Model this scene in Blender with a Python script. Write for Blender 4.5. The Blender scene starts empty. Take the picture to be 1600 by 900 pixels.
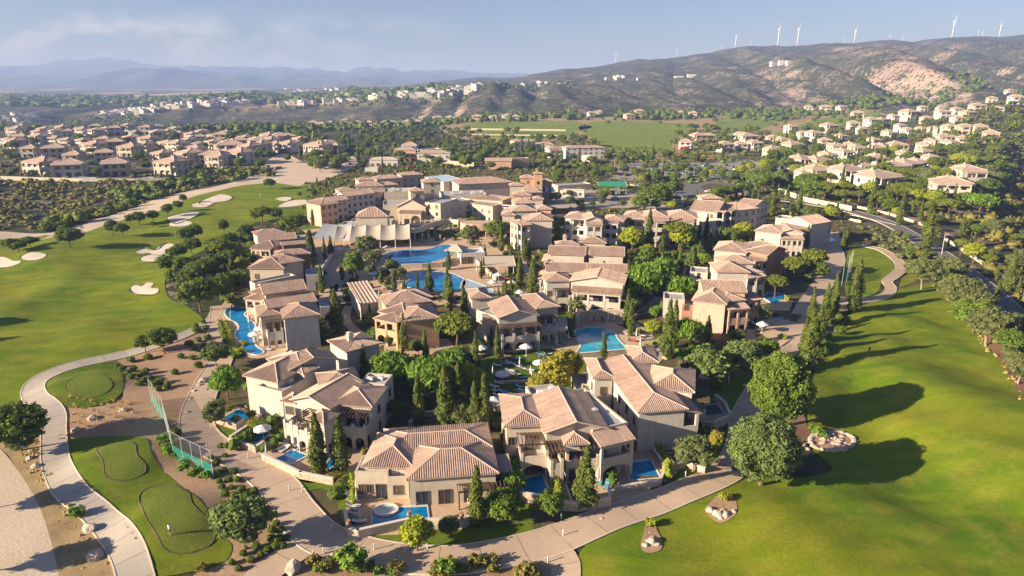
import bpy, bmesh, math, random
import numpy as np
from mathutils import Vector, Matrix, geometry
random.seed(7); np.random.seed(7)
SC = bpy.context.scene
COL = SC.collection

# ---------------------------------------------------------------- camera, sky, sun, exposure
PITCH = math.radians(16.7); CAM_H = 55.0; FPX = 1067.0
cam_d = bpy.data.cameras.new('camera'); cam = bpy.data.objects.new('camera', cam_d); COL.objects.link(cam)
cam.location = (0, 0, CAM_H); cam.rotation_euler = (math.pi/2 - PITCH, 0, 0)
cam_d.sensor_width = 36.0; cam_d.lens = 36.0*FPX/1600.0; cam_d.clip_start = 0.5; cam_d.clip_end = 60000
SC.camera = cam
HAZE = 2.0e-4
SUN_AZ = math.radians(21.5); SUN_EL = math.radians(19.0)      # direction the shadows run, and height of the sun
sd = Vector((math.cos(SUN_AZ)*math.cos(SUN_EL), math.sin(SUN_AZ)*math.cos(SUN_EL), -math.sin(SUN_EL)))
sun_d = bpy.data.lights.new('sun', 'SUN'); sun = bpy.data.objects.new('sun', sun_d); COL.objects.link(sun)
sun.rotation_euler = sd.to_track_quat('-Z', 'Y').to_euler(); sun.location = (-300, -100, 200)
sun_d.energy = 4.9; sun_d.angle = math.radians(0.5); sun_d.color = (1.0, 0.85, 0.66)
world = bpy.data.worlds.new('World'); SC.world = world; world.use_nodes = True
wn = world.node_tree.nodes; wl = world.node_tree.links
bg = wn['Background']; bg.inputs['Strength'].default_value = 0.05
sky = wn.new('ShaderNodeTexSky'); sky.sky_type = 'NISHITA'; sky.sun_disc = False
sky.sun_elevation = SUN_EL; sky.sun_rotation = math.radians(253); sky.altitude = 300; sky.air_density = 1.0
sky.dust_density = 1.3; sky.ozone_density = 1.3
# faint cloud bank low over the left horizon, spread right round the sky
wtc = wn.new('ShaderNodeTexCoord'); wmp = wn.new('ShaderNodeMapping'); wmp.inputs['Scale'].default_value = (8, 8, 17)
wno = wn.new('ShaderNodeTexNoise'); wno.inputs['Scale'].default_value = 1.6; wno.inputs['Detail'].default_value = 9; wno.inputs['Roughness'].default_value = 0.55
wsep = wn.new('ShaderNodeSeparateXYZ')
wl.new(wtc.outputs['Generated'], wmp.inputs['Vector']); wl.new(wmp.outputs['Vector'], wno.inputs['Vector'])
wl.new(wtc.outputs['Generated'], wsep.inputs[0])
wb = wn.new('ShaderNodeValToRGB')         # height band of the bank
for i, (p_, v_) in enumerate(((0.0, 0.15), (0.04, 0.75), (0.068, 0.95), (0.092, 0.0))):
    e = wb.color_ramp.elements[i] if i < 2 else wb.color_ramp.elements.new(p_)
    e.position = p_; e.color = (v_, v_, v_, 1)
wl.new(wsep.outputs['Z'], wb.inputs[0])
wc = wn.new('ShaderNodeValToRGB'); wc.color_ramp.elements[0].position = 0.46; wc.color_ramp.elements[1].position = 0.62
wl.new(wno.outputs['Fac'], wc.inputs[0])
wlx = wn.new('ShaderNodeMapRange'); wlx.inputs['From Min'].default_value = 0.0; wlx.inputs['From Max'].default_value = -0.45
wl.new(wsep.outputs['X'], wlx.inputs['Value'])
wm1 = wn.new('ShaderNodeMath'); wm1.operation = 'MULTIPLY'; wl.new(wb.outputs[0], wm1.inputs[0]); wl.new(wc.outputs[0], wm1.inputs[1])
wm2 = wn.new('ShaderNodeMath'); wm2.operation = 'MULTIPLY'; wl.new(wm1.outputs[0], wm2.inputs[0]); wl.new(wlx.outputs[0], wm2.inputs[1])
wm3 = wn.new('ShaderNodeMath'); wm3.operation = 'MULTIPLY'; wm3.inputs[1].default_value = 0.5; wl.new(wm2.outputs[0], wm3.inputs[0])
whs = wn.new('ShaderNodeHueSaturation'); whs.inputs['Saturation'].default_value = 1.06; whs.inputs['Value'].default_value = 1.0
wl.new(sky.outputs[0], whs.inputs['Color'])
wtint = wn.new('ShaderNodeMixRGB'); wtint.blend_type = 'MULTIPLY'; wtint.inputs[0].default_value = 1.0
wtint.inputs[2].default_value = (0.68, 0.70, .945, 1); wl.new(whs.outputs[0], wtint.inputs[1])
wmx = wn.new('ShaderNodeMixRGB'); wmx.inputs[2].default_value = (7.6, 6.9, 6.6, 1)
wl.new(wm3.outputs[0], wmx.inputs[0]); wl.new(wtint.outputs[0], wmx.inputs[1]); wl.new(wmx.outputs[0], bg.inputs['Color'])
SC.view_settings.view_transform = 'Standard'; SC.view_settings.look = 'None'; SC.view_settings.gamma = 1.0
SC.view_settings.use_curve_mapping = False; SC.view_settings.exposure = 1.50
SC.render.engine = 'CYCLES'
cy = SC.cycles
cy.max_bounces = 4; cy.diffuse_bounces = 3; cy.glossy_bounces = 2; cy.transmission_bounces = 2; cy.volume_bounces = 0; cy.transparent_max_bounces = 6
cy.caustics_reflective = False; cy.caustics_refractive = False
cy.use_denoising = True

# ---------------------------------------------------------------- picture <-> ground
CP, SP = math.cos(PITCH), math.sin(PITCH)
def ray(px, py):
    v = (450-py)/FPX
    return Vector(((px-800)/FPX, CP+SP*v, -SP+CP*v))
def PZ(px, py, z=0.0):
    d = ray(px, py); t = (z-CAM_H)/d.z
    return Vector((d.x*t, d.y*t, z))
def to_px(P):
    x, y, z = P[0], P[1], P[2]-CAM_H
    d = max(y*CP - z*SP, .1)
    return 800+FPX*x/d, 450-FPX*(y*SP+z*CP)/d

# ---------------------------------------------------------------- noise (numpy) and terrain
_rs = np.random.RandomState(3)
_perm = _rs.permutation(256); _perm = np.concatenate([_perm, _perm, _perm]); _ga = _rs.rand(256)*2*np.pi
_gx, _gy = np.cos(_ga), np.sin(_ga)
def pnoise(x, y):
    xi = np.floor(x).astype(int); yi = np.floor(y).astype(int); xf = x-xi; yf = y-yi
    u = xf*xf*xf*(xf*(xf*6-15)+10); v = yf*yf*yf*(yf*(yf*6-15)+10)
    def g(ix, iy, dx, dy):
        h = _perm[(_perm[ix & 255] + iy) & 255]
        return _gx[h]*dx + _gy[h]*dy
    a = g(xi, yi, xf, yf); b = g(xi+1, yi, xf-1, yf); c = g(xi, yi+1, xf, yf-1); d = g(xi+1, yi+1, xf-1, yf-1)
    return (a+(b-a)*u) + ((c+(d-c)*u) - (a+(b-a)*u))*v
def fbm(x, y, o=4, r=.5):
    s = 0; a = 1
    for i in range(o):
        s = s + a*pnoise(x*2**i+i*17.3, y*2**i-i*9.1); a *= r
    return s
def sstep(a, b, x):
    t = np.clip((x-a)/(b-a), 0, 1); return t*t*(3-2*t)

_PXC = np.array([-700, 0, 200, 400, 600, 760, 900, 1000, 1200, 1400, 1600, 2300], float)
_DN = np.array([1, 300, 500, 700, 850, 1000, 1150, 1300, 1450, 1600, 2000, 2500, 3000, 4500, 6500, 8500, 11000, 20000], float)
_ZT = np.array([
 # 1 300 500 700 850 1000 1150 1300 1450 1600 2000 2500 3000 4500 6500 8500 11000 20000
 [0,0,0,0,  0,-8,-16,-26,-28,-12,-8,-4,-2,0, 0, 90,250,250],
 [0,0,0,0,  0,-8,-16,-26,-30,-12,-8,-4,-2,0, 0, 90,290,290],
 [0,0,0,0,  0,-8,-16,-26,-28, -6,-4,-4,-2,0, 5,120,320,300],
 [0,0,0,0,  0,-6,-14,-24,-18, 4, 6, 8, 8,6,10,130,255,200],
 [0,0,0,0,  0,-4,-10,-16,  6, 20,26,28,32,38,35,120,245,200],
 [0,0,0,0,  0, 0,  0,  2, 22, 34,42,50,62,88,70, 90,190,170],
 [0,0,0,0,  0, 0,  6, 24, 44, 49,60,84,114,90,80,100,190,170],
 [0,0,0,0,  0, 0,  8, 20, 30, 40,68,109,148,120,90,100,150,150],
 [0,0,0,0,  2, 2,  8, 20, 36, 50,92,150,204,190,180,170,170,170],
 [0,0,0,3,  9, 9, 12, 24, 42, 60,105,165,223,215,200,190,190,190],
 [0,0,6,22,33,28, 24, 36, 54, 72,120,180,246,235,220,200,200,200],
 [0,0,10,30,44,40,36, 44, 60, 84,130,190,250,240,220,200,200,200]], float)
def _lerp_table(px, D):
    pi = np.clip(np.interp(px, _PXC, np.arange(len(_PXC))), 0, len(_PXC)-1.001)
    di = np.clip(np.interp(np.log(np.maximum(D, 1)), np.log(_DN), np.arange(len(_DN))), 0, len(_DN)-1.001)
    i = pi.astype(int); j = di.astype(int); u = pi-i; v = di-j
    u = u*u*(3-2*u)
    return (_ZT[i, j]*(1-u)+_ZT[i+1, j]*u)*(1-v) + (_ZT[i, j+1]*(1-u)+_ZT[i+1, j+1]*u)*v
def TH(x, y):
    x = np.asarray(x, float); y = np.asarray(y, float)
    ys = np.maximum(y, 20)
    px = 800+1114*x/ys
    D = ys
    wob = fbm(x/700+3, D/700, 2)*40*sstep(700, 1100, D)
    z = _lerp_table(px, np.maximum(D+wob*2, 1))
    # gullies on the far slopes
    far = sstep(950, 1500, D)*(1-sstep(7000, 9000, D)*.2)
    amp = np.interp(px, [-700, 300, 560, 760, 900, 1100, 1300, 1600, 2300], [6, 9, 13, 15, 19, 24, 31, 30, 28])
    wx = x/(120+.055*D) + .5*fbm(x/600, D/1500, 2); wy = D/4200
    bil = np.abs(fbm(wx, wy, 3, .5))*2.2; b2 = np.abs(fbm((x+.25*D)/95+7, D/1100, 2))*1.6
    amp = amp*np.interp(D, [950, 1200, 1450, 1900, 2500, 2900, 3200, 6500, 9000], [0, .9, 1.3, 1.4, .75, .3, .10, .4, .4])
    z = z + far*amp*(bil-.42) + far*amp*.42*(b2-.3)
    z = z + far*4*fbm(x/60, D/80, 3)*np.interp(px, [0, 600, 900], [.35, .7, 1])
    z = z + sstep(5500, 7500, D)*(1-sstep(560, 900, px)*.6)*(np.abs(fbm(x/2600+1, D/3500, 3))*170 - 40 + 110*np.abs(fbm(x/650, D/1900, 3)))
    # scrub valley left of the resort and the falling slope right of the road
    sc = sstep(-150, -230, x)*sstep(230, 330, D)*sstep(560, 430, D)
    z = z - 5*sc*sstep(430, 330, D) + 2.5*sc*fbm(x/40, D/30, 3)
    xr = np.interp(D, [0, 120, 190, 380, 560, 700, 1200], [95, 112, 146, 244, 398, 520, 900])
    dr = np.clip(x-xr-6, 0, None)
    z = z - (38*(1-np.exp(-dr/75.0)))*sstep(820, 560, D) + 3.0*sstep(0, 25, dr)*fbm(x/30+9, D/26, 3)*sstep(820, 560, D)
    # golf ground swells
    gr = sstep(38, 50, x)*sstep(185, 150, D)*sstep(100, 90, x-.25*(D-100))
    z = z + gr*(1.9*fbm(x/24+5, D/30, 2) + .55*fbm(x/10, D/13+4, 2))
    gl = sstep(-58, -74, x+ (D-110)*.20)*sstep(330, 260, D)*sstep(95, 118, D)
    z = z + gl*(1.9*fbm(x/34, D/30+7, 2) + .3*fbm(x/13, D/16+2, 2))
    # bottom-left tee mounds
    for (mx, my, mr, mh) in MOUNDS:
        r2 = ((x-mx)**2+(y-my)**2)/(mr*mr)
        z = z + mh*np.exp(-r2*r2)
    return z
MOUNDS = []
for (mpx, mpy, mr, mh) in ((267, 818, 6.6, 1.3), (190, 722, 7.0, 1.2), (136, 603, 8.5, 1.3), (1620, 700, 20, 2.0), (1460, 610, 12, 1.0),
                           (1000, 880, 9, .7), (1135, 800, 9, .6), (1400, 560, 14, .8), (1330, 840, 12, .9), (1225, 850, 8, .5)):
    p_ = PZ(mpx, mpy); MOUNDS.append((p_.x, p_.y, mr, mh))
_g0x, _g0y, _gn, _gm = -340.0, 20.0, 400, 330      # 2 m look-up table of the near ground
_GT = TH(_g0x+2.0*np.arange(_gn)[:, None]+np.zeros((1, _gm)), _g0y+2.0*np.arange(_gm)[None, :]+np.zeros((_gn, 1))).tolist()
def T(x, y):
    u = (x-_g0x)*.5; v = (y-_g0y)*.5
    if 0 <= u < _gn-1 and 0 <= v < _gm-1:
        i = int(u); j = int(v); u -= i; v -= j; a = _GT[i]; b = _GT[i+1]
        return (a[j]*(1-u)+b[j]*u)*(1-v)+(a[j+1]*(1-u)+b[j+1]*u)*v
    return float(TH(x, y))
def G(px, py):
    """point of the ground seen at this place of the photograph"""
    d = ray(px, py)
    if d.z < -.01 and -CAM_H/d.z*d.y < 520 and px < 1380:
        t = -CAM_H/d.z
        for _ in range(7):
            z = T(d.x*t, d.y*t); t = .15*t+.85*(z-CAM_H)/d.z
        return Vector((d.x*t, d.y*t, T(d.x*t, d.y*t)))
    if d.z < 0:
        t0 = (0-CAM_H)/d.z
    else: t0 = 12000
    ts = np.concatenate([np.linspace(20, min(700, max(t0*1.6, 60)), 260), np.geomspace(min(700, max(t0*1.6, 60))*1.001, 14000, 500)])
    zz = CAM_H+d.z*ts; tt = TH(d.x*ts, d.y*ts)
    below = np.nonzero(zz < tt)[0]
    if len(below) == 0: return Vector((d.x*12000, d.y*12000, 0))
    k = max(1, below[0]); a, b = ts[k-1], ts[k]
    for _ in range(14):
        m = (a+b)/2
        if CAM_H+d.z*m < T(d.x*m, d.y*m): b = m
        else: a = m
    return Vector((d.x*b, d.y*b, T(d.x*b, d.y*b)))

# ---------------------------------------------------------------- objects
_meshes = {}
def link(o, parent=None):
    COL.objects.link(o)
    if parent is not None: o.parent = parent
    return o
def tag(o, label=None, cat=None, group=None, kind=None):
    if label: o['label'] = label
    if cat: o['category'] = cat
    if group: o['group'] = group
    if kind: o['kind'] = kind
    return o
def empty(name, loc, rz=0.0, label=None, cat=None, group=None):
    o = bpy.data.objects.new(name, None); o.empty_display_size = .5
    link(o); o.location = loc; o.rotation_euler = (0, 0, rz)
    return tag(o, label, cat, group)
def mobj(name, me, parent=None, loc=None, rz=None, scale=None):
    o = bpy.data.objects.new(name, me); link(o, parent)
    if loc is not None: o.location = loc
    if rz is not None: o.rotation_euler = (0, 0, rz)
    if scale is not None: o.scale = scale
    return o
def mesh_from(name, V, F, mats, smooth=False, fm=None, attr=None):
    me = bpy.data.meshes.new(name); me.from_pydata([tuple(v) for v in V], [], [tuple(f) for f in F])
    for m in (mats if isinstance(mats, (list, tuple)) else [mats]): me.materials.append(m)
    if fm is not None: me.polygons.foreach_set('material_index', fm)
    if smooth: me.polygons.foreach_set('use_smooth', [True]*len(me.polygons))
    if attr is not None:
        a = me.attributes.new('v', 'FLOAT', 'FACE'); a.data.foreach_set('value', attr)
    me.update(); return me
class MB:
    """collects simple solids into one mesh"""
    def __init__(s): s.V = []; s.F = []; s.A = []; s.M = []
    def add(s, V, F, a=0.0, m=0):
        k = len(s.V); s.V += [tuple(v) for v in V]; s.F += [tuple(i+k for i in f) for f in F]; s.A += [a]*len(F); s.M += [m]*len(F)
    def box(s, x0, x1, y0, y1, z0, z1, a=0.0, m=0):
        V = [(x, y, z) for z in (z0, z1) for y in (y0, y1) for x in (x0, x1)]
        s.add(V, [(0, 2, 3, 1), (4, 5, 7, 6), (0, 1, 5, 4), (2, 6, 7, 3), (0, 4, 6, 2), (1, 3, 7, 5)], a, m)
    def prism(s, poly, d, a=0.0, m=0):
        """poly: list of 3d points, extruded by vector d"""
        n = len(poly); V = [tuple(p) for p in poly]+[(p[0]+d[0], p[1]+d[1], p[2]+d[2]) for p in poly]
        s.add(V, [tuple(range(n)), tuple(range(2*n-1, n-1, -1))]+[(i, i+n, (i+1) % n+n, (i+1) % n) for i in range(n)], a, m)
    def tube(s, p, q, r0, r1=None, n=6, a=0.0, m=0):
        r1 = r0 if r1 is None else r1
        p = Vector(p); q = Vector(q); z = (q-p).normalized(); x = z.orthogonal().normalized(); y = z.cross(x)
        V = [p+(x*math.cos(t)+y*math.sin(t))*r0 for t in [2*math.pi*i/n for i in range(n)]]
        V += [q+(x*math.cos(t)+y*math.sin(t))*r1 for t in [2*math.pi*i/n for i in range(n)]]
        s.add(V, [tuple(range(n-1, -1, -1)), tuple(range(n, 2*n))]+[(i, (i+1) % n, (i+1) % n+n, i+n) for i in range(n)], a, m)
    def mesh(s, name, mats, smooth=False):
        return mesh_from(name, s.V, s.F, mats, smooth, s.M, s.A)
    def build(s, name, mats, parent=None, smooth=False, loc=None, rz=None):
        me = s.mesh(name, mats, smooth)
        bm = bmesh.new(); bm.from_mesh(me); bmesh.ops.recalc_face_normals(bm, faces=bm.faces); bm.to_mesh(me); bm.free()
        return mobj(name, me, parent, loc, rz)

# ---------------------------------------------------------------- materials
class NT:
    def __init__(s, name):
        s.m = bpy.data.materials.new(name); s.m.use_nodes = True; s.t = s.m.node_tree
        s.b = s.t.nodes['Principled BSDF']; s.co = s.t.nodes.new('ShaderNodeTexCoord'); s.c = s.co.outputs['Object']
        s.out = s.t.nodes['Material Output']
    def n(s, k, **kw):
        nd = s.t.nodes.new(k)
        for a, v in kw.items(): setattr(nd, a, v)
        return nd
    def l(s, a, b): s.t.links.new(a, b)
    def world(s):
        g = s.n('ShaderNodeNewGeometry'); s.c = g.outputs['Position']; return s
    def noise(s, sc, det=4, rough=.5, off=(0, 0, 0), st=(1, 1, 1), dist=0):
        mp = s.n('ShaderNodeMapping'); mp.inputs['Scale'].default_value = st; mp.inputs['Location'].default_value = off
        s.l(s.c, mp.inputs[0]); nd = s.n('ShaderNodeTexNoise'); nd.inputs['Scale'].default_value = sc
        nd.inputs['Detail'].default_value = det; nd.inputs['Roughness'].default_value = rough; nd.inputs['Distortion'].default_value = dist
        s.l(mp.outputs[0], nd.inputs['Vector']); return nd.outputs['Fac']
    def voro(s, sc, feat='F1', st=(1, 1, 1), out='Distance'):
        mp = s.n('ShaderNodeMapping'); mp.inputs['Scale'].default_value = st; s.l(s.c, mp.inputs[0])
        nd = s.n('ShaderNodeTexVoronoi'); nd.feature = feat; nd.inputs['Scale'].default_value = sc; s.l(mp.outputs[0], nd.inputs['Vector'])
        return nd.outputs[out]
    def ramp(s, f, *st):
        nd = s.n('ShaderNodeValToRGB'); cr = nd.color_ramp
        for i, (p, c) in enumerate(st):
            e = cr.elements[i] if i < 2 else cr.elements.new(p)
            e.position = p; e.color = (c, c, c, 1) if not isinstance(c, (tuple, list)) else (*c[:3], 1)
        if len(st) == 1: cr.elements.remove(cr.elements[1])
        s.l(f, nd.inputs[0]); return nd.outputs[0]
    def mix(s, f, a, b, mode='MIX'):
        nd = s.n('ShaderNodeMixRGB', blend_type=mode)
        for i, v in enumerate((f, a, b)):
            if isinstance(v, (int, float)): nd.inputs[i].default_value = v if i == 0 else (v, v, v, 1)
            elif isinstance(v, (tuple, list)): nd.inputs[i].default_value = (*v[:3], 1)
            else: s.l(v, nd.inputs[i])
        return nd.outputs[0]
    def math(s, op, a, b=0.0):
        nd = s.n('ShaderNodeMath', operation=op)
        for i, v in enumerate((a, b)):
            if isinstance(v, (int, float)): nd.inputs[i].default_value = v
            else: s.l(v, nd.inputs[i])
        return nd.outputs[0]
    def attr(s, name, vec=False):
        nd = s.n('ShaderNodeAttribute'); nd.attribute_name = name; return nd.outputs['Color' if vec else 'Fac']
    def rnd(s): return s.n('ShaderNodeObjectInfo').outputs['Random']
    def bump(s, h, st=.5, d=.1):
        nd = s.n('ShaderNodeBump'); nd.inputs['Strength'].default_value = st; nd.inputs['Distance'].default_value = d
        s.l(h, nd.inputs['Height']); s.l(nd.outputs[0], s.b.inputs['Normal'])
    def col(s, c, rough=.85, spec=.25):
        if isinstance(c, (tuple, list)): s.b.inputs['Base Color'].default_value = (*c[:3], 1)
        else: s.l(c, s.b.inputs['Base Color'])
        s.b.inputs['Roughness'].default_value = rough; s.b.inputs['Specular IOR Level'].default_value = spec
        return s.m
def mul(c, k): return tuple(min(1, x*k) for x in c)
def stucco(name, c):
    m = NT(name); w = m.noise(.7, 6, .6); f = m.noise(9, 4, .6); st = m.noise(1.6, 5, .6, st=(1, 1, .18))
    a = m.mix(m.ramp(w, (.3, 0.0), (.7, 1.0)), mul(c, .86), mul(c, 1.08))
    a = m.mix(m.math('MULTIPLY', m.ramp(st, (.52, 0.0), (.74, 1.0)), .48), a, mul((c[0]*.8, c[1]*.74, c[2]*.68), .85))
    m.bump(f, .35, .03); return m.col(a, .9, .2)
def plain(name, c, rough=.8, spec=.25, var=.12, sc=2.0, metal=0):
    m = NT(name); a = m.mix(m.noise(sc, 4), mul(c, 1-var), mul(c, 1+var)); m.b.inputs['Metallic'].default_value = metal
    return m.col(a, rough, spec)
M = {}
M['cream'] = stucco('cream_stucco', (.52, .44, .335)); M['white'] = stucco('white_stucco', (.55, .515, .46)); M['ivory'] = stucco('ivory_stucco', (.50, .445, .37))
M['pink'] = stucco('pink_stucco', (.58, .37, .275)); M['orange'] = stucco('orange_stucco', (.52, .34, .20)); M['terra'] = stucco('terracotta_stucco', (.36, .195, .125))
def roofmat(name, c):
    m = NT(name); v = m.attr('v'); w = m.noise(.35, 5, .6); c2 = m.noise(3.0, 3, .6)
    a = m.mix(v, mul(c, .86), mul((c[0]*1.05, c[1]*1.04, c[2]*1.02), 1.13))
    a = m.mix(m.ramp(w, (.35, 0.0), (.72, 1.0)), a, m.mix(.6, a, (.30, .215, .17)))
    a = m.mix(m.math('MULTIPLY', m.ramp(c2, (.48, 0.0), (.70, 1.0)), .5), a, (.20, .145, .12))
    m.bump(m.noise(6, 3), .4, .05); return m.col(a, .85, .2)
M['roof'] = roofmat('clay_tile', (.49, .345, .26)); M['roof_d'] = roofmat('clay_tile_grey', (.42, .295, .225)); M['roof_l'] = roofmat('clay_tile_pale', (.55, .40, .295))
M['cap'] = plain('ridge_mortar', (.55, .42, .32), .9); M['flat'] = plain('flat_roof_felt', (.34, .33, .33), .85, .2, .25, .8); M['parapet'] = M['ivory']
_g = NT('window_glass'); M['glass'] = _g.col(_g.mix(_g.ramp(_g.rnd(), (.35, 0.0), (1.0, 1.0)), (.028, .038, .05), (.24, .19, .125)), .15, .6); M['wood'] = plain('brown_wood', (.10, .062, .040), .7); M['frame'] = plain('window_frame_wood', (.17, .115, .075), .6)
M['curtain'] = plain('drawn_curtain', (.33, .26, .15), .9)
M['iron'] = plain('dark_iron', (.03, .028, .026), .5); M['whitep'] = plain('white_paint', (.62, .60, .57), .5); M['canvas'] = plain('cream_canvas', (.50, .415, .31), .9)
M['canvasg'] = plain('grey_canvas', (.36, .36, .36), .9); M['greenroof'] = plain('green_sheet', (.03, .30, .16), .6); M['solar'] = plain('blue_grey_glazing', (.20, .28, .36), .25, .5)
M['stone'] = None
def stonewall():
    m = NT('limestone_wall'); cell = m.voro(2.2, st=(1, 1, 1.8), out='Color'); ed = m.voro(2.2, 'DISTANCE_TO_EDGE', st=(1, 1, 1.8))
    a = m.mix(m.n_sep(cell) if hasattr(m, 'n_sep') else m.math('MULTIPLY', cell, 1.0), (.36, .28, .19), (.60, .49, .35))
    a = m.mix(m.ramp(ed, (.0, 0.0), (.07, 1.0)), (.24, .19, .14), a); m.bump(ed, .6, .08); return m.col(a, .92, .15)
M['stone'] = stonewall()
def boulder():
    m = NT('pale_boulder'); a = m.mix(m.noise(1.6, 6, .65), (.27, .20, .15), (.62, .51, .40)); m.bump(m.noise(4, 6), .7, .12); return m.col(a, .9)
M['boulder'] = boulder()
def paving(name, c, sc=1.1, k=.35):
    m = NT(name).world(); br = m.n('ShaderNodeTexBrick'); br.inputs['Scale'].default_value = sc; m.l(m.c, br.inputs['Vector'])
    br.inputs['Color1'].default_value = (*mul(c, .9), 1); br.inputs['Color2'].default_value = (*mul(c, 1.12), 1); br.inputs['Mortar'].default_value = (*mul(c, .7), 1)
    br.inputs['Mortar Size'].default_value = .03; w = m.noise(.18, 5, .6)
    a = m.mix(k, m.mix(w, mul(c, .75), mul(c, 1.2)), br.outputs['Color']); m.bump(m.noise(5, 3), .3, .02); return m.col(a, .85, .25)
M['terrace'] = paving('terrace_paving', (.52, .365, .235)); M['terrace_g'] = paving('pale_paving', (.42, .35, .27)); M['brickpath'] = paving('red_paver', (.30, .165, .12), 2.0)
def concrete(name, c):
    m = NT(name).world(); w = m.noise(.25, 6, .65); f = m.noise(2.6, 5, .7); lng = m.noise(.9, 4, .6)
    a = m.mix(w, mul(c, .78), mul(c, 1.16)); a = m.mix(m.math('MULTIPLY', m.ramp(f, (.5, 0.0), (.8, 1.0)), .35), a, mul(c, .62))
    a = m.mix(m.math('MULTIPLY', m.ramp(lng, (.6, 0.0), (.72, 1.0)), .3), a, mul(c, 1.3))
    r = m.rnd(); a = m.mix(m.math('MULTIPLY', r, .22), a, mul(c, .72)); m.bump(f, .25, .02); return m.col(a, .85, .25)
M['conc'] = concrete('path_concrete', (.48, .36, .25)); M['conc_l'] = concrete('cart_path_concrete', (.44, .38, .305)); M['kerb'] = concrete('kerb_concrete', (.64, .54, .42))
M['asphalt'] = concrete('asphalt', (.165, .15, .145)); M['asphalt_l'] = concrete('worn_asphalt', (.30, .265, .24))
M['line'] = plain('white_line', (.7, .68, .62))
def grass(name, c1, c2, dry, stripes=False):
    m = NT(name).world(); big = m.noise(.045, 5, .6, dist=.6); mid = m.noise(.22, 6, .65); f = m.noise(1.8, 6, .75); ff = m.noise(7, 3, .7)
    a = m.mix(m.ramp(big, (.40, 0.0), (.60, 1.0)), c1, c2)
    a = m.mix(m.math('MULTIPLY', m.ramp(mid, (.44, 0.0), (.68, 1.0)), .62), a, dry)
    a = m.mix(m.math('MULTIPLY', m.ramp(f, (.38, 0.0), (.66, 1.0)), .40), a, mul(c1, .55))
    if stripes:
        s = m.noise(.13, 3, .5, st=(.35, 1.9, 1), dist=.4); a = m.mix(m.math('MULTIPLY', m.ramp(s, (.45, 0.0), (.58, 1.0)), .28), a, mul(c2, 1.35))
    wv = m.n('ShaderNodeTexWave'); wv.inputs['Scale'].default_value = .055; wv.inputs['Distortion'].default_value = 1.6; wv.inputs['Detail'].default_value = 1; mpw = m.n('ShaderNodeMapping'); mpw.inputs['Rotation'].default_value = (0, 0, 1.0); m.l(m.c, mpw.inputs[0]); m.l(mpw.outputs[0], wv.inputs['Vector'])
    if stripes: a = m.mix(m.math('MULTIPLY', m.ramp(wv.outputs['Fac'], (.42, 0.0), (.58, 1.0)), .16), a, mul(c1, .72))
    m.bump(m.mix(.5, f, ff), .8, .16); return m.col(a, .95, .1)
M['fair'] = grass('fairway_grass', (.092, .172, .005), (.185, .212, .007), (.30, .25, .035), True)
M['fairr'] = grass('rough_side_grass', (.068, .130, .005), (.140, .176, .007), (.27, .22, .035), True)
M['lawn'] = grass('lawn_grass', (.085, .155, .008), (.14, .19, .012), (.22, .20, .03))
M['tee'] = grass('tee_grass', (.12, .165, .018), (.145, .18, .022), (.17, .18, .03))
M['farg'] = grass('far_green_grass', (.13, .20, .02), (.19, .25, .03), (.32, .31, .07))
def soil(name, c1, c2, sc=.5, dots=None, dens=(.1, .3), k=.5):
    m = NT(name).world(); w = m.noise(sc*.25, 5, .6); f = m.noise(sc*5, 6, .7)
    a = m.mix(m.ramp(w, (.32, 0.0), (.68, 1.0)), c1, c2); a = m.mix(m.math('MULTIPLY', m.ramp(f, (.45, 0.0), (.7, 1.0)), k), a, mul(c1, .55))
    if dots:
        v = m.voro(dots[1]); a = m.mix(m.ramp(v, (dens[0], 1.0), (dens[1], 0.0)), a, dots[0])
    m.bump(f, .6, .12); return m.col(a, .95, .1)
M['soil'] = soil('planting_soil', (.31, .19, .11), (.42, .285, .18)); M['sandroad'] = soil('dirt_road', (.50, .40, .29), (.57, .465, .345), .4, k=.14)
M['track'] = soil('dusty_track', (.50, .38, .27), (.60, .48, .36), .3, k=.25); M['bunker'] = soil('bunker_sand', (.62, .52, .41), (.72, .63, .52), .4)
M['drygrass'] = soil('dry_grass_verge', (.27, .19, .095), (.42, .31, .15), 1.2); M['brownbank'] = soil('brown_bank', (.19, .105, .062), (.26, .155, .10), .6)
M['garden'] = soil('garden_ground', (.06, .065, .022), (.17, .125, .07), 1.0)
M['field'] = soil('dry_field', (.46, .31, .20), (.58, .41, .28), .02)
def water(name, c1, c2, sc=.5):
    m = NT(name).world(); w = m.noise(sc, 3, .5, dist=.5); r = m.noise(2.2, 3, .6, st=(1, 1.6, 1))
    a = m.mix(m.ramp(w, (.35, 0.0), (.68, 1.0)), c1, c2); a = m.mix(m.math('MULTIPLY', m.ramp(r, (.5, 0.0), (.7, 1.0)), .25), a, mul(c2, 1.3))
    m.bump(r, .15, .04); return m.col(a, .10, .22)
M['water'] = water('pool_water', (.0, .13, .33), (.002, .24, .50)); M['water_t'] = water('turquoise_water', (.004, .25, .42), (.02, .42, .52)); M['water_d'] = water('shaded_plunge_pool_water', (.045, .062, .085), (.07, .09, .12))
M['water_p'] = water('pale_shallow_water', (.30, .42, .48), (.42, .52, .56)); M['coping'] = plain('pool_coping', (.62, .55, .46), .7)
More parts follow.
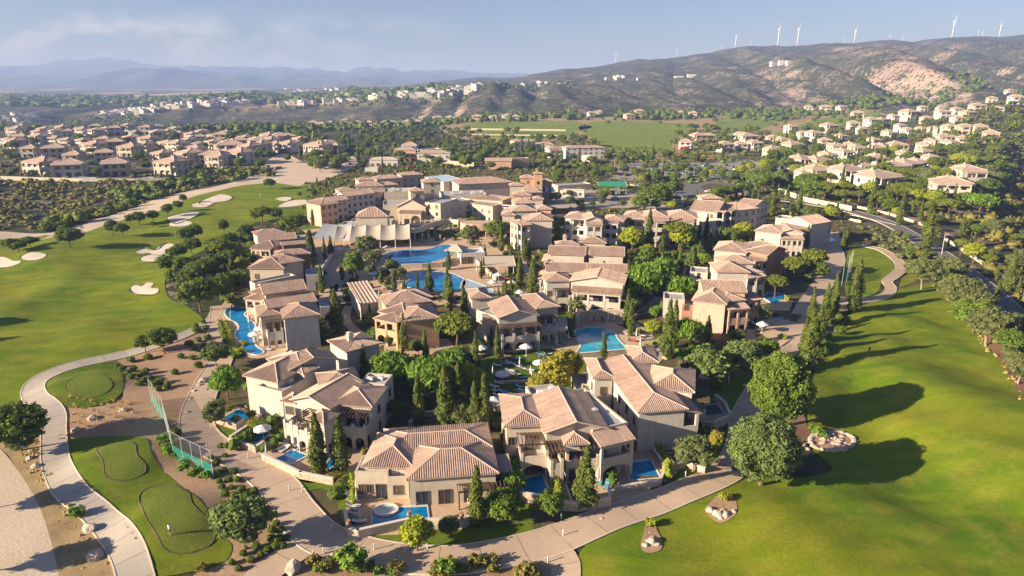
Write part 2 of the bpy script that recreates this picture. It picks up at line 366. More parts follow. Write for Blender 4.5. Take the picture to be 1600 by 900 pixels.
def leaf(name, c1, c2, tip=None, vary=.35, trans=.22):
    m = NT(name); r = m.rnd(); v = m.attr('v')
    a = m.mix(v, c1, c2)
    if tip: a = m.mix(m.ramp(v, (.62, 0.0), (1.0, .8)), a, tip)
    a = m.mix(m.math('MULTIPLY', r, vary), a, m.mix(.5, a, (c1[0]*1.9, c1[1]*1.45, c1[2]*.8)))
    m.col(a, .7, .2)
    t = m.n('ShaderNodeBsdfTranslucent'); m.l(m.mix(1.0, a, (1.0, 1.15, .6), 'MULTIPLY'), t.inputs[0])
    mx = m.n('ShaderNodeMixShader'); mx.inputs[0].default_value = trans
    m.l(m.b.outputs[0], mx.inputs[1]); m.l(t.outputs[0], mx.inputs[2]); m.l(mx.outputs[0], m.out.inputs['Surface']); return m.m
M['l_cyp'] = leaf('cypress_foliage', (0.058, 0.088, 0.014), (0.181, 0.213, 0.031)); M['l_dark'] = leaf('dark_broadleaf', (0.056, 0.096, 0.012), (0.171, 0.210, 0.022))
M['l_mid'] = leaf('mid_green_leaf', (0.066, 0.118, 0.012), (0.193, 0.256, 0.028)); M['l_bright'] = leaf('bright_green_leaf', (0.073, 0.160, 0.014), (0.224, 0.333, 0.035))
M['l_lime'] = leaf('lime_leaf', (0.172, 0.218, 0.012), (0.370, 0.397, 0.025)); M['l_olive'] = leaf('olive_leaf', (0.084, 0.107, 0.032), (0.213, 0.231, 0.077))
M['l_yel'] = leaf('autumn_leaf', (0.190, 0.185, 0.019), (0.399, 0.337, 0.040)); M['l_pine'] = leaf('pine_needles', (0.080, 0.118, 0.012), (0.262, 0.276, 0.025))
M['l_scrub'] = leaf('scrub_leaf', (0.106, 0.106, 0.020), (0.266, 0.229, 0.047)); M['l_magenta'] = leaf('bougainvillea', (0.264, 0.013, 0.100), (0.660, 0.038, 0.280))
M['l_red'] = leaf('red_leaf', (0.132, 0.038, 0.018), (0.290, 0.115, 0.030)); M['l_silver'] = leaf('silver_green_leaf', (0.082, 0.125, 0.030), (0.197, 0.249, 0.065)); M['l_straw'] = leaf('straw_grass', (0.343, 0.243, 0.080), (0.607, 0.461, 0.170))
M['bark'] = plain('bark', (.15, .105, .07), .95, .1, .3, 5); M['bark_l'] = plain('pale_bark', (.28, .22, .16), .95, .1, .3, 5)
# ---------------------------------------------------------------- ground sheet
def build_terrain():
    W = 430
    rows = list(np.arange(-300, 20, 16.0)) + list(np.arange(20, 330, 2.0)); y = rows[-1]
    while y < 19500:
        y += max(2.2, y*.0095); rows.append(y)
    rows = np.array(rows); s = np.linspace(-1, 1, W); s = s*(.72+.28*s*s)
    half = 290+0.98*np.maximum(rows, 20)
    X = half[:, None]*s[None, :]; Y = np.repeat(rows[:, None], W, 1)
    Z = TH(X, Y) - .05
    n = len(rows)
    V = np.stack([X, Y, Z], -1).reshape(-1, 3)
    i = np.arange(n-1)[:, None]*W+np.arange(W-1)[None, :]
    F = np.stack([i, i+1, i+W+1, i+W], -1).reshape(-1, 4)
    me = bpy.data.meshes.new('ground'); me.vertices.add(len(V)); me.vertices.foreach_set('co', V.ravel())
    me.loops.add(F.size); me.loops.foreach_set('vertex_index', F.ravel()); me.polygons.add(len(F))
    me.polygons.foreach_set('loop_start', np.arange(0, F.size, 4)); me.polygons.foreach_set('loop_total', np.full(len(F), 4)); me.update()
    me.polygons.foreach_set('use_smooth', np.ones(len(F), bool))
    # land cover: R = bare rock / soil, G = scrub density, B = dry field
    gx = np.gradient(Z, axis=1)/np.gradient(X, axis=1); gyy = np.gradient(Z, axis=0)/np.maximum(np.gradient(Y, axis=0), .1)
    slope = np.sqrt(gx**2+gyy**2); px = 800+1114*X/np.maximum(Y, 20)
    nz = fbm(X/160, Y/160, 4); n2 = fbm(X/(70+.04*Y)+.4*fbm(X/300, Y/600, 2), Y/2200, 3)
    band = sstep(1050, 1250, Y)*(1-sstep(1500, 2100, Y-fbm(X/260, 3+0*Y, 2)*700))
    rock = sstep(.36, .52, slope*.5+n2*.7+nz*.4+.22*fbm(X/28, Y/60, 3))*band*np.interp(px, [0, 500, 780, 1100, 1250, 1600], [.35, .4, .7, .65, .72, .9])
    rock = np.maximum(rock, sstep(.34, .55, n2+nz*.5)*sstep(1100, 1400, Y)*.45*(1-sstep(2600, 3000, Y)))
    fld = sstep(.02, .10, fbm(X/500+2, Y/1300, 2)-.02)*sstep(1500, 1750, Y)*(1-sstep(520, 700, px))*(1-sstep(5500, 6500, Y))
    fld = np.maximum(fld, sstep(2350, 2450, Y+X*.16)*(1-sstep(3000, 3200, Y+X*.16))*(1-sstep(330, 420, px))*sstep(-.25, -.05, fbm(X/300, Y/500, 2)))
    C = np.stack([rock, sstep(-.3, .3, nz), fld, np.ones_like(rock)], -1).reshape(-1, 4)
    a = me.attributes.new('cover', 'FLOAT_COLOR', 'POINT'); a.data.foreach_set('color', C.ravel().astype(np.float32))
    m = NT('hill_scrub').world(); cov = m.attr('cover', True); sp = m.n('ShaderNodeSeparateColor'); m.l(cov, sp.inputs[0])
    base = m.mix(m.noise(.010, 6, .65), (.15, .11, .09), (.29, .22, .175)); base = m.mix(m.ramp(m.noise(.06, 5, .7), (.35, 0.0), (.7, 1.0)), base, (.18, .14, .09))
    rockc = m.mix(m.noise(.02, 7, .7, st=(1, 1, 3)), (.22, .155, .12), (.52, .42, .32))
    rockc = m.mix(m.ramp(m.noise(.007, 3, .5), (.50, 0.0), (.66, .5)), rockc, (.36, .22, .17))
    base = m.mix(sp.outputs[0], base, rockc)
    d1 = m.voro(.11); d2 = m.voro(.26); dens = m.noise(.012, 5, .65)
    k = m.math('ADD', m.math('MULTIPLY', m.math('SUBTRACT', dens, .5), 1.3), m.math('MULTIPLY', sp.outputs[0], -.34))
    k = m.math('ADD', k, .66)
    g1 = m.math('GREATER_THAN', k, m.math('ADD', d1, .02)); g2 = m.math('GREATER_THAN', m.math('MULTIPLY', k, .85), d2)
    sc = m.mix(m.noise(.05, 4), (.035, .040, .018), (.075, .070, .030))
    a2 = m.mix(m.math('MULTIPLY', g2, .8), base, sc); a2 = m.mix(m.math('MULTIPLY', g1, .9), a2, mul((.036, .046, .018), 1))
    fl = m.mix(m.noise(.006, 3), (.34, .24, .15), (.50, .37, .24)); a2 = m.mix(sp.outputs[2], a2, fl)
    m.bump(m.mix(.5, m.noise(.12, 6, .7), g1), .9, 2.2); m.col(a2, .95, .1); me.materials.append(m.m)
    o = mobj('ground', me); tag(o, kind='structure'); return o
build_terrain()

# ---------------------------------------------------------------- draped sheets, ribbons
def smooth_closed(P, k=6):
    n = len(P); out = []
    for i in range(n):
        a, b, c, d = P[i-1], P[i], P[(i+1) % n], P[(i+2) % n]
        for j in range(k):
            t = j/k; out.append(.5*((2*b)+(c-a)*t+(2*a-5*b+4*c-d)*t*t+(3*b-a-3*c+d)*t**3))
    return out
def smooth_open(P, k=8):
    n = len(P); out = []
    for i in range(n-1):
        a = P[i-1] if i else P[0]*2-P[1]; b = P[i]; c = P[i+1]; d = P[i+2] if i+2 < n else P[-1]*2-P[-2]
        for j in range(k):
            t = j/k; out.append(.5*((2*b)+(c-a)*t+(2*a-5*b+4*c-d)*t*t+(3*b-a-3*c+d)*t**3))
    out.append(P[-1]); return out
def inside(pt, poly):
    x, y = pt[0], pt[1]; c = False; n = len(poly); j = n-1
    for i in range(n):
        xi, yi = poly[i][0], poly[i][1]; xj, yj = poly[j][0], poly[j][1]
        if (yi > y) != (yj > y) and x < (xj-xi)*(y-yi)/(yj-yi)+xi: c = not c
        j = i
    return c
def pinside(X, Y, poly):
    c = np.zeros(X.shape, bool); n = len(poly); j = n-1
    for i in range(n):
        xi, yi, xj, yj = poly[i][0], poly[i][1], poly[j][0], poly[j][1]
        if yi != yj: c ^= ((yi > Y) != (yj > Y)) & (X < (xj-xi)*(Y-yi)/(yj-yi)+xi)
        j = i
    return c
def sheet(name, pts, mat, layer, smooth=True, grid=3.0, kind='structure', parent=None, flat=None, world=False, k=6):
    P = [Vector(p[:2]) if world else G(*p).xy for p in pts]
    if smooth: P = smooth_closed(P, k)
    xs = [p.x for p in P]; ys = [p.y for p in P]
    gx, gy = np.meshgrid(np.arange(min(xs)+grid*.5, max(xs), grid), np.arange(min(ys)+grid*.5, max(ys), grid))
    ok = pinside(gx, gy, P)
    inner = [Vector((a, b)) for a, b in zip(gx[ok], gy[ok])] if flat is None else []
    n = len(P)
    r = geometry.delaunay_2d_cdt(P+inner, [(i, (i+1) % n) for i in range(n)], [], 0, 1e-4)
    vs, fs = r[0], r[2]
    cen = np.array([[(vs[f[0]].x+vs[f[1]].x+vs[f[2]].x)/3, (vs[f[0]].y+vs[f[1]].y+vs[f[2]].y)/3] for f in fs])
    okf = pinside(cen[:, 0], cen[:, 1], P)
    fs = [f for f, q in zip(fs, okf) if q]
    vx = np.array([v.x for v in vs]); vy = np.array([v.y for v in vs])
    z = TH(vx, vy)+.02+.025*layer if flat is None else np.full(len(vx), flat)
    F = []
    for f in fs:
        a, b, c = [vs[i] for i in f]
        F.append(f if (b-a).cross(c-a) > 0 else f[::-1])
    me = mesh_from(name, list(zip(vx, vy, z)), F, mat, True)
    o = mobj(name, me, parent); 
    if kind: tag(o, kind=kind)
    return o, P
def offset_poly(P, d):
    n = len(P); out = []
    area = sum(P[i].x*P[(i+1) % n].y-P[(i+1) % n].x*P[i].y for i in range(n)); s = 1 if area > 0 else -1
    for i in range(n):
        t = (P[(i+1) % n]-P[i-1]); t = t.normalized() if t.length > 1e-6 else Vector((1, 0)); out.append(P[i]+Vector((t.y, -t.x))*s*d)
    return out
def ring(name, P, w, z0, z1, mat, parent=None, inward=False):
    """raised band round a closed outline"""
    Q = offset_poly(P, -w if inward else w); n = len(P); m = MB()
    zb = [z0]*n
    V = [(p.x, p.y, z0) for p in P]+[(p.x, p.y, z1) for p in P]+[(q.x, q.y, z1) for q in Q]+[(q.x, q.y, z0) for q in Q]
    F = []
    for i in range(n):
        j = (i+1) % n
        for k in range(3): F.append((i+k*n, j+k*n, j+(k+1)*n, i+(k+1)*n))
    m.add(V, F); return m.build(name, mat, parent)
def path(name, pts, width, mat, layer=2, slab=5.0, kerb=True, world=False, joint=.06, step=1.2):
    """a paved way laid in slabs, with raised edges; pts in picture pixels"""
    P = [Vector(p[:2]) if world else G(*p[:2]).xy for p in pts]
    w = [p[2] if len(p) > 2 else width for p in pts]
    S = smooth_open(P, 10); Wd = list(np.interp(np.linspace(0, len(P)-1, len(S)), range(len(P)), w))
    # resample at even steps
    L = [0]
    for a, b in zip(S, S[1:]): L.append(L[-1]+(b-a).length)
    tot = L[-1]; ns = max(1, round(tot/slab)); k = max(1, round(slab/step))
    lx = np.interp; ss = np.linspace(0, tot, ns*k+1)
    X = lx(ss, L, [p.x for p in S]); Y = lx(ss, L, [p.y for p in S]); Wi = lx(ss, L, Wd)
    tx = np.gradient(X); ty = np.gradient(Y); ln = np.hypot(tx, ty); nx, ny = -ty/ln, tx/ln
    root = empty(name, (0, 0, 0)); root['kind'] = 'structure'
    h = .02+.025*layer
    for s in range(ns):
        V = []; F = []; js = joint/2/slab*k
        idx = [s*k+js]+[s*k+i for i in range(1, k)]+[s*k+k-js]
        for t in idx:
            x, y, a, b, ww = [np.interp(t, range(len(X)), q) for q in (X, Y, nx, ny, Wi)]
            for e in (-1, -.5, 0, .5, 1):
                xx, yy = x+a*ww/2*e, y+b*ww/2*e; V.append((xx, yy, T(xx, yy)+h))
        for i in range(len(idx)-1):
            for e in range(4): q = i*5+e; F.append((q+5, q+6, q+1, q))
        o = mobj('slab', mesh_from('slab', V, F, mat, True), root)
    if kerb:
        for e in (-1, 1):
            V = []; F = []
            for i in range(len(X)):
                for (o_, dz) in ((0, -.1), (0, .05), (.16, .05), (.16, -.15)):
                    xx, yy = X[i]+nx[i]*(Wi[i]/2+o_)*e, Y[i]+ny[i]*(Wi[i]/2+o_)*e; V.append((xx, yy, T(xx, yy)+h+dz))
            for i in range(len(X)-1):
                for c in range(3): q = i*4+c; F.append((q, q+1, q+5, q+4) if e < 0 else (q+4, q+5, q+1, q))
            mobj('kerb', mesh_from('kerb', V, F, M['kerb']), root)
    return root, [Vector((x, y)) for x, y in zip(X, Y)]
def edge(P, w=.28, dz=.04, mat='garden', off=.14, name='grass_shadow_lip'):  # dark colour paints the lip's shadow and longer grass round a tee
    Q = offset_poly(P, w); R = offset_poly(P, w*.5); n = len(P); V = []; F = []
    for L, h in ((P, 0), (R, dz), (Q, -.02)): V += [(p.x, p.y, T(p.x, p.y)+off+h) for p in L]
    for k in (0, 1):
        for i in range(n): j = (i+1) % n; F.append((i+k*n, j+k*n, j+(k+1)*n, i+(k+1)*n))
    tag(mobj(name, mesh_from(name, V, F, M[mat])), kind='structure')
NOGO = []      # (polygon, name) trees keep off
def nogo(P): NOGO.append([Vector((p[0], p[1])) for p in P])
def pool(pts, label, mat='water', smooth=True, wall=.0, cat='swimming pool', group=None, k=6, lip=.35, lift=0.0, coping='coping'):
    P = [G(*p).xy for p in pts]
    c = sum(P, Vector((0, 0)))/len(P)
    root = empty('swimming_pool', (c.x, c.y, lift), 0, label, cat, group)
    Q = [p-c for p in P]
    if smooth: Q = smooth_closed(Q, k)
    n = len(Q)
    o, _ = sheet('water', Q, M[mat], 0, False, flat=.17, kind=None, parent=root, world=True)
    ring('coping', Q, lip, -.1 if not wall else -wall, .24, M[coping], root)
    nogo([q+c for q in Q]); return root
LM = []        # landmarks for the labels: (x, y, phrase)
def landmark(px, py, phrase, reach=1.0):
    g = G(px, py); LM.append((g.x, g.y, phrase, reach))

# ---------------------------------------------------------------- vegetation prototypes
def ico(sub=1):
    bm = bmesh.new(); bmesh.ops.create_icosphere(bm, subdivisions=sub, radius=1); V = np.array([v.co[:] for v in bm.verts]); F = [[v.index for v in f.verts] for f in bm.faces]; bm.free(); return V, F
_ICO1 = ico(1); _ICO2 = ico(2)
def leafcloud(clumps, per, size, rs, blob=.80, elong=1.0, tang=.55):
    """clumps: (x,y,z,r,rz) ; many small leaf faces over knobbly clumps -> V, F, A"""
    V = []; F = []; A = []
    nv = 0
    for (cx, cy_, cz, r, rz) in clumps:
        v, f = _ICO1; d = 1+rs.uniform(-.22, .22, len(v)); vv = v*d[:, None]*[r*blob, r*blob, rz*blob]+[cx, cy_, cz]
        V.append(vv); F += [[i+nv for i in q] for q in f]; ca = rs.uniform(0, .55); A += [ca*.5]*len(f); nv += len(v)
        n = max(6, int(per*(r*rz)**1.0)) if per > 0 else int(-per)
        d = rs.normal(size=(n, 3)); d /= np.linalg.norm(d, axis=1)[:, None]; d[:, 2] = np.where(d[:, 2] < -.5, -d[:, 2], d[:, 2])
        c = d*rs.uniform(.72, 1.12, (n, 1))*[r, r, rz]+[cx, cy_, cz]
        nn = d+rs.normal(size=(n, 3))*tang; nn /= np.linalg.norm(nn, axis=1)[:, None]
        up = np.array([0, 0, 1.0]); a = np.cross(nn, up+rs.normal(size=(n, 3))*.5); a /= np.linalg.norm(a, axis=1)[:, None]+1e-9; b = np.cross(nn, a)
        s = size*rs.uniform(.6, 1.35, (n, 1)); a = a*s*.5; b = b*s*.5*elong
        q = np.stack([c-a*.6, c-b, c+a*.6, c+b], 1).reshape(-1, 3) if elong > 1.3 else np.stack([c-a-b*.3, c-b+a*.3, c+a+b*.3, c+b-a*.3], 1).reshape(-1, 3)
        V.append(q); F += [[nv+4*i, nv+4*i+1, nv+4*i+2, nv+4*i+3] for i in range(n)]; nv += 4*n
        A += list(np.clip(ca+rs.uniform(0, .6, n)*1.0, 0, 1))
    return np.concatenate(V), F, A
def cloud_mesh(name, clumps, per, size, mat, seed, **kw):
    rs = np.random.RandomState(seed); V, F, A = leafcloud(clumps, per, size, rs, **kw)
    return mesh_from(name, V, F, M[mat], False, None, A)
def trunk_mesh(h, r, limbs, seed, mat='bark', lean=0.0, spread=2.0, top=None):
    rs = random.Random(seed); m = MB(); top = top or h*1.6
    k = Vector((lean, 0, h)); m.tube((0, 0, -.4), (lean*.4, 0, h*.5), r, r*.8, 7); m.tube((lean*.4, 0, h*.5), k, r*.8, r*.62, 7)
    for i in range(limbs):
        a = 2*math.pi*(i+rs.random()*.6)/limbs; e = Vector((lean+math.cos(a)*spread*rs.uniform(.5, 1), math.sin(a)*spread*rs.uniform(.5, 1), top*rs.uniform(.75, 1)))
        mid = (k+e)/2+Vector((0, 0, .1*h)); m.tube(k-Vector((0, 0, h*.12)), mid, r*.45, r*.3, 5); m.tube(mid, e, r*.3, r*.1, 5)
    return m.mesh('trunk', M[mat], False)
def crown_round(R, Hc, z0, n, rs, flat=1.0, gap=.0):
    out = []
    for i in range(n):
        t = (i+.5)/n; ph = i*2.39996; zz = 1-2*t*.88; rr = math.sqrt(max(0, 1-zz*zz))
        k = rs.uniform(.62, 1.0); r = R*rs.uniform(.22, .38)
        out.append((math.cos(ph)*rr*(R-r*.6)*k, math.sin(ph)*rr*(R-r*.6)*k, z0+Hc/2+zz*(Hc/2-r*.5)*k, r, r*rs.uniform(.7, .95)*flat))
    for i in range(max(3, n//7)):
        out.append((rs.uniform(-.3, .3)*R, rs.uniform(-.3, .3)*R, z0+Hc*rs.uniform(.35, .65), R*.42, Hc*.26))
    return out
PROTO = {}
def proto(key, name, desc, cat, trunk, crown, base, h, r):
    PROTO.setdefault(key, []).append(dict(name=name, desc=desc, cat=cat, trunk=trunk, crown=crown, base=base, h=h, r=r))
def make_protos():
    for s in range(4):       # cypress, 10 m tall
        rs = np.random.RandomState(20+s); cl = []
        w = (1.1, .92, 1.22, 1.0)[s]
        for i in range(34):
            t = (i+.5)/34; z = .5+t*9.2; rad = w*(min(1, (t+.06)/.22)**.6)*(1-max(0, (t-.30))/.72)**.8+.08; ph = rs.uniform(0, 6.3); o = rad*.38
            cl.append((math.cos(ph)*o, math.sin(ph)*o, z, rad*rs.uniform(.62, .80), rs.uniform(.7, 1.0)))
        proto('cyp', 'cypress_tree', 'slim cypress', 'cypress', trunk_mesh(1.2, .16, 0, s), cloud_mesh('crown', cl, -100, .27, 'l_cyp', 30+s, elong=1.7, tang=.45), 0, 10, w)
    for key, name, desc, mat, vs in (('broad', 'broadleaf_tree', 'bushy dark green tree', 'l_dark', 4), ('mid', 'broadleaf_tree', 'leafy green tree', 'l_mid', 3), ('bright', 'leafy_tree', 'bright green leafy tree', 'l_bright', 3),
                                ('lime', 'leafy_tree', 'yellow-green tree', 'l_lime', 2), ('yel', 'autumn_tree', 'golden autumn tree', 'l_yel', 2), ('olive', 'olive_tree', 'grey-green olive tree', 'l_olive', 3), ('silver', 'silver_tree', 'pale silvery green tree', 'l_silver', 3)):
        for s in range(vs):   # 6 m tall, crown radius ~2.8
            rs = np.random.RandomState(hash_(key)+s); R = 2.7+.3*s*.5; Hc = (4.3, 3.9, 4.6, 4.1)[s]
            cl = crown_round(R, Hc, 1.5, 34, rs)
            e, tg, sz = (2.4, .8, .46) if key == 'bright' else ((1.0, .6, .28) if key != 'olive' else (1.5, .8, .26))
            proto(key, name, desc, 'tree', trunk_mesh(1.8, .17, 5, s, 'bark_l' if key in ('olive', 'yel') else 'bark', rs.uniform(-.3, .3), R*.6, 4.2), cloud_mesh('crown', cl, 62 if key == 'bright' else 84, sz, mat, 50+s, elong=e, tang=tg), 0, 6, R)
    for s in range(3):        # umbrella pine, 8 m
        rs = np.random.RandomState(90+s); cl = []
        for i in range(38):
            ph = i*2.39996; rr = math.sqrt((i+.5)/38)*3.2*rs.uniform(.85, 1.05); r = rs.uniform(.75, 1.05)
            cl.append((math.cos(ph)*rr, math.sin(ph)*rr, 6.6-(rr/3.2)**2*1.5+rs.uniform(-.3, .3), r, r*.72))
        for i in range(10):
            ph = rs.uniform(0, 6.28); rr = rs.uniform(.3, 2.0); cl.append((math.cos(ph)*rr, math.sin(ph)*rr, 4.9+rs.uniform(-.5, .3), 1.0, .7))
        proto('pine', 'pine_tree', 'broad-crowned pine', 'pine tree', trunk_mesh(3.6, .22, 7, s, 'bark', .3, 2.2, 5.8), cloud_mesh('crown', cl, 66, .32, 'l_pine', 95+s, tang=.7), 0, 8, 3.4)
    for s in range(2):        # the two very large trees, 12 m
        rs = np.random.RandomState(120+s); cl = crown_round(5.6, 11.0, .8, 130, rs); cl = [(a*(1+.12*math.sin(c*2+i)), b, c, r*rs.uniform(.8, 1.15), q) for i, (a, b, c, r, q) in enumerate(cl)]
        cl = [(a, b, c, r*.72, q*.72) for a, b, c, r, q in cl[:130]]+cl[130:]
        proto('big', 'large_tree', 'very large round-crowned tree', 'tree', trunk_mesh(3.2, .45, 7, s, 'bark', .2, 3.2, 8), cloud_mesh('crown', cl, 120, .30, 'l_mid' if s == 0 else 'l_silver', 130+s, tang=.6), 0, 12, 5.8)
    for s in range(3):        # clipped ball shrub, radius 1
        rs = np.random.RandomState(140+s); cl = [(0, 0, .75, .86, .78)]+[(math.cos(i*2.4)*.5, math.sin(i*2.4)*.5, .62+.35*rs.rand(), .48, .45) for i in range(7)]
        proto('ball', 'round_shrub', 'round clipped shrub', 'shrub', None, cloud_mesh('foliage', cl, 190, .17, 'l_mid', 150+s, blob=.9), 0, 1.6, 1)
        cl = [(math.cos(i*2.4)*.45*rs.rand()*1.6, math.sin(i*2.4)*.45*rs.rand()*1.6, .35+.4*rs.rand(), .45, .38) for i in range(9)]
        proto('scrub', 'low_shrub', 'low olive-green shrub', 'shrub', None, cloud_mesh('foliage', cl, 150, .22, 'l_scrub', 160+s), 0, 1.1, 1)
        proto('limeball', 'round_shrub', 'lime green shrub', 'shrub', None, cloud_mesh('foliage', [(a, b, c*1.2, d, e) for a, b, c, d, e in cl], 150, .22, 'l_lime', 165+s), 0, 1.2, 1)
        proto('greenbush', 'leafy_bush', 'green leafy bush', 'shrub', None, cloud_mesh('foliage', [(a*1.1, b*1.1, c*1.5, d, e) for a, b, c, d, e in cl], 150, .24, 'l_bright', 168+s), 0, 1.5, 1)
    rs = np.random.RandomState(171); cl = [(rs.uniform(-.6, .6), rs.uniform(-.6, .6), .5+rs.rand()*.8, .5, .45) for i in range(10)]
    proto('mag', 'bougainvillea', 'magenta bougainvillea', 'bush', None, cloud_mesh('foliage', cl, 150, .24, 'l_magenta', 172), 0, 1.8, 1)
    proto('red', 'red_bush', 'reddish leafy bush', 'bush', None, cloud_mesh('foliage', cl, 110, .22, 'l_red', 173), 0, 1.8, 1)
    rs = np.random.RandomState(175); cl = []
    m = MB()
    for i in range(16):
        a = rs.uniform(0, 6.28); r = rs.uniform(.2, .6); m.add([(0, 0, 0), (math.cos(a+.3)*.12, math.sin(a+.3)*.12, .1), (math.cos(a)*r, math.sin(a)*r, rs.uniform(.5, .9))], [(0, 1, 2)], rs.rand())
    proto('tuft', 'grass_tuft', 'straw-coloured grass tuft', 'grass tuft', None, m.mesh('tuft', M['l_straw']), 0, .9, .6)
    for s in range(3):        # far tree, crown only cheap
        rs = np.random.RandomState(180+s); cl = crown_round(2.7, 4.2, 1.0, 12, rs)
        proto('far', 'distant_tree', 'dark green tree', 'tree', None, cloud_mesh('crown', cl, 26, .60, ('l_dark', 'l_pine', 'l_olive')[s], 185+s), 0, 5.6, 2.7)
    for s in range(2):
        rs = np.random.RandomState(195+s); cl = [(0, 0, .6+8.6*(i+.5)/9, .95*(1-max(0, (i+.5)/9-.3)/.8)**.8+.1, .8) for i in range(9)]
        proto('farcyp', 'distant_cypress', 'slender cypress', 'cypress', None, cloud_mesh('crown', cl, 30, .5, 'l_cyp', 197+s, elong=1.5), 0, 10, 1)
def hash_(s): return sum(ord(c)*(i+7) for i, c in enumerate(s)) % 9999
make_protos()
TREES = []     # every plant: (object, desc, category) labelled at the end
PR = random.Random(11)
def plant(key, g, h=None, wide=1.0, parts=True, group=None, desc=None, label=None, v=None):
    """one plant at ground point g (Vector), h metres tall"""
    P = PROTO[key]; p = P[v % len(P)] if v is not None else PR.choice(P); s = (h or p['h'])/p['h']
    z = T(g[0], g[1]); rz = PR.uniform(0, 6.28)
    if p['trunk'] is None:
        o = mobj(p['name'], p['crown']); o.location = (g[0], g[1], z-.05); o.rotation_euler = (0, 0, rz); o.scale = (s*wide, s*wide, s)
    else:
        o = empty(p['name'], (g[0], g[1], z-.03), rz); o.scale = (s*wide, s*wide, s)
        mobj('trunk', p['trunk'], o); mobj('crown', p['crown'], o)
    o['category'] = p['cat']
    TREES.append([o, desc or p['desc'], label, group, key, s]); return o
# ---------------------------------------------------------------- buildings
_win = {}
def window_meshes(w, h, kind):
    k = (round(w, 1), round(h, 1), kind)
    if k in _win: return _win[k]
    w, h = k[0], k[1]; f = MB(); t = .09; fm = M['frame'] if kind != 'white' else M['whitep']
    f.box(-w/2-t, -w/2, -.09, .0, -t, h+t); f.box(w/2, w/2+t, -.09, .0, -t, h+t); f.box(-w/2, w/2, -.09, .0, h, h+t)
    if kind == 'door':
        n = max(1, round(w/.8)); 
        for i in range(1, n): f.box(-w/2+w*i/n-.04, -w/2+w*i/n+.04, -.08, .0, 0, h)
    else:
        f.box(-w/2-.12, w/2+.12, -.16, .0, -.12, -.0); f.box(-.03, .03, -.07, .0, 0, h)
    p = MB(); p.box(-w/2, w/2, -.035, .0, 0, h)
    pm = M['glass']
    _win[k] = (f.mesh('window_frame', fm), p.mesh('pane', pm)); return _win[k]
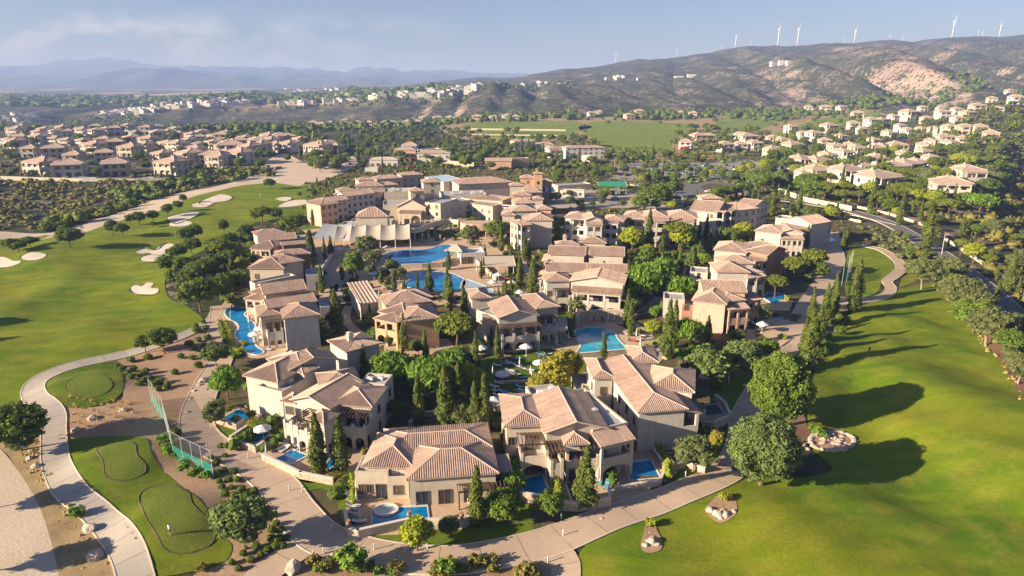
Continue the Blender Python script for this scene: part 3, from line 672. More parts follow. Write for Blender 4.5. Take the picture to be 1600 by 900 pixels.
class House:
    def __init__(s, name, label, cat, px, wall='cream', roof='roof', group=None, hi=True, origin=None):
        g = origin if origin is not None else PZ(*px); s.o = Vector((g[0], g[1], g[2] if origin is not None else 0)); s.root = empty(name, s.o, 0, label, cat, group)
        s.wall = wall; s.roofm = roof; s.hi = hi; s.blocks = []
        s.rng = random.Random(hash_(label))
    def put(s, me, name, fr, pos, drz=0.0, parent=None, kind=None):
        """fr: block frame (O, ang)"""
        O, ang = fr; c, q = math.cos(ang), math.sin(ang)
        loc = Vector((O.x+pos[0]*c-pos[1]*q-s.o.x, O.y+pos[0]*q+pos[1]*c-s.o.y, O.z+pos[2]-s.o.z))
        o = mobj(name, me, s.root, loc, ang+drz)
        if kind: o['kind'] = kind
        return o
    def sub(s, me, name, par, kind=None):
        o = mobj(name, me, par)
        if kind: o['kind'] = kind
        return o
    def block(s, A, B, C, h, roof='hip', z0=0.0, pitch=.34, ov=.45, wall=None, rm=None, F='', L='', R='', Bk='', sh=3.0, nog=True, flat_top=None, world=None, base=-.6, nowall=False):
        """A, B: picture pixels of the front eave corners; C: pixel of the back eave corner or depth in metres"""
        ze = z0+h
        if world: a, b, D = Vector((*world[0], ze)), Vector((*world[1], ze)), world[2]
        else:
            a = PZ(*A, ze); b = PZ(*B, ze)
        u = (b-a).xy; W = u.length; u /= W; ang = math.atan2(u.y, u.x); n = Vector((-u.y, u.x))
        if not world:
            if isinstance(C, tuple):
                c = PZ(*C, ze); D = max(2.0, (c-a).xy.dot(n))
            else: D = C
        fr = (Vector((a.x, a.y, z0)), ang); wm = M[wall or s.wall]; rmt = M[rm or s.roofm]
        s.fr = fr; s.W = W; s.D = D; s.ov = ov
        cs = [a.xy, b.xy, b.xy+n*D, a.xy+n*D]
        if nog: nogo(cs)
        m = MB(); p = pitch; t = .16
        x0, x1, y0, y1 = ov, W-ov, ov, D-ov
        if not nowall: m.box(x0, x1, y0, y1, base, h)
        polys = []
        if roof == 'hip':
            if W >= D: r = D/2; polys = [[(0, 0, 0), (W, 0, 0), (W-r, r, p*r), (r, r, p*r)], [(W, 0, 0), (W, D, 0), (W-r, r, p*r)], [(W, D, 0), (0, D, 0), (r, r, p*r), (W-r, r, p*r)], [(0, D, 0), (0, 0, 0), (r, r, p*r)]]
            else: r = W/2; polys = [[(0, 0, 0), (W, 0, 0), (r, r, p*r)], [(W, 0, 0), (W, D, 0), (r, D-r, p*r), (r, r, p*r)], [(W, D, 0), (0, D, 0), (r, D-r, p*r)], [(0, D, 0), (0, 0, 0), (r, r, p*r), (r, D-r, p*r)]]
            if abs(W-D) < .05: polys = [[(0, 0, 0), (W, 0, 0), (W/2, D/2, p*W/2)], [(W, 0, 0), (W, D, 0), (W/2, D/2, p*W/2)], [(W, D, 0), (0, D, 0), (W/2, D/2, p*W/2)], [(0, D, 0), (0, 0, 0), (W/2, D/2, p*W/2)]]
        elif roof == 'hy':      # ridge runs back, front hipped, back gabled
            r = min(W/2, D*.8); H = p*W/2; polys = [[(0, 0, 0), (W, 0, 0), (W/2, r, H)], [(W, 0, 0), (W, D, 0), (W/2, D, H), (W/2, r, H)], [(0, D, 0), (0, 0, 0), (W/2, r, H), (W/2, D, H)]]
            m.prism([(x0, y1-.25, h), (x0, y1-.25, h+p*x0), (W/2, y1-.25, h+H), (x1, y1-.25, h+p*x0), (x1, y1-.25, h)], (0, .25, 0))
        elif roof == 'hx':      # ridge runs across, left hipped, right gabled
            r = min(D/2, W*.8); H = p*D/2; polys = [[(0, 0, 0), (W, 0, 0), (W, D/2, H), (r, D/2, H)], [(W, D, 0), (0, D, 0), (r, D/2, H), (W, D/2, H)], [(0, D, 0), (0, 0, 0), (r, D/2, H)]]
            m.prism([(x1-.25, y0, h), (x1-.25, y0, h+p*y0), (x1-.25, D/2, h+H), (x1-.25, y1, h+p*y0), (x1-.25, y1, h)], (.25, 0, 0))
        elif roof == 'gf':
            H = p*W/2; polys = [[(0, D, 0), (0, 0, 0), (W/2, 0, H), (W/2, D, H)], [(W, 0, 0), (W, D, 0), (W/2, D, H), (W/2, 0, H)]]
            for yy in (y0, y1-.25): m.prism([(x0, yy, h), (x0, yy, h+p*x0), (W/2, yy, h+H), (x1, yy, h+p*x0), (x1, yy, h)], (0, .25, 0))
        elif roof == 'gs':
            H = p*D/2; polys = [[(0, 0, 0), (W, 0, 0), (W, D/2, H), (0, D/2, H)], [(W, D, 0), (0, D, 0), (0, D/2, H), (W, D/2, H)]]
            for xx in (x0, x1-.25): m.prism([(xx, y0, h), (xx, y0, h+p*y0), (xx, D/2, h+H), (xx, y1, h+p*y0), (xx, y1, h)], (.25, 0, 0))
        elif roof == 'shed':
            H = p*D; polys = [[(0, 0, 0), (W, 0, 0), (W, D, H), (0, D, H)]]
            m.prism([(x0, y0, h), (x0, y1, h), (x0, y1, h+p*y1), (x0, y0, h+p*y0)], (.25, 0, 0)); m.prism([(x1-.25, y0, h), (x1-.25, y1, h), (x1-.25, y1, h+p*y1), (x1-.25, y0, h+p*y0)], (.25, 0, 0))
            m.box(x0, x1, y1-.25, y1, h, h+p*y1-.02)
        elif roof == 'flat':
            x0, x1, y0, y1 = 0, W, 0, D; m = MB(); m.box(0, W, 0, D, base, h-.5)
            q = .3
            m.box(0, W, 0, q, h-.5, h); m.box(0, W, D-q, D, h-.5, h); m.box(0, q, q, D-q, h-.5, h); m.box(W-q, W, q, D-q, h-.5, h)
            s.ov = 0
        wob = s.put(m.mesh('wall', wm), 'wall', fr, (0, 0, 0))
        bm = bmesh.new(); bm.from_mesh(wob.data); bmesh.ops.recalc_face_normals(bm, faces=bm.faces); bm.to_mesh(wob.data); bm.free()
        if roof == 'flat':
            f = MB(); f.box(.3, W-.3, .3, D-.3, h-.5, h-.42); s.put(f.mesh('roof', M[flat_top or 'flat']), 'roof', fr, (0, 0, 0))
        if polys:
            ro = s.put(s.roof_mesh(polys, h, t, rmt), 'roof', fr, (0, 0, 0))
            if s.hi:
                s.sub(s.rib_mesh(polys, h+t, rmt, .31 if s.hi is True else s.hi), 'tile_row', ro, 'stuff')
            cm = s.cap_mesh(polys, h+t)
            if cm: s.sub(cm, 'ridge_cap', ro)
        for side, st in (('F', F), ('L', L), ('R', R), ('B', Bk)):
            if st: s.facade(side, st, h, sh)
        return s
    def side(s, side):
        ov = s.ov; W, D = s.W, s.D
        return {'F': (ov, ov, 0, W-2*ov), 'R': (W-ov, ov, math.pi/2, D-2*ov), 'L': (ov, D-ov, -math.pi/2, D-2*ov), 'B': (W-ov, D-ov, math.pi, W-2*ov)}[side]
    def at_side(s, side, u, out, z):
        x, y, r, w = s.side(side); c, q = math.cos(r), math.sin(r)
        return (x+u*c+out*q, y+u*q-out*c, z), r
    def win(s, side, u, z, w=.95, h=1.25, kind='win', out=0.0, name=None):
        fm, pm = window_meshes(w, h, kind); pos, r = s.at_side(side, u, out, z)
        o = s.put(fm, name or ('door' if kind == 'door' else 'window'), s.fr, pos, r); s.sub(pm, 'pane', o)
    def facade(s, side, st, h, sh):
        """style: w = rows of windows, d = doors below + windows, a/b/c = arcade loggia (1, 2, 3 storeys)"""
        w = s.side(side)[3]; ns = max(1, int((h+.6)//sh))
        for tok in st.split():
            k = tok[0]; args = [float(v) for v in tok[1:].split(',')] if len(tok) > 1 else []
            if k in 'wd':
                gap = args[0] if args else 3.2; n = max(1, int(w/gap)); f0 = args[1] if len(args) > 1 else 0
                for f in range(int(f0), ns):
                    for i in range(n):
                        u = w*(i+.5)/n
                        if k == 'd' and f == 0: s.win(side, u, .05, 1.5, 2.15, 'door')
                        else: s.win(side, u, f*sh+1.0, .9, 1.2)
            elif k == 'D':          # single door(s): u fraction, width
                s.win(side, w*args[0], (args[2] if len(args) > 2 else 0)*sh+.05, args[1] if len(args) > 1 else 1.6, 2.2, 'door')
            elif k == 'W': s.win(side, w*args[0], (args[2] if len(args) > 2 else 0)*sh+.95, args[1] if len(args) > 1 else .9, 1.2)
            elif k in 'LP':         # loggia: u0, u1 (fractions), depth, bays, storeys, top(0 open,1 roof,2 pergola,3 hip)
                a = args+[0, 1, 2.2, 3, 2, 1][len(args):]
                s.loggia(side, a[0]*w, a[1]*w, a[2], int(a[3]), int(a[4]), int(a[5]), sh)
    def loggia(s, side, u0, u1, dp, bays, ns, top, sh, ground='arch'):
        w = u1-u0; m = MB(); bw = w/bays; pr = .26
        sh_ = sh
        for f in range(ns):
            zb = f*sh_; zt = zb+sh_
            last = f == ns-1
            full = not last or top in (1, 3)
            # slab at the floor of this storey
            if f: m.box(0, w, -dp, 0, zb-.18, zb+.04)
            for i in range(bays+1):
                x = i*bw; xa = max(0, x-pr); xb = min(w, x+pr)
                if xb-xa < pr*1.5: xa, xb = (0, pr*1.6) if i == 0 else (w-pr*1.6, w)
                m.box(xa, xb, -dp-.05, -dp+.42, zb-(.5 if f == 0 else 0), zt-.19 if full else zb+1.45)
            for i in range(bays):
                xa = i*bw+(pr if i else pr*1.6); xb = (i+1)*bw-(pr if i < bays-1 else pr*1.6); ow = xb-xa
                if full and f == 0:     # arch
                    zs = zb+sh_*.47; rz_ = min(sh_*.36, ow*.5); nseg = 8
                    for k in range(nseg):
                        t0, t1 = math.pi*(1-k/nseg), math.pi*(1-(k+1)/nseg)
                        xm = (xa+xb)/2; p0 = (xm+math.cos(t0)*ow/2, zs+math.sin(t0)*rz_); p1 = (xm+math.cos(t1)*ow/2, zs+math.sin(t1)*rz_)
                        m.prism([(p0[0], -dp, p0[1]), (p1[0], -dp, p1[1]), (p1[0], -dp, zt-.19), (p0[0], -dp, zt-.19)], (0, .32, 0))
                elif full: m.box(xa, xb, -dp, -dp+.32, zt-.55, zt-.19)
                if f: m.box(xa, xb, -dp+.02, -dp+.22, zb+.04, zb+.9)
            for x in (0, w-.25):        # ends
                if f: m.box(x, x+.25, -dp+.42, 0, zb+.04, zb+.9)
                elif full: m.box(x, x+.25, -dp+.42, 0, zt-.8, zt-.19)
        pos, r = s.at_side(side, u0, 0, 0)
        o = s.put(m.mesh('loggia', M[s.wall]), 'loggia', s.fr, pos, r)
        Z = ns*sh_
        for f in range(ns):
            for i in range(bays):
                pos, r = s.at_side(side, u0+(i+.5)*bw, 0, f*sh_+.06); fm, pm = window_meshes(min(1.9, bw*.62), 2.2, 'door')
                q = s.put(fm, 'door', s.fr, pos, r); s.sub(pm, 'pane', q)
                if f and bw > 2.2 and s.hi:
                    rl = MB()
                    for k in range(5): rl.box(-.6+.3*k-.012, -.6+.3*k+.012, -dp+.08, -dp+.1, .9, 1.12)
                    rl.box(-bw/2+.3, bw/2-.3, -dp+.07, -dp+.11, 1.1, 1.14)
                    s.put(rl.mesh('railing', M['iron']), 'railing', s.fr, pos, r)
        pos, r = s.at_side(side, u0, 0, 0)
        if top == 1 or top == 3:
            e = .35; zz = Z-.02
            if top == 1: polys = [[(-e, -dp-e, 0), (w+e, -dp-e, 0), (w+e, .0, .28*(dp+e)), (-e, .0, .28*(dp+e))]]
            else:
                k = (w+2*e)/2; yb = max(0.3, -dp-e+2*k) if w < dp*1.6 else 1.2
                polys = [[(-e, -dp-e, 0), (w+e, -dp-e, 0), (w/2, -dp-e+min(k, dp+e), .34*min(k, dp+e))], [(w+e, -dp-e, 0), (w+e, yb, 0), (w/2, yb, .34*min(k, dp+e)), (w/2, -dp-e+min(k, dp+e), .34*min(k, dp+e))], [(-e, yb, 0), (-e, -dp-e, 0), (w/2, -dp-e+min(k, dp+e), .34*min(k, dp+e)), (w/2, yb, .34*min(k, dp+e))]]
            ro = s.put(s.roof_mesh(polys, zz, .14, M[s.roofm]), 'roof', s.fr, pos, r)
            if s.hi: s.sub(s.rib_mesh(polys, zz+.14, M[s.roofm], .31), 'tile_row', ro, 'stuff')
        if top == 2:
            g = MB(); zz = Z-.35
            for i in range(bays+1): g.box(i*bw*.98+.1, i*bw*.98+.24, -dp+.1, -dp+.24, Z-sh_+1.45 if ns > 1 else 1.4, zz)
            g.box(-.2, w+.2, -dp+.08, -dp+.22, zz, zz+.16)
            n = int((w+.4)/.5)
            for k in range(n+1): x = -.2+k*(w+.4)/n; g.box(x-.06, x+.06, -dp-.45, .0, zz+.16, zz+.30)
            s.put(g.mesh('pergola', M['wood']), 'pergola', s.fr, pos, r)
    def roof_mesh(s, polys, h, t, mat):
        m = MB(); ed = {}
        for p in polys:
            V = [(a, b, c+h+t) for a, b, c in p]; m.add(V, [tuple(range(len(V)))], .35)
            m.add([(a, b, c+h) for a, b, c in p], [tuple(range(len(V)-1, -1, -1))], .0)
            for i in range(len(p)):
                q, r = p[i], p[(i+1) % len(p)]; k = tuple(sorted((tuple(round(v, 3) for v in q), tuple(round(v, 3) for v in r)))); ed.setdefault(k, []).append((q, r))
        for k, l in ed.items():
            if len(l) == 1:
                q, r = l[0]; m.add([(q[0], q[1], q[2]+h), (r[0], r[1], r[2]+h), (r[0], r[1], r[2]+h+t), (q[0], q[1], q[2]+h+t)], [(0, 1, 2, 3)], .1)
        return m.mesh('roof', mat)
    def cap_mesh(s, polys, h):
        ed = {}; m = MB(); n = 0
        for p in polys:
            for i in range(len(p)):
                q, r = p[i], p[(i+1) % len(p)]; k = tuple(sorted((tuple(round(v, 3) for v in q), tuple(round(v, 3) for v in r)))); ed.setdefault(k, []).append((q, r))
        for k, l in ed.items():
            if len(l) > 1 or (abs(k[0][2]-k[1][2]) > .1):
                q, r = k
                if (Vector(q)-Vector(r)).length < .1: continue
                m.tube((q[0], q[1], q[2]+h+.03), (r[0], r[1], r[2]+h+.03), .11, .11, 5, .9); n += 1
        return m.mesh('ridge_cap', M['cap']) if n else None
    def rib_mesh(s, polys, h, mat, sp):
        V = []; F = []; A = []; R = s.rng
        for p in polys:
            P = [Vector(q) for q in p]; n = (P[1]-P[0]).cross(P[2]-P[0]).normalized()
            if n.z < 0: n = -n
            d = Vector((n.x, n.y, 0))
            if d.length < 1e-4: continue
            d = (d.normalized()-n*(d.normalized().dot(n))).normalized(); e = n.cross(d)
            E = [(v-P[0]).dot(e) for v in P]; Dd = [(v-P[0]).dot(d) for v in P]
            k = math.ceil(min(E)/sp); N = len(P)
            while k*sp < max(E):
                x = k*sp+sp*.5; k += 1; hit = []
                for i in range(N):
                    a, b = E[i], E[(i+1) % N]
                    if (a <= x < b) or (b <= x < a): t = (x-a)/(b-a); hit.append(Dd[i]+t*(Dd[(i+1) % N]-Dd[i]))
                if len(hit) < 2: continue
                lo, hi = min(hit), max(hit)
                if hi-lo < .25: continue
                nseg = max(1, int((hi-lo)/2.2)) if s.hi is True else 1
                w = sp*.30
                for j in range(nseg):
                    a = lo+(hi-lo)*j/nseg; b = lo+(hi-lo)*(j+1)/nseg; lift = .085
                    for (q, z) in ((a, lift), (b, lift+.02)):
                        c = P[0]+e*x+d*q
                        for (o_, zz) in ((-w, 0), (-w*.5, z), (w*.5, z), (w, 0)):
                            v = c+e*o_+n*zz; V.append((v.x, v.y, v.z+h))
                    q = len(V)-8; F += [(q, q+1, q+5, q+4), (q+1, q+2, q+6, q+5), (q+2, q+3, q+7, q+6), (q+4, q+5, q+6, q+7)]; A += [R.random()]*4
        if not F: V = [(0, 0, 0), (0, .1, 0), (.1, 0, 0)]; F = [(0, 1, 2)]; A = [0]
        return mesh_from('tile_row', V, F, mat, False, None, A)
    def chimney(s, x, y, z0, h=1.3, w=.5, cap=True, mat=None):
        m = MB(); m.box(-w, w, -w, w, 0, h); m.box(-w-.12, w+.12, -w-.12, w+.12, h, h+.15)
        if cap: m.box(-w*.7, w*.7, -w*.7, w*.7, h+.15, h+.5); m.add([(-w-.1, -w-.1, h+.5), (w+.1, -w-.1, h+.5), (w+.1, w+.1, h+.5), (-w-.1, w+.1, h+.5), (0, 0, h+.85)], [(0, 1, 4), (1, 2, 4), (2, 3, 4), (3, 0, 4), (3, 2, 1, 0)])
        s.put(m.mesh('chimney', M[mat or s.wall]), 'chimney', s.fr, (x, y, z0))
    def units(s, pts, z):
        """air-conditioning units standing on a flat roof"""
        for (x, y, w, d, h) in pts:
            m = MB(); m.box(-w/2, w/2, -d/2, d/2, .12, h); m.tube((0, 0, h), (0, 0, h+.05), min(w, d)*.36, n=10); m.box(-w/2+.1, -w/2+.2, -d/2, d/2, 0, .12); m.box(w/2-.2, w/2-.1, -d/2, d/2, 0, .12)
            s.put(m.mesh('air_conditioner', M['whitep']), 'air_conditioner', s.fr, (x, y, z))
def walls(name, pts, h, label, mat='stone', t=.35, world=False, cat='wall', z=None, closed=False):
    P = [Vector(p[:2]) if world else G(*p).xy for p in pts]
    if closed: P.append(P[0])
    o0 = P[0]; zb = T(o0.x, o0.y); root = empty(name, (o0.x, o0.y, zb), 0, label, cat); m = MB(); c = MB()
    for a, b in zip(P, P[1:]):
        d = (b-a); L = d.length
        if L < .1: continue
        d /= L; n = Vector((-d.y, d.x)); a2 = a-o0-d*t*.49; b2 = b-o0+d*t*.49
        for (mm, e, z0, z1) in ((m, t/2, -.6, h), (c, t/2+.06, h, h+.1)):
            p = [a2+n*e, b2+n*e, b2-n*e, a2-n*e]; za = T(a.x, a.y)-zb; zc = T(b.x, b.y)-zb; zs = (za, zc, zc, za)
            mm.add([(v.x, v.y, q+z0) for v, q in zip(p, zs)]+[(v.x, v.y, q+z1) for v, q in zip(p, zs)], [(0, 1, 2, 3), (7, 6, 5, 4), (0, 4, 5, 1), (1, 5, 6, 2), (2, 6, 7, 3), (3, 7, 4, 0)])
    m.build('wall', M[mat], root); c.build('coping', M['coping'] if mat != 'brownbank' else M['soil'], root); return root
def hedge(pts, w, h, label, mat='l_mid', dens=26, cat='hedge', name='hedge', size=.24, lump=.25):
    P = [G(*p).xy for p in pts]; o0 = P[0]; zb = T(o0.x, o0.y); cl = []; rs = np.random.RandomState(hash_(label))
    for a, b in zip(P, P[1:]):
        L = (b-a).length; n = max(1, int(L/(w*.45)))
        for i in range(n+1):
            q = a+(b-a)*(i/n)-o0; r = w*.5*rs.uniform(1-lump, 1+lump); cl.append((q.x+rs.uniform(-.1, .1), q.y+rs.uniform(-.1, .1), h*.5, r, h*.52*rs.uniform(1-lump, 1+lump)))
    o = mobj(name, cloud_mesh('foliage', cl, dens/(w*h*.25), size, mat, hash_(label)), None, (o0.x, o0.y, zb)); return tag(o, label, cat)
# furniture
def _mk_furniture():
    m = MB(); m.tube((0, 0, 0), (0, 0, 2.5), .04, n=6); m.tube((0, 0, 0), (0, 0, .1), .3, .28, 8); pole = m.mesh('pole', M['whitep'])
    m = MB(); n = 8; V = [(math.cos(2*math.pi*i/n)*1.45, math.sin(2*math.pi*i/n)*1.45, 2.1) for i in range(n)]+[(0, 0, 2.75)]; m.add(V, [(i, (i+1) % n, n) for i in range(n)]+[(n, (i+1) % n, i) for i in []])
    V2 = [(a, b, c-.16) for a, b, c in V[:n]]; m.add(V[:n]+V2, [(i, i+n, (i+1) % n+n, (i+1) % n) for i in range(n)]); canopy = m.mesh('canopy', M['whitep'])
    m = MB(); m.tube((0, 0, .9), (0, 0, 2.5), .20, .04, 8); m.tube((0, 0, .8), (0, 0, .9), .10, .20, 8); m.tube((0, 0, 0), (0, 0, .9), .04, n=6); closed = m.mesh('parasol', M['whitep'])
    out = {'pole': pole, 'canopy': canopy, 'closed': closed}
    for c, mm in (('white', M['whitep']), ('blue', plain('turquoise_cushion', (.12, .40, .48))), ('brown', plain('brown_cushion', (.30, .20, .15))), ('red', plain('red_towel', (.55, .09, .06)))):
        f = MB(); f.box(-.34, .34, -.95, .95, .22, .30); [f.box(x-.03, x+.03, y-.03, y+.03, 0, .22) for x in (-.28, .28) for y in (-.85, .85)]
        k = MB(); k.box(-.31, .31, -.95, .25, .30, .38); k.prism([(-.31, .25, .30), (-.31, .95, .62), (-.31, .95, .70), (-.31, .25, .38)], (.62, 0, 0)); out['f'] = f.mesh('frame', M['wood']); out[c] = k.mesh('mattress', mm)
    return out
FUR = _mk_furniture()
FTHINGS = []
def parasol(px, py, open_=True, group=None, rz=None, s=1.0, label=None):
    g = G(px, py)
    if open_: o = empty('parasol', (g.x, g.y, g.z+.05)); mobj('pole', FUR['pole'], o); mobj('canopy', FUR['canopy'], o)
    else: o = mobj('closed_parasol', FUR['closed'], None, (g.x, g.y, g.z+.05))
    o.scale = (s, s, s); o['category'] = 'parasol'; TREES.append([o, 'open white parasol' if open_ else 'folded white parasol', label, group, 'par'+str(open_), 1])
def lounger(px, py, ang, c='white', group=None, label=None, z=None):
    g = G(px, py); o = empty('sun_lounger', (g.x, g.y, (g.z+.06) if z is None else z), math.radians(ang)); mobj('frame', FUR['f'], o); mobj('mattress', FUR[c], o)
    o['category'] = 'sun lounger'; TREES.append([o, {'white': 'white', 'blue': 'turquoise', 'brown': 'brown', 'red': 'red-towelled'}[c]+' sun lounger', label, group, 'lounge'+c, 1])
# ================================================================ the ground cover
sheet('garden_ground', [(330,505),(352,470),(372,385),(430,350),(470,330),(478,292),(540,262),(620,240),(720,232),(810,222),(960,240),(1100,235),(1250,255),(1330,300),(1318,385),(1300,430),(1230,520),(1200,580),(1160,735),(1000,790),(880,835),(700,862),(560,850),(480,770),(400,705),(325,680),(318,640),(335,560)], M['garden'], 0, grid=8)
sheet('left_fairway', [(-140,640),(-160,480),(-100,400),(0,372),(60,368),(110,362),(140,358),(180,347),(230,335),(262,322),(300,306),(345,296),(390,287),(440,286),(495,290),(500,300),(480,330),(440,345),(400,348),(372,372),(340,385),(300,400),(262,430),(262,462),(290,478),(318,500),(300,520),(262,532),(200,549),(140,562),(90,577),(50,598),(38,618),(20,640),(-60,660)], M['fair'], 1, grid=2.6)
sheet('upper_fairway_rough', [(470,340),(478,318),(440,322),(420,330),(430,345),(450,352)], M['fairr'], 2)
sheet('dirt_road', [(-160,700),(-30,690),(0,702),(28,735),(58,785),(78,840),(92,900),(110,1000),(-160,1000)], M['sandroad'], 1)
sheet('dry_verge', [(0,640),(42,622),(66,650),(78,700),(92,760),(130,805),(168,840),(186,905),(195,1000),(110,1000),(92,900),(78,840),(58,785),(28,735),(0,702),(-60,690),(-60,650)], M['drygrass'], 2)
sheet('dusty_track', [(-60,372),(0,374),(60,376),(110,366),(140,361),(175,349),(225,338),(262,324),(300,308),(345,297),(385,289),(430,286),(470,290),(480,272),(470,252),(440,240),(405,256),(350,262),(330,266),(380,268),(388,277),(330,293),(280,302),(225,318),(170,338),(125,350),(80,364),(0,362),(-60,362)], M['track'], 2, grid=5)
sheet('planting_bed', [(182,560),(262,534),(325,505),(345,505),(338,545),(332,590),(312,640),(318,680),(345,720),(400,760),(452,815),(458,850),(420,885),(395,905),(300,905),(350,870),(352,845),(325,800),(280,762),(238,718),(226,690),(180,682),(110,686),(102,650),(80,618),(100,636),(180,630),(192,600)], M['soil'], 1, grid=3)
sheet('planting_bed', [(450,905),(470,880),(505,872),(560,882),(620,893),(700,897),(760,890),(800,878),(842,868),(862,880),(862,1000),(440,1000)], M['soil'], 1)
sheet('practice_grass', [(66,603),(82,585),(120,573),(165,564),(184,566),(193,598),(182,622),(140,636),(100,635),(78,622)], M['fairr'], 3, grid=2)
_o, _P = sheet('practice_tee', [(103,603),(118,590),(142,585),(165,590),(175,603),(160,617),(135,622),(112,615)], M['tee'], 4, grid=1.2); edge(_P)
sheet('practice_grass', [(103,692),(140,684),(190,682),(228,686),(240,716),(280,758),(322,795),(340,835),(362,852),(352,878),(305,893),(240,899),(215,850),(185,812),(145,778),(112,742)], M['fairr'], 3, grid=1.6)
_o, _P = sheet('practice_tee', [(153,702),(180,692),(208,694),(213,712),(226,728),(222,742),(195,751),(168,745),(163,722)], M['tee'], 4, grid=1.0); edge(_P)
_o, _P = sheet('practice_tee', [(219,778),(236,763),(268,760),(292,770),(300,790),(322,812),(334,835),(326,853),(290,865),(262,860),(246,835),(230,808)], M['tee'], 4, grid=1.0); edge(_P)
sheet('right_fairway', [(900,960),(902,880),(918,850),(975,820),(1050,788),(1120,766),(1165,745),(1235,748),(1300,735),(1268,700),(1262,650),(1268,600),(1285,560),(1290,535),(1315,505),(1340,482),(1370,468),(1400,458),(1412,432),(1440,430),(1468,438),(1488,470),(1520,505),(1560,560),(1600,612),(1660,660),(1800,760),(1800,1000),(900,1000)], M['fair'], 1, grid=2.2)
sheet('side_rough', [(1262,650),(1268,600),(1285,560),(1330,520),(1350,540),(1330,600),(1325,650),(1290,680)], M['fairr'], 2, grid=2.2)
sheet('upper_green', [(1328,388),(1350,385),(1385,395),(1392,408),(1402,424),(1380,438),(1372,455),(1352,464),(1325,466),(1320,430)], M['fair'], 1, grid=2.5)
sheet('tree_bed', [(1225,560),(1262,500),(1280,510),(1290,530),(1278,560),(1262,600),(1258,650),(1268,690),(1235,700),(1160,705),(1195,650)], M['brownbank'], 2)
sheet('brown_bank', [(1476,462),(1500,470),(1540,512),(1590,560),(1660,620),(1660,680),(1600,622),(1560,560),(1520,508),(1490,480)], M['brownbank'], 2, grid=4)
sheet('verge_ground', [(1400,452),(1440,430),(1400,400),(1340,372),(1330,352),(1370,350),(1440,385),(1500,430),(1560,480),(1640,540),(1640,600),(1590,560),(1540,510),(1500,468),(1470,440)], M['garden'], 2.4, grid=4)
sheet('dry_ground', [(690,196),(760,186),(900,182),(1060,184),(1210,172),(1370,170),(1380,182),(1300,215),(1200,232),(1100,250),(960,252),(900,235),(720,216)], M['drygrass'], 1, grid=14)
sheet('far_green', [(722,197),(760,191),(820,190),(900,190),(925,198),(900,206),(885,214),(840,217),(790,216),(735,208)], M['farg'], 3, grid=14)
sheet('far_green', [(905,198),(930,190),(985,189),(1030,191),(1075,194),(1070,206),(1052,218),(1046,232),(1005,242),(965,243),(940,236),(930,218),(915,210)], M['farg'], 3, grid=10)
sheet('far_green', [(1118,188),(1140,180),(1180,176),(1215,178),(1225,188),(1195,200),(1165,208),(1110,216),(1122,200)], M['farg'], 3, grid=14)
sheet('far_green', [(1205,212),(1240,198),(1290,184),(1340,175),(1375,177),(1350,190),(1300,204),(1250,218),(1215,222)], M['farg'], 3, grid=14)
# lawns between the houses
sheet('lawn', [(760,560),(800,548),(850,548),(905,560),(915,580),(900,600),(850,628),(790,635),(755,615),(735,580)], M['lawn'], 2)
sheet('lawn', [(470,765),(520,770),(545,830),(640,858),(700,861),(780,850),(860,830),(930,805),(1010,776),(1090,745),(1145,715),(1120,690),(1040,735),(960,775),(860,790),(800,790),(700,815),(560,820),(540,770),(500,745),(470,740)], M['lawn'], 2)
sheet('lawn', [(325,668),(350,662),(400,690),(440,715),(500,745),(480,755),(440,735),(390,712),(335,690)], M['lawn'], 2)
sheet('lawn', [(1085,605),(1110,590),(1165,580),(1190,620),(1150,640),(1125,630),(1085,630)], M['lawn'], 2)
sheet('lawn', [(855,488),(960,492),(975,485),(990,470),(970,495),(900,500)], M['lawn'], 2)
sheet('lawn', [(455,343),(500,330),(520,345),(480,360)], M['lawn'], 2)
sheet('lawn', [(470,300),(500,296),(560,318),(560,325),(500,332),(478,320)], M['lawn'], 2)
# bunkers
for pts in ([(204,452),(212,446),(222,448),(230,442),(240,444),(236,450),(248,452),(244,459),(228,462),(206,460)],
            [(212,394),(225,388),(240,392),(248,386),(262,381),(272,384),(262,392),(266,399),(250,401),(240,399),(232,396),(222,397)],
            [(220,404),(235,399),(252,401),(262,402),(250,407),(238,410),(222,409)],
            [(-20,405),(5,402),(20,408),(32,408),(28,413),(10,418),(-20,417)], [(34,401),(50,395),(70,397),(70,402),(55,407),(36,406)],
            [(312,318),(325,310),(345,304),(362,308),(355,314),(335,317),(325,322)], [(300,320),(318,315),(334,318),(322,324),(305,324)],
            [(262,340),(290,333),(312,333),(300,341),(285,347),(272,350)], [(430,311),(445,308),(456,310),(446,315)], [(435,322),(455,314),(478,313),(476,320),(445,324)],
            [(265,349),(290,346),(300,349),(288,354),(268,354)]):
    o, P = sheet('sand_bunker', pts, M['bunker'], 5, grid=1.5, k=6)
    ring('bunker_lip', P, .45, T(P[0].x, P[0].y)+.02, T(P[0].x, P[0].y)+.20, M['fairr'])['kind'] = 'structure'
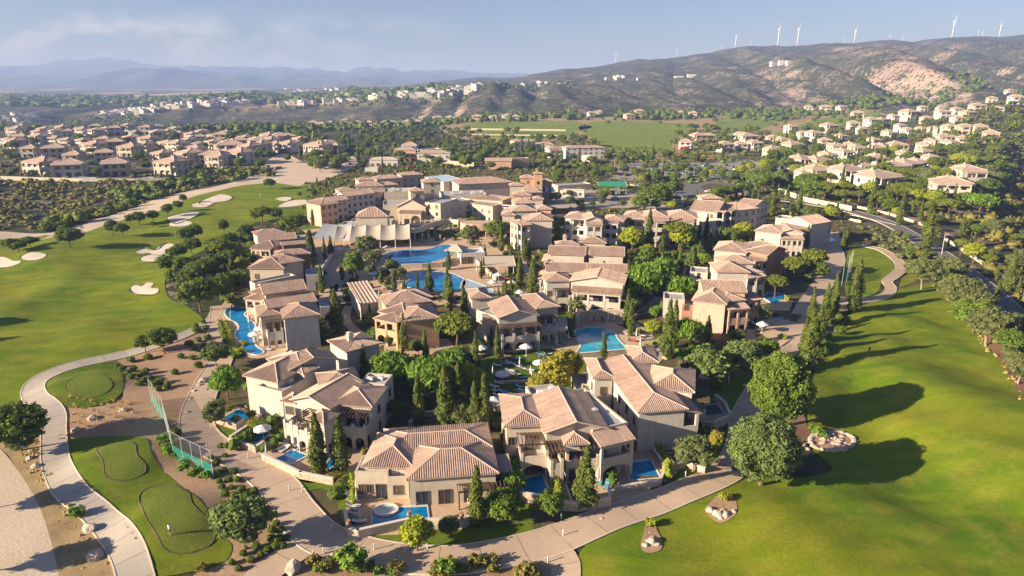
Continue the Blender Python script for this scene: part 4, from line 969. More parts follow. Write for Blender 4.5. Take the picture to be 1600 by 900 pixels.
# terraces, forecourts
TER = [[(556,770),(760,758),(778,800),(722,824),(640,836),(560,838),(540,812),(542,782)], [(778,725),(800,770),(862,790),(905,800),(970,790),(1040,755),(1065,735),(1020,700),(900,700)],
       [(430,690),(400,690),(362,690),(410,720),(455,742),(510,752),(560,745),(585,715),(500,680)], [(330,655),(350,668),(420,680),(440,660),(370,635)],
       [(345,480),(352,470),(400,470),(420,490),(450,545),(440,562),(390,560),(350,520)],
       [(745,545),(800,552),(860,545),(905,562),(960,572),(1025,562),(1032,545),(990,520),(960,505),(880,500),(850,520)], [(1150,520),(1190,500),(1240,500),(1252,520),(1215,545),(1150,540)], [(1180,470),(1240,468),(1232,490),(1180,485)],
       [(560,375),(600,368),(700,372),(790,385),(800,400),(790,440),(810,470),(760,480),(690,478),(600,470),(560,440),(545,400)], [(620,352),(700,350),(780,368),(760,385),(640,385)],
       [(1075,640),(1130,628),(1150,650),(1120,672),(1080,668)], [(1240,370),(1310,362),(1318,385),(1300,392),(1250,395)], [(600,530),(700,530),(720,552),(600,560)], [(470,360),(560,352),(560,385),(520,470),(500,470),(490,410)]]
for i_, t in enumerate(TER): sheet('terrace', t, M['terrace'], 3+i_*.06, smooth=False, grid=6)
sheet('forecourt', [(860,300),(1000,295),(1060,300),(1060,330),(980,325),(870,325)], M['terrace_g'], 3, grid=8)
sheet('car_park', [(940,262),(1000,254),(1100,254),(1170,250),(1190,262),(1150,275),(1040,282),(960,280)], M['asphalt_l'], 3, grid=8)
sheet('road_surface', [(1050,292),(1080,284),(1120,282),(1150,288),(1158,298),(1140,306),(1100,309),(1060,304)], M['asphalt'], 4, grid=6)
o, P = sheet('roundabout_island', [(1095,292),(1112,287),(1130,290),(1128,297),(1108,299)], M['garden'], 6, grid=4)
sheet('dusty_track', [(470,252),(530,240),(560,250),(540,268),(490,285),(470,275)], M['track'], 3, grid=8)
# ways
R_road, cl_road = path('resort_road', [(345,478,4.5),(342,520,4.6),(345,560,4.6),(322,605,4.8),(306,655,5),(325,692,5.2),(385,722,5.2),(432,757,5.2),(462,800,5.4),(505,842,5.6),(590,868,5.2),(700,876,5),(800,862,5.2),(880,840,5.6),(960,808,5.2),(1050,776,4.9),(1130,742,4.8),(1158,700,4.6),(1165,650,4.4),(1192,600,4.2),(1228,545,5),(1248,505,5.2),(1275,460,5.2),(1298,425,5.2),(1305,400,5.4),(1296,378,5.5)], 5, M['conc'], 5.4, slab=5.2)
path('resort_road_branch', [(492,838,5),(452,868,4.4),(405,905,4.2),(370,960,4.2)], 4.5, M['conc'], 4.6, slab=5.2, kerb=False)
path('resort_road_branch', [(852,850,5),(882,880,3.6),(884,905,3.4),(888,980,3.4)], 3.5, M['conc'], 4.6, slab=5.2, kerb=False)
R_cart, cl_cart = path('cart_path', [(225,980,3.6),(210,895,3.6),(190,845,3.6),(150,800,3.6),(108,765,3.6),(88,725,3.5),(84,680,3.4),(82,645,3.5),(56,622,3.6),(54,602,3.6),(85,582,3.4),(130,568,3.2),(200,553,3.0),(262,534,3.0),(300,518,3),(330,500,2.6),(340,482,2.5)], 3.4, M['conc_l'], 5, slab=4.2)
path('winding_path', [(1345,384,3),(1375,390,3),(1400,405,3),(1408,420,3),(1396,432,3),(1386,440,2.6),(1392,450,2.6),(1384,462,2.6),(1350,470,3),(1308,474,3)], 2.8, M['conc'], 5, slab=4)
path('access_road', [(1690,575,6.5),(1600,505,6.5),(1560,468,6.5),(1500,418,6.6),(1445,382,6.6),(1395,352,6.6),(1350,336,6.6),(1290,322,6.6),(1220,312,6.6),(1160,302,6.8),(1120,297,7)], 6.5, M['asphalt'], 4, slab=60, step=3)
path('brick_pavement', [(1640,470,2.6),(1600,442,2.6),(1540,402,2.6),(1480,366,2.6),(1430,343,2.6),(1380,329,2.6),(1330,318,2.6)], 2.4, M['brickpath'], 5, slab=60, kerb=False, step=3)
path('access_road', [(1160,297,6),(1180,282,6.5),(1215,266,7),(1250,252,7)], 6.5, M['asphalt_l'], 5, slab=60, step=4)
path('forecourt_road', [(1062,300,6),(1030,308,6),(980,312,6),(930,322,6),(895,330,6)], 6, M['asphalt_l'], 5, slab=60, step=4)
path('distant_road', [(1060,262,6),(1120,268,6),(1170,278,6)], 6, M['asphalt_l'], 5, slab=60, kerb=False, step=4)
GP = [[(640,540,2.4),(700,548,2.4),(745,552,2.4),(800,546,2)], [(905,590,2.4),(960,575,2.4),(1012,570,2.4),(1030,550,2.4),(1008,520,2.2),(985,500,2),(1005,485,2),(1030,465,2)], [(690,660,2),(715,640,2),(745,640,2),(800,625,2),(850,618,2)],
      [(545,478,2.2),(540,500,2.4),(560,520,2.2),(600,540,2.2)], [(820,470,2.6),(835,440,2.6),(818,415,2.6),(816,400,2.4)], [(485,395,2),(505,420,2),(522,445,2),(535,475,2.2)], [(560,400,2.6),(545,430,2.6),(520,455,2.2)], [(860,500,2.2),(930,502,2.2),(985,505,2.2)],
      [(1100,560,2.2),(1150,560,2.2),(1185,548,2.2)], [(700,665,1.8),(670,690,1.8)], [(1050,395,2),(1090,392,2),(1120,430,2)], [(1000,490,2),(1030,478,2),(1060,440,2),(1070,415,2)]]
for g_ in GP: path('garden_path', g_, 2.2, M['terrace_g'], 4, slab=3.0, kerb=False, step=1.5)
# rock islands on the right fairway
def boulders(name, spots, label, cat='rock group'):
    root = empty(name, G(*spots[0][:2]), 0, label, cat); rs = np.random.RandomState(hash_(label))
    for (px, py, r) in spots:
        g = G(px, py); v, f = _ICO2; d = 1+.22*fbm(v[:, 0]*1.3+px, v[:, 1]*1.3+v[:, 2], 2)*2+rs.uniform(-.05, .05, len(v)); sc = rs.uniform(.75, 1.3, 3)*r; sc[2] = r*rs.uniform(.55, .8)
        vv = v*d[:, None]*sc; mobj('rock', mesh_from('rock', vv, f, M['boulder']), root, (g.x-root.location.x, g.y-root.location.y, g.z-root.location.z+sc[2]*.35), PR.uniform(0, 6))
    return root
sheet('rock_bed', [(1006,830),(1010,817),(1024,815),(1026,828),(1034,845),(1032,860),(1012,865),(1001,855)], M['soil'], 4, grid=1)
boulders('boulder_group', [(1018,848,0.68),(1026,852,0.46),(1008,853,0.43),(1021,842,0.37),(1012,846,0.31),(1027,845,0.25),(1015,833,0.19)], 'pale boulders on the small earth island nearer the bottom edge')
sheet('rock_bed', [(1110,785),(1125,773),(1145,777),(1152,795),(1146,808),(1126,818),(1108,808),(1101,797)], M['soil'], 4, grid=1)
boulders('boulder_group', [(1109,799,0.62),(1121,806,0.71),(1133,806,0.59),(1130,799,0.43),(1116,801,0.37),(1147,800,0.37),(1126,811,0.37),(1140,803,0.31)], 'pale boulders on the larger earth island in the right grass')
sheet('stone_bed', [(1265,682),(1275,672),(1300,674),(1325,682),(1335,693),(1325,704),(1300,706),(1275,698)], M['soil'], 4, grid=1)
sp = []
for i in range(64):
    a = i*2*math.pi/40; r = 1 if i < 40 else PR.uniform(.15, .85); a = a if i < 40 else PR.uniform(0, 6.28)
    sp.append((1300+math.cos(a)*34*r, 690-math.sin(a)*15*r, PR.uniform(.3, .5)))
boulders('stone_ring', sp, 'oval bed ringed and filled with pale stones by the huge tree', 'rock bed')
for i, (px, py, r, lb) in enumerate(((150,870,1.0,'pale boulder beside the cart path near the bottom edge'),(141,829,.9,'brown boulder with dark side beside the cart path'),(57,730,.6,'squarish pale boulder left of the cart path'),(46,717,.5,'small tan boulder by the olive tree left of the cart path'),(110,802,.5,'small pale boulder beside a green bush left of the path'),
        (145,655,.8,'pinkish boulder among straw tufts above the middle tee'),(192,642,.6,'pale boulder among straw tufts nearer the netting'),(118,673,.6,'grey boulder at the edge of the middle tee grass'),(318,597,.8,'tan boulder below the olive tree beside the road'),(312,603,.5,'lower small boulder beside the road near the olive tree'),(303,612,.5,'small boulder on the bare bank above the netting'),(298,624,.45,'smaller boulder on the bare bank above the netting'),(293,645,.5,'boulder at the road edge above the netting'),(458,890,1.2,'big pale boulder in the bed at the road fork'),(520,873,.7,'cream boulder in the bed by the bottom road'),(636,860,.45,'small boulder on the lawn edge below the front bungalow'),
        (940,812,.3,'tiny stone at the lawn edge'),(1176,648,.7,'pale boulder under the huge round tree'),(1245,648,.5,'low stone right of the huge round tree'),(1256,696,.5,'brown stone left of the stone ring'),(1262,702,.35,'small brown stone left of the stone ring'),(1040,560,.7,'boulder beside the curved garden path'),(1075,585,1.0,'broad pale boulder in the rock garden'),(1100,590,.9,'pale boulder in the shaded rock garden'),(1120,588,.9,'right-hand boulder of the shaded rock garden'),(1060,583,.8,'left-hand boulder of the shaded rock garden'))):
    boulders('boulder', [(px, py, r)], lb, 'boulder')
# pools
pool([(352,490),(358,483),(368,481),(380,482),(386,486),(381,492),(389,500),(398,508),(396,518),(394,527),(399,541),(411,550),(404,555),(390,553),(380,545),(377,537),(370,528),(369,520),(374,514),(371,506),(359,499)], 'long wavy blue pool beside the left road')
pool([(598,402),(612,394),(640,391),(668,390),(688,384),(708,384),(706,394),(698,403),(676,410),(672,418),(645,418),(612,413)], 'upper lagoon pool in front of the cream canopies', 'water')
pool([(634,430),(645,425),(670,425),(700,427),(716,432),(728,440),(722,452),(700,456),(665,454),(640,450),(628,446),(641,438)], 'lower lagoon pool below the rocky cascade', 'water')
pool([(726,438),(748,444),(768,453),(775,460),(745,464),(722,456)], 'pale shallow beach end of the lower lagoon pool', 'water_p')
pool([(899,521),(905,516),(922,513),(942,514),(958,520),(965,531),(976,543),(981,552),(950,557),(912,559),(903,551),(908,542),(902,531)], 'round turquoise pool with a straight infinity edge', 'water_t')
pool([(983,545),(1000,543),(1004,550),(1002,558),(986,558)], 'small pale shallow pool beside the round pool', 'water_p')
for pts, lb, mt in (([(348,655),(372,641),(392,650),(377,663)], 'small rectangular blue pool nearest the left road', 'water'), ([(375,688),(407,669),(428,675),(401,694)], 'blue plunge pool with a white parasol beside it', 'water'), ([(432,719),(456,704),(480,713),(456,726)], 'blue plunge pool beside two white loungers', 'water'),
        ([(508,733),(526,702),(546,706),(541,716),(512,736)], 'blue pool seen between two front cypresses', 'water'), ([(582,797),(667,793),(670,813),(582,821)], 'wide rectangular pool in front of the bungalow', 'water'),
        ([(813,752),(846,742),(858,773),(822,779)], 'upright rectangular pool below the arcade villa', 'water'), ([(885,757),(905,752),(906,780),(895,784)], 'dark shaded plunge pool behind the tall front cypress', 'water_d'), ([(978,726),(1016,720),(1031,747),(985,752)], 'deep blue rectangular pool right of the arcade villa', 'water'),
        ([(1037,711),(1062,708),(1066,721),(1047,724)], 'shaded grey pool left of the round olive tree', 'water_d'), ([(1090,637),(1120,633),(1132,648),(1094,653)], 'shaded plunge pool behind a low stone wall', 'water_d'), ([(1180,500),(1222,497),(1218,515),(1205,528),(1175,528),(1188,515)], 'blue pool beside the peach house', 'water'),
        ([(1192,466),(1200,458),(1225,460),(1226,470),(1208,476)], 'small blue pool under the umbrella pines', 'water'), ([(1248,385),(1262,377),(1300,371),(1306,376),(1275,384)], 'pale blue pool at the far end of the road', 'water_p'), ([(100,275),(150,279),(150,283),(98,279)], 'thin pale pool strip before the left village', 'water_p'),
        ([(375,478),(380,474),(395,474),(395,478)], 'small pool strip behind the dark hedge', 'water'), ([(212,275),(240,277),(240,280),(212,279)], 'short pale pool strip by the village wall', 'water_p')):
    pool(pts, lb, mt, smooth=False)
sp_ = empty('spa_pool', G(603,799), 0, 'round white spa tub at the top of the bungalow pool', 'spa tub')
c_ = [Vector((math.cos(t)*1.35, math.sin(t)*1.1)) for t in np.linspace(0, 2*math.pi, 24, endpoint=False)]
ring('rim', c_, .35, -.1, .42, M['coping'], sp_); sheet('water', c_, M['water_p'], 0, False, flat=.30, kind=None, parent=sp_, world=True)
# landmarks
for a in ((610,810,'the bungalow pool'),(745,800,'the front bungalow'),(560,790,'the bungalow terrace'),(499,735,'the twin front cypresses'),(455,715,'the two-lounger pool'),(400,690,'the parasol pool'),(365,655,'the small road-side pool'),(430,640,'the left pergola villa'),(560,660,'the pergola villa wall'),
          (500,590,'the long tiled house'),(835,760,'the upright pool'),(913,760,'the arcade villa terrace'),(1000,735,'the deep blue pool'),(1060,700,'the right villa wall'),(1110,650,'the shaded plunge pool'),(1190,720,'the silvery huge tree'),(1215,620,'the huge green tree'),(1010,560,'the round pool steps'),(940,530,'the round pool'),
          (820,560,'the central lawn top'),(790,600,'the central lawn'),(850,610,'the golden trees'),(880,530,'the sail awning'),(700,520,'the spreading pine'),(640,520,'the orange-walled house'),(600,590,'the leafy grove'),(680,600,'the palm-like grove'),(730,640,'the grove path'),(560,520,'the winding steps'),(450,520,'the white end wall'),(380,520,'the wavy pool'),
          (350,560,'the left road'),(340,610,'the road bend'),(300,660,'the green netting'),(210,580,'the upper tee bed'),(150,650,'the straw tuft bed'),(270,820,'the golfer'),(390,810,'the big grey-green tree'),(400,740,'the road-side shrub bank'),(60,680,'the dirt road'),(110,800,'the cart path'),(550,890,'the bottom bed'),(760,890,'the bottom road edge'),
          (250,540,'the fairway path'),(320,450,'the dark grove'),(300,400,'the kidney bunker'),(230,455,'the lone bunker'),(110,380,'the dusty track'),(350,350,'the upper fairway'),(420,310,'the far flag green'),(430,430,'the left terrace houses'),(500,420,'the left garden steps'),(575,460,'the pale tiled shed'),(640,400,'the upper lagoon'),(680,440,'the lower lagoon'),
          (740,400,'the pool bar'),(800,420,'the long canvas shade'),(780,465,'the lagoon loungers'),(830,430,'the paved walk'),(910,420,'the stacked terrace roofs'),(920,490,'the three-bay villa'),(930,370,'the three-storey block'),(1030,370,'the wide three-storey block'),(1020,430,'the eastern grove'),(1060,450,'the eastern stairs'),(1110,500,'the peach house'),(1150,420,'the eastern row'),(1120,350,'the northern gable house'),
          (1205,500,'the peach house pool'),(1240,430,'the umbrella pines'),(1270,500,'the cypress avenue'),(1320,430,'the right netting'),(1360,420,'the upper green'),(1400,460,'the winding path'),(1300,370,'the end of the road'),(1450,400,'the access road'),(1540,440,'the brick pavement'),(1500,500,'the brown bank'),(1560,520,'the lower access road'),(1400,330,'the roadside wall'),
          (520,370,'the grey canopy'),(590,370,'the cream canopy'),(580,330,'the pavilion'),(510,310,'the pink wing'),(540,290,'the western hotel roofs'),(660,320,'the gabled hall'),(700,350,'the curved balcony'),(740,330,'the hall garden'),(760,290,'the great roof'),(830,300,'the orange tower'),(855,310,'the flagpoles'),(820,370,'the tall blank wall'),(900,300,'the white cabin'),(960,300,'the green roof'),
          (1040,265,'the car park'),(1110,295,'the roundabout'),(1180,290,'the junction'),(1200,330,'the access road bend'),(1260,280,'the twin-roofed houses'),(1310,310,'the wall above the road'),(1380,290,'the white road-side villa'),(1500,300,'the hillside corner house'),(1350,240,'the hillside terraces'),(1450,240,'the stepped row'),(1450,200,'the ridge row'),
          (630,245,'the square arcade house'),(690,250,'the long club roof'),(560,240,'the tennis courts'),(480,260,'the sandy car park'),(860,235,'the white club house'),(800,250,'the club wall'),(1000,215,'the big far green'),(1080,210,'the far wood'),(1150,230,'the white row'),(770,200,'the far driving green'),(600,200,'the distant rooftops'),(450,230,'the long village row'),(330,240,'the village centre'),(200,250,'the village pools'),(80,270,'the village edge'),(120,225,'the village back row'),
          (1250,200,'the right far green'),(1390,180,'the upper hillside'),(1530,190,'the hill crest villas'),(1560,300,'the dark slope'),(200,180,'the left plateau hamlet'),(30,184,'the left plateau edge'),(290,164,'the brown field'),(360,160,'the plateau cypress line'),(400,158,'the plateau centre'),(470,155,'the pale plateau lane'),(540,151,'the plateau ridge'),(590,149,'the dark ravine head'),(640,143,'the scarp top'),(690,141,'the plateau chapel rise'),(740,139,'the right plateau end'),(850,132,'the shaded scarp'),(980,125,'the hill villas'),(1075,118,'the pale mansion'),(1225,100,'the upper hill track'),(520,144,'the far lane'),(1500,350,'the lower dark slope')):
    landmark(*a)
# ================================================================ buildings of the resort
# front bungalow
H = House('bungalow', 'front bungalow with broad tiled hip roofs facing the wide rectangular pool', 'bungalow', (650,800), 'cream')
H.block((634,752), (780,741), 9.6, 4.3, 'hip', pitch=.31, F='D0.14,1.6 D0.40,1.6 D0.70,1.7', R='w3')
H.block((563,731), (648,734), 9.5, 4.35, 'hip', pitch=.33, F='D0.75,1.6', L='w3.2')
H.block((596,712), (770,700), 7.5, 4.6, 'hip', pitch=.26, Bk='w')
H.block((554,737), (606,738), 4.2, 4.15, 'flat', F='W0.18,.7 W0.42,.7 D0.78,1.5', L='w')
H.units([(5.2,2.0,1.6,1.0,.9),(6.6,2.6,1.0,.8,.8),(4.0,2.9,1.2,.8,.7)], 4.35-.4)
H.block((604,746), (638,745), 3.2, 3.5, 'flat', F='W0.5,1.2', L='w')
H.units([(1.0,1.5,.9,.9,1.0),(2.2,1.6,1.0,1.2,1.25),(3.2,1.4,.7,.9,.9)], 3.5-.4)
H.block((764,742), (800,739), 4, 3.3, 'shed', pitch=.12, F='P0.02,1,2.4,2,1,2', sh=3.0)
# left pergola villa
H = House('villa', 'two-storey villa with corner pavilion, pergola balconies and two front cypresses', 'villa', (510,690), 'ivory')
H.block((452,626), (516,642), (575,603), 6.6, 'gf', pitch=.34, F='L0,.42,2.6,2,2,0 L.45,1,3.4,2,2,2', L='w3.4')
H.block((513,633), (582,638), (627,607), 6.5, 'hip', pitch=.30, F='L.30,.98,2.2,2,2,2', R='w3.5')
H.block((500,610), (565,600), 7, 7.1, 'hip', pitch=.30)
H.block((476,655), (506,664), 3.6, 6.2, 'hip', pitch=.42, F='W.5,1.6 W.5,1.6,1', L='W.5,1.4 W.5,1.4,1', R='W.5,1.4')
H.block((437,628), (462,632), 3.4, 6.0, 'hip', pitch=.40, F='W.5,1.5 W.5,1.5,1', L='W.5,1.2')
H.block((440,612), (492,584), 5.5, 6.2, 'flat')
H.units([(4,2,1,.8,.8)], 5.8)
H.block((562,597), (601,600), 4, 7.0, 'flat', R='w'); H.units([(1.2,1.6,1.1,.8,.7),(2.8,2.4,.9,.8,.6)], 6.6)
# long tiled house behind it
H = House('villa', 'long two-storey house with blank cream end wall and stepped tiled roofs', 'villa', (430,650), 'ivory')
H.block((378,588), (434,600), (530,563), 6.9, 'hip', pitch=.36, R='w4,1', L='w4')
H.block((452,580), (530,563), (597,533), 7.6, 'gf', pitch=.30, R='W.3,1.2,1', F='W.5')
H.block((474,586), (500,576), 11, 7.2, 'hx', pitch=.3)
H.block((540,552), (597,537), 8, 7.0, 'hip', pitch=.16, R='w4,1')
H.chimney(3, 4, 7.4)
# arcade villa, front right
H = House('villa', 'two-storey arcade villa with hipped corner pavilion above the upright pool', 'villa', (880,740), 'cream')
H.block((850,679), (951,671), 12, 7.2, 'gf', pitch=.30, F='L0,.22,3,1,2,2 L.52,.84,2.6,1,2,2', R='w4')
H.block((787,669), (858,666), 11, 7.0, 'hip', pitch=.26, F='W.13,.9 W.13,.9,1 L.30,1,3.4,1,2,2', L='w3.5')
H.block((881,697), (922,695), 4.6, 6.3, 'hip', pitch=.42, F='W.5,1.9,1 D.5,1.8', L='W.5,1.5,1', R='W.5,1.6,1')
H.block((926,672), (981,660), 13, 7.3, 'flat', F='L.0,.9,2.6,1,2,1', R='w4')
H.units([(3,5,1.2,.9,.8)], 6.9)
H.block((832,624), (876,620), 5, 7.6, 'flat'); H.units([(2,2,1.5,1,.8),(4,3,1.2,1,.8)], 7.2)
H.block((944,690), (978,688), 3.0, 5.9, 'shed', pitch=.25)
# right villa
H = House('villa', 'two-storey villa with blank cream end wall and a long roof running back', 'villa', (1030,700), 'ivory')
H.block((996,647), (1076,641), 20, 6.9, 'hy', pitch=.28, L='w3.5 D.2,1.4', R='L0,.5,2.4,3,2,1 w')
H.block((926,593), (962,592), 9, 6.9, 'hip', pitch=.33, F='w3', L='w3')
H.block((1012,607), (1086,615), 9.5, 7.3, 'hip', pitch=.34, R='L0,1,2.4,2,2,2')
H.block((984,567), (1030,568), 8, 7.5, 'hip', pitch=.32)
H = House('stone_terrace', 'stepped stone stair terrace between the golden trees and right villa', 'stairs', (920,620), 'cream', hi=False)
H.block((898,612), (925,612), 8, 2.2, 'flat'); H.block((905,622), (932,624), 6, 3.4, 'flat'); H.block((902,602), (924,601), 4, 1.2, 'flat')
# middle row
H = House('house', 'orange-walled two-storey house behind the round clipped tree', 'house', (650,540), 'orange')
H.block((631,504), (689,498), 9.5, 6.8, 'hip', pitch=.34, L='w3.5', R='w3.5')
H.block((589,488), (634,497), 8.5, 6.6, 'hip', pitch=.34, F='L.1,.95,2.6,2,2,3', L='w3')
H.block((602,480), (676,472), 9, 7.3, 'hip', pitch=.34)
H.block((617,470), (676,465), 7, 7.4, 'hip', pitch=.34, wall='cream')
H.block((590,462), (612,461), 4, 7.8, 'flat', wall='ivory'); H.chimney(1.5, 2, 7.4)
H = House('villa', 'arcaded villa with sunlit gable and long pergola above the central lawn', 'villa', (810,545), 'ivory')
H.block((777,499), (843,494), 11, 7.2, 'gf', pitch=.32, F='L0,1,2.6,3,2,2')
H.block((838,484), (876,480), 11, 7.4, 'hip', pitch=.30, F='L0,.8,2.2,2,2,2', R='w')
H.block((744,484), (784,497), 7, 6.8, 'flat', L='w3', F='W.5,.9 W.5,.9,1')
H.block((756,502), (786,500), 2.6, 5.9, 'shed', pitch=.25, F='L0,1,1.5,2,1,0')
H.block((735,468), (768,466), 8, 6.6, 'hip', pitch=.34, L='w3')
H = House('sail_awning', 'tan canvas awning over the poolside bar beside the arcaded villa', 'awning', (865,530), 'cream', hi=False)
H.block((843,516), (886,517), 7, 3.4, 'shed', pitch=.06, rm='canvas', nowall=True, nog=False)
for k, (x, y) in enumerate(((.3,.3),(4.2,.3),(.3,6),(4.2,6))):
    m_ = MB(); m_.tube((x, y, 0), (x, y, 3.4), .1); H.put(m_.mesh('post', M['wood']), 'post', H.fr, (0, 0, 0))
# three-bay villa and its stacked wings
H = House('apartment_house', 'stacked terrace apartments with three-bay arcade above the round pool wall', 'apartments', (910,480), 'ivory')
H.block((889,440), (976,446), 9, 7.9, 'gf', pitch=.22, F='L.06,.98,2.4,3,2,1', R='w3.4')
H.block((852,441), (893,440), 8, 7.6, 'hip', pitch=.32, F='L.3,1,2,1,2,2 W.12,.9,1', L='w3')
H.block((852,424), (917,426), 8, 8.2, 'gs', pitch=.34, L='L0,1,2,2,2,1'); H.block((918,426), (980,428), 8, 8.2, 'gs', pitch=.34, R='L0,1,2,2,2,1')
H.block((856,398), (915,400), 9, 8.2, 'gs', pitch=.34, L='L0,1,2,2,2,1'); H.block((917,399), (976,401), 9, 8.2, 'gs', pitch=.34, R='w')
H.block((905,380), (948,381), 7, 8.0, 'hip', pitch=.34); H.block((868,384), (906,384), 5, 7.8, 'hip', pitch=.34)
H.chimney(3, 3, 8.6)
# three-storey blocks
H = House('apartment_block', 'three-storey arcaded block with central gable beside the blank wall', 'apartments', (925,385), 'white', hi=.55)
H.block((914,345), (942,345), 11, 10.2, 'gf', pitch=.36, F='L0,1,2.4,2,3,1')
H.block((881,340), (918,342), 10, 9.4, 'hip', pitch=.3, F='W.12,.9 W.12,.9,1 W.12,.9,2 L.35,1,2,2,3,2', L='w3')
H.block((940,345), (975,347), 10, 9.4, 'hip', pitch=.3, F='L.1,.8,2,2,3,1', R='w3')
H = House('apartment_block', 'wide three-storey arcaded block behind the umbrella pines', 'apartments', (1030,388), 'ivory', hi=.55)
H.block((1006,340), (1046,341), 12, 10.0, 'hip', pitch=.36, F='L0,1,2.4,2,3,1')
H.block((972,339), (1010,341), 11, 9.5, 'hip', pitch=.3, F='L.2,1,2,2,3,2')
H.block((1040,341), (1091,343), 13, 9.8, 'hip', pitch=.34, F='L.1,.9,2.2,3,3,1', R='w3')
H = House('apartment_block', 'northern gabled white block with shaded balconies facing right', 'apartments', (1120,362), 'ivory', hi=.55)
H.block((1077,328), (1122,332), 17, 9.2, 'gs', pitch=.3, F='W.8,.9,2', R='L0,1,2.4,4,3,1')
H.block((1112,322), (1150,330), 12, 9.2, 'hip', pitch=.3, F='L0,1,2.2,3,3,1', R='w3'); H.block((1148,321), (1178,325), 13, 9.4, 'gs', pitch=.3, F='L0,1,2.2,2,3,1', R='w3')
H.block((1096,311), (1128,311), 8, 9.4, 'hip')
# eastern diagonal row
H = House('apartment_block', 'farthest house of the eastern row with long arcaded front', 'apartments', (1250,375), 'ivory', hi=.55)
H.block((1222,343), (1268,352), 11, 7.9, 'gf', pitch=.3, F='L0,1,2.4,4,2,1'); H.block((1264,349), (1296,347), 10, 7.4, 'hip', F='L0,1,2.2,3,2,1', R='w3'); H.block((1212,340), (1232,342), 7, 7.2, 'flat')
H = House('apartment_block', 'fourth house of the eastern row with tiled hips and shaded arcade', 'apartments', (1220,385), 'ivory', hi=.55)
H.block((1178,361), (1222,366), 11, 7.6, 'hip', F='W.3,.9,1', L='w3'); H.block((1218,364), (1256,365), 10, 7.6, 'gf', pitch=.3, F='L0,1,2.4,4,2,1', R='w3')
H = House('apartment_block', 'third house of the eastern row, part terracotta wall', 'apartments', (1180,420), 'ivory')
H.block((1114,391), (1168,396), 12, 7.6, 'hip', L='w3.5'); H.block((1160,392), (1200,400), 11, 7.8, 'hx', pitch=.32, wall='terra', F='L.35,1,2.2,2,2,1'); H.block((1196,392), (1226,388), 10, 7.6, 'hip', F='L0,1,2.4,3,2,1', R='w3')
H = House('apartment_block', 'second house of the eastern row with cream end wall and square annex', 'apartments', (1150,445), 'ivory')
H.block((1119,426), (1173,427), 10, 7.4, 'hip', pitch=.36, R='L0,1,2.4,3,2,1', F=''); H.block((1125,412), (1180,413), 8, 8.0, 'hip'); H.block((1078,424), (1106,426), 6, 5.5, 'flat', F='W.5,.7,1', L='w4')
H.block((1160,430), (1192,426), 6, 6.6, 'hip', F='L0,1,2,2,2,1')
H = House('house', 'peach-walled house with white square annex beside two tall cypresses', 'house', (1110,520), 'pink')
H.block((1080,470), (1136,477), 11, 7.4, 'hip', pitch=.36, wall='pink', R='w3'); H.block((1098,456), (1168,458), 9, 8.2, 'gs', pitch=.34)
H.block((1130,473), (1166,470), 9, 7.2, 'hip', pitch=.34, wall='ivory', F='L0,1,2.4,2,2,1'); H.block((1160,464), (1184,460), 9, 6.8, 'hip', wall='ivory', F='L0,1,2,2,2,1', R='w3')
H.block((1037,466), (1070,468), 5.5, 6.4, 'flat', wall='ivory', L='w4', flat_top='flat'); H.block((1066,476), (1084,477), 4, 5.2, 'flat', wall='terra', F='W.4,1 W.4,1,1')
# left row
H = House('house', 'nearest house of the left row with white end wall and blooming bush', 'house', (470,540), 'white')
H.block((441,500), (501,493), 10, 7.3, 'hip', pitch=.36, R='w3.2'); H.block((404,497), (442,492), 8.5, 6.8, 'hip', pitch=.36, wall='cream', F='L.2,1,2.4,2,2,2', L='w3')
H.block((418,484), (496,472), 7, 7.8, 'gs', pitch=.3)
H = House('house', 'second house of the left row with striped roof and small pavilions', 'house', (440,500), 'cream')
H.block((412,462), (480,453), 9, 7.4, 'gs', pitch=.32, R='w3'); H.block((388,458), (420,461), 6.5, 6.8, 'hip', pitch=.4, F='L0,1,2.4,2,2,3', L='w'); H.block((434,470), (492,459), 3, 6.8, 'flat', wall='terra', flat_top='roof', R='w3'); H.block((398,443), (462,430), 3, 7.6, 'flat')
H = House('house', 'third house of the left row with hipped roof and cypress pair in front', 'house', (420,450), 'cream')
H.block((386,420), (444,420), 9.5, 6.8, 'hip', pitch=.36, F='W.2,.9,1', L='w3'); H.block((430,415), (476,408), 10, 7.4, 'hip', pitch=.32, R='w3', wall='cream'); H.block((428,401), (486,397), 6, 7.6, 'hip', wall='terra', R='w3')
H = House('house', 'farthest house of the left row with low stepped roofs', 'house', (430,400), 'cream')
H.block((394,385), (428,387), 7, 6.4, 'hip', F='L0,1,2,2,2,1'); H.block((404,379), (464,374), 9, 7.2, 'gs', pitch=.3); H.block((400,369), (446,364), 7, 7.2, 'hip'); H.block((440,385), (487,381), 5, 7.2, 'gs', pitch=.25, wall='terra', R='w3')
H = House('stair_block', 'white stair block with small roof terrace right of the left row', 'building', (490,460), 'white')
H.block((478,430), (505,428), 7, 4.5, 'flat', F='D.7,1.6'); H.block((500,480), (520,478), 7, 4.2, 'flat', F='W.5'); H.block((462,372), (478,371), 5, 6.4, 'flat')
H = House('tiled_shed', 'long low shed with pale striped tile roof below the lagoon', 'shed', (575,490), 'ivory', roof='roof_l', hi=.9)
H.block((562,476), (595,472), 16, 4.6, 'shed', pitch=.06, F='')
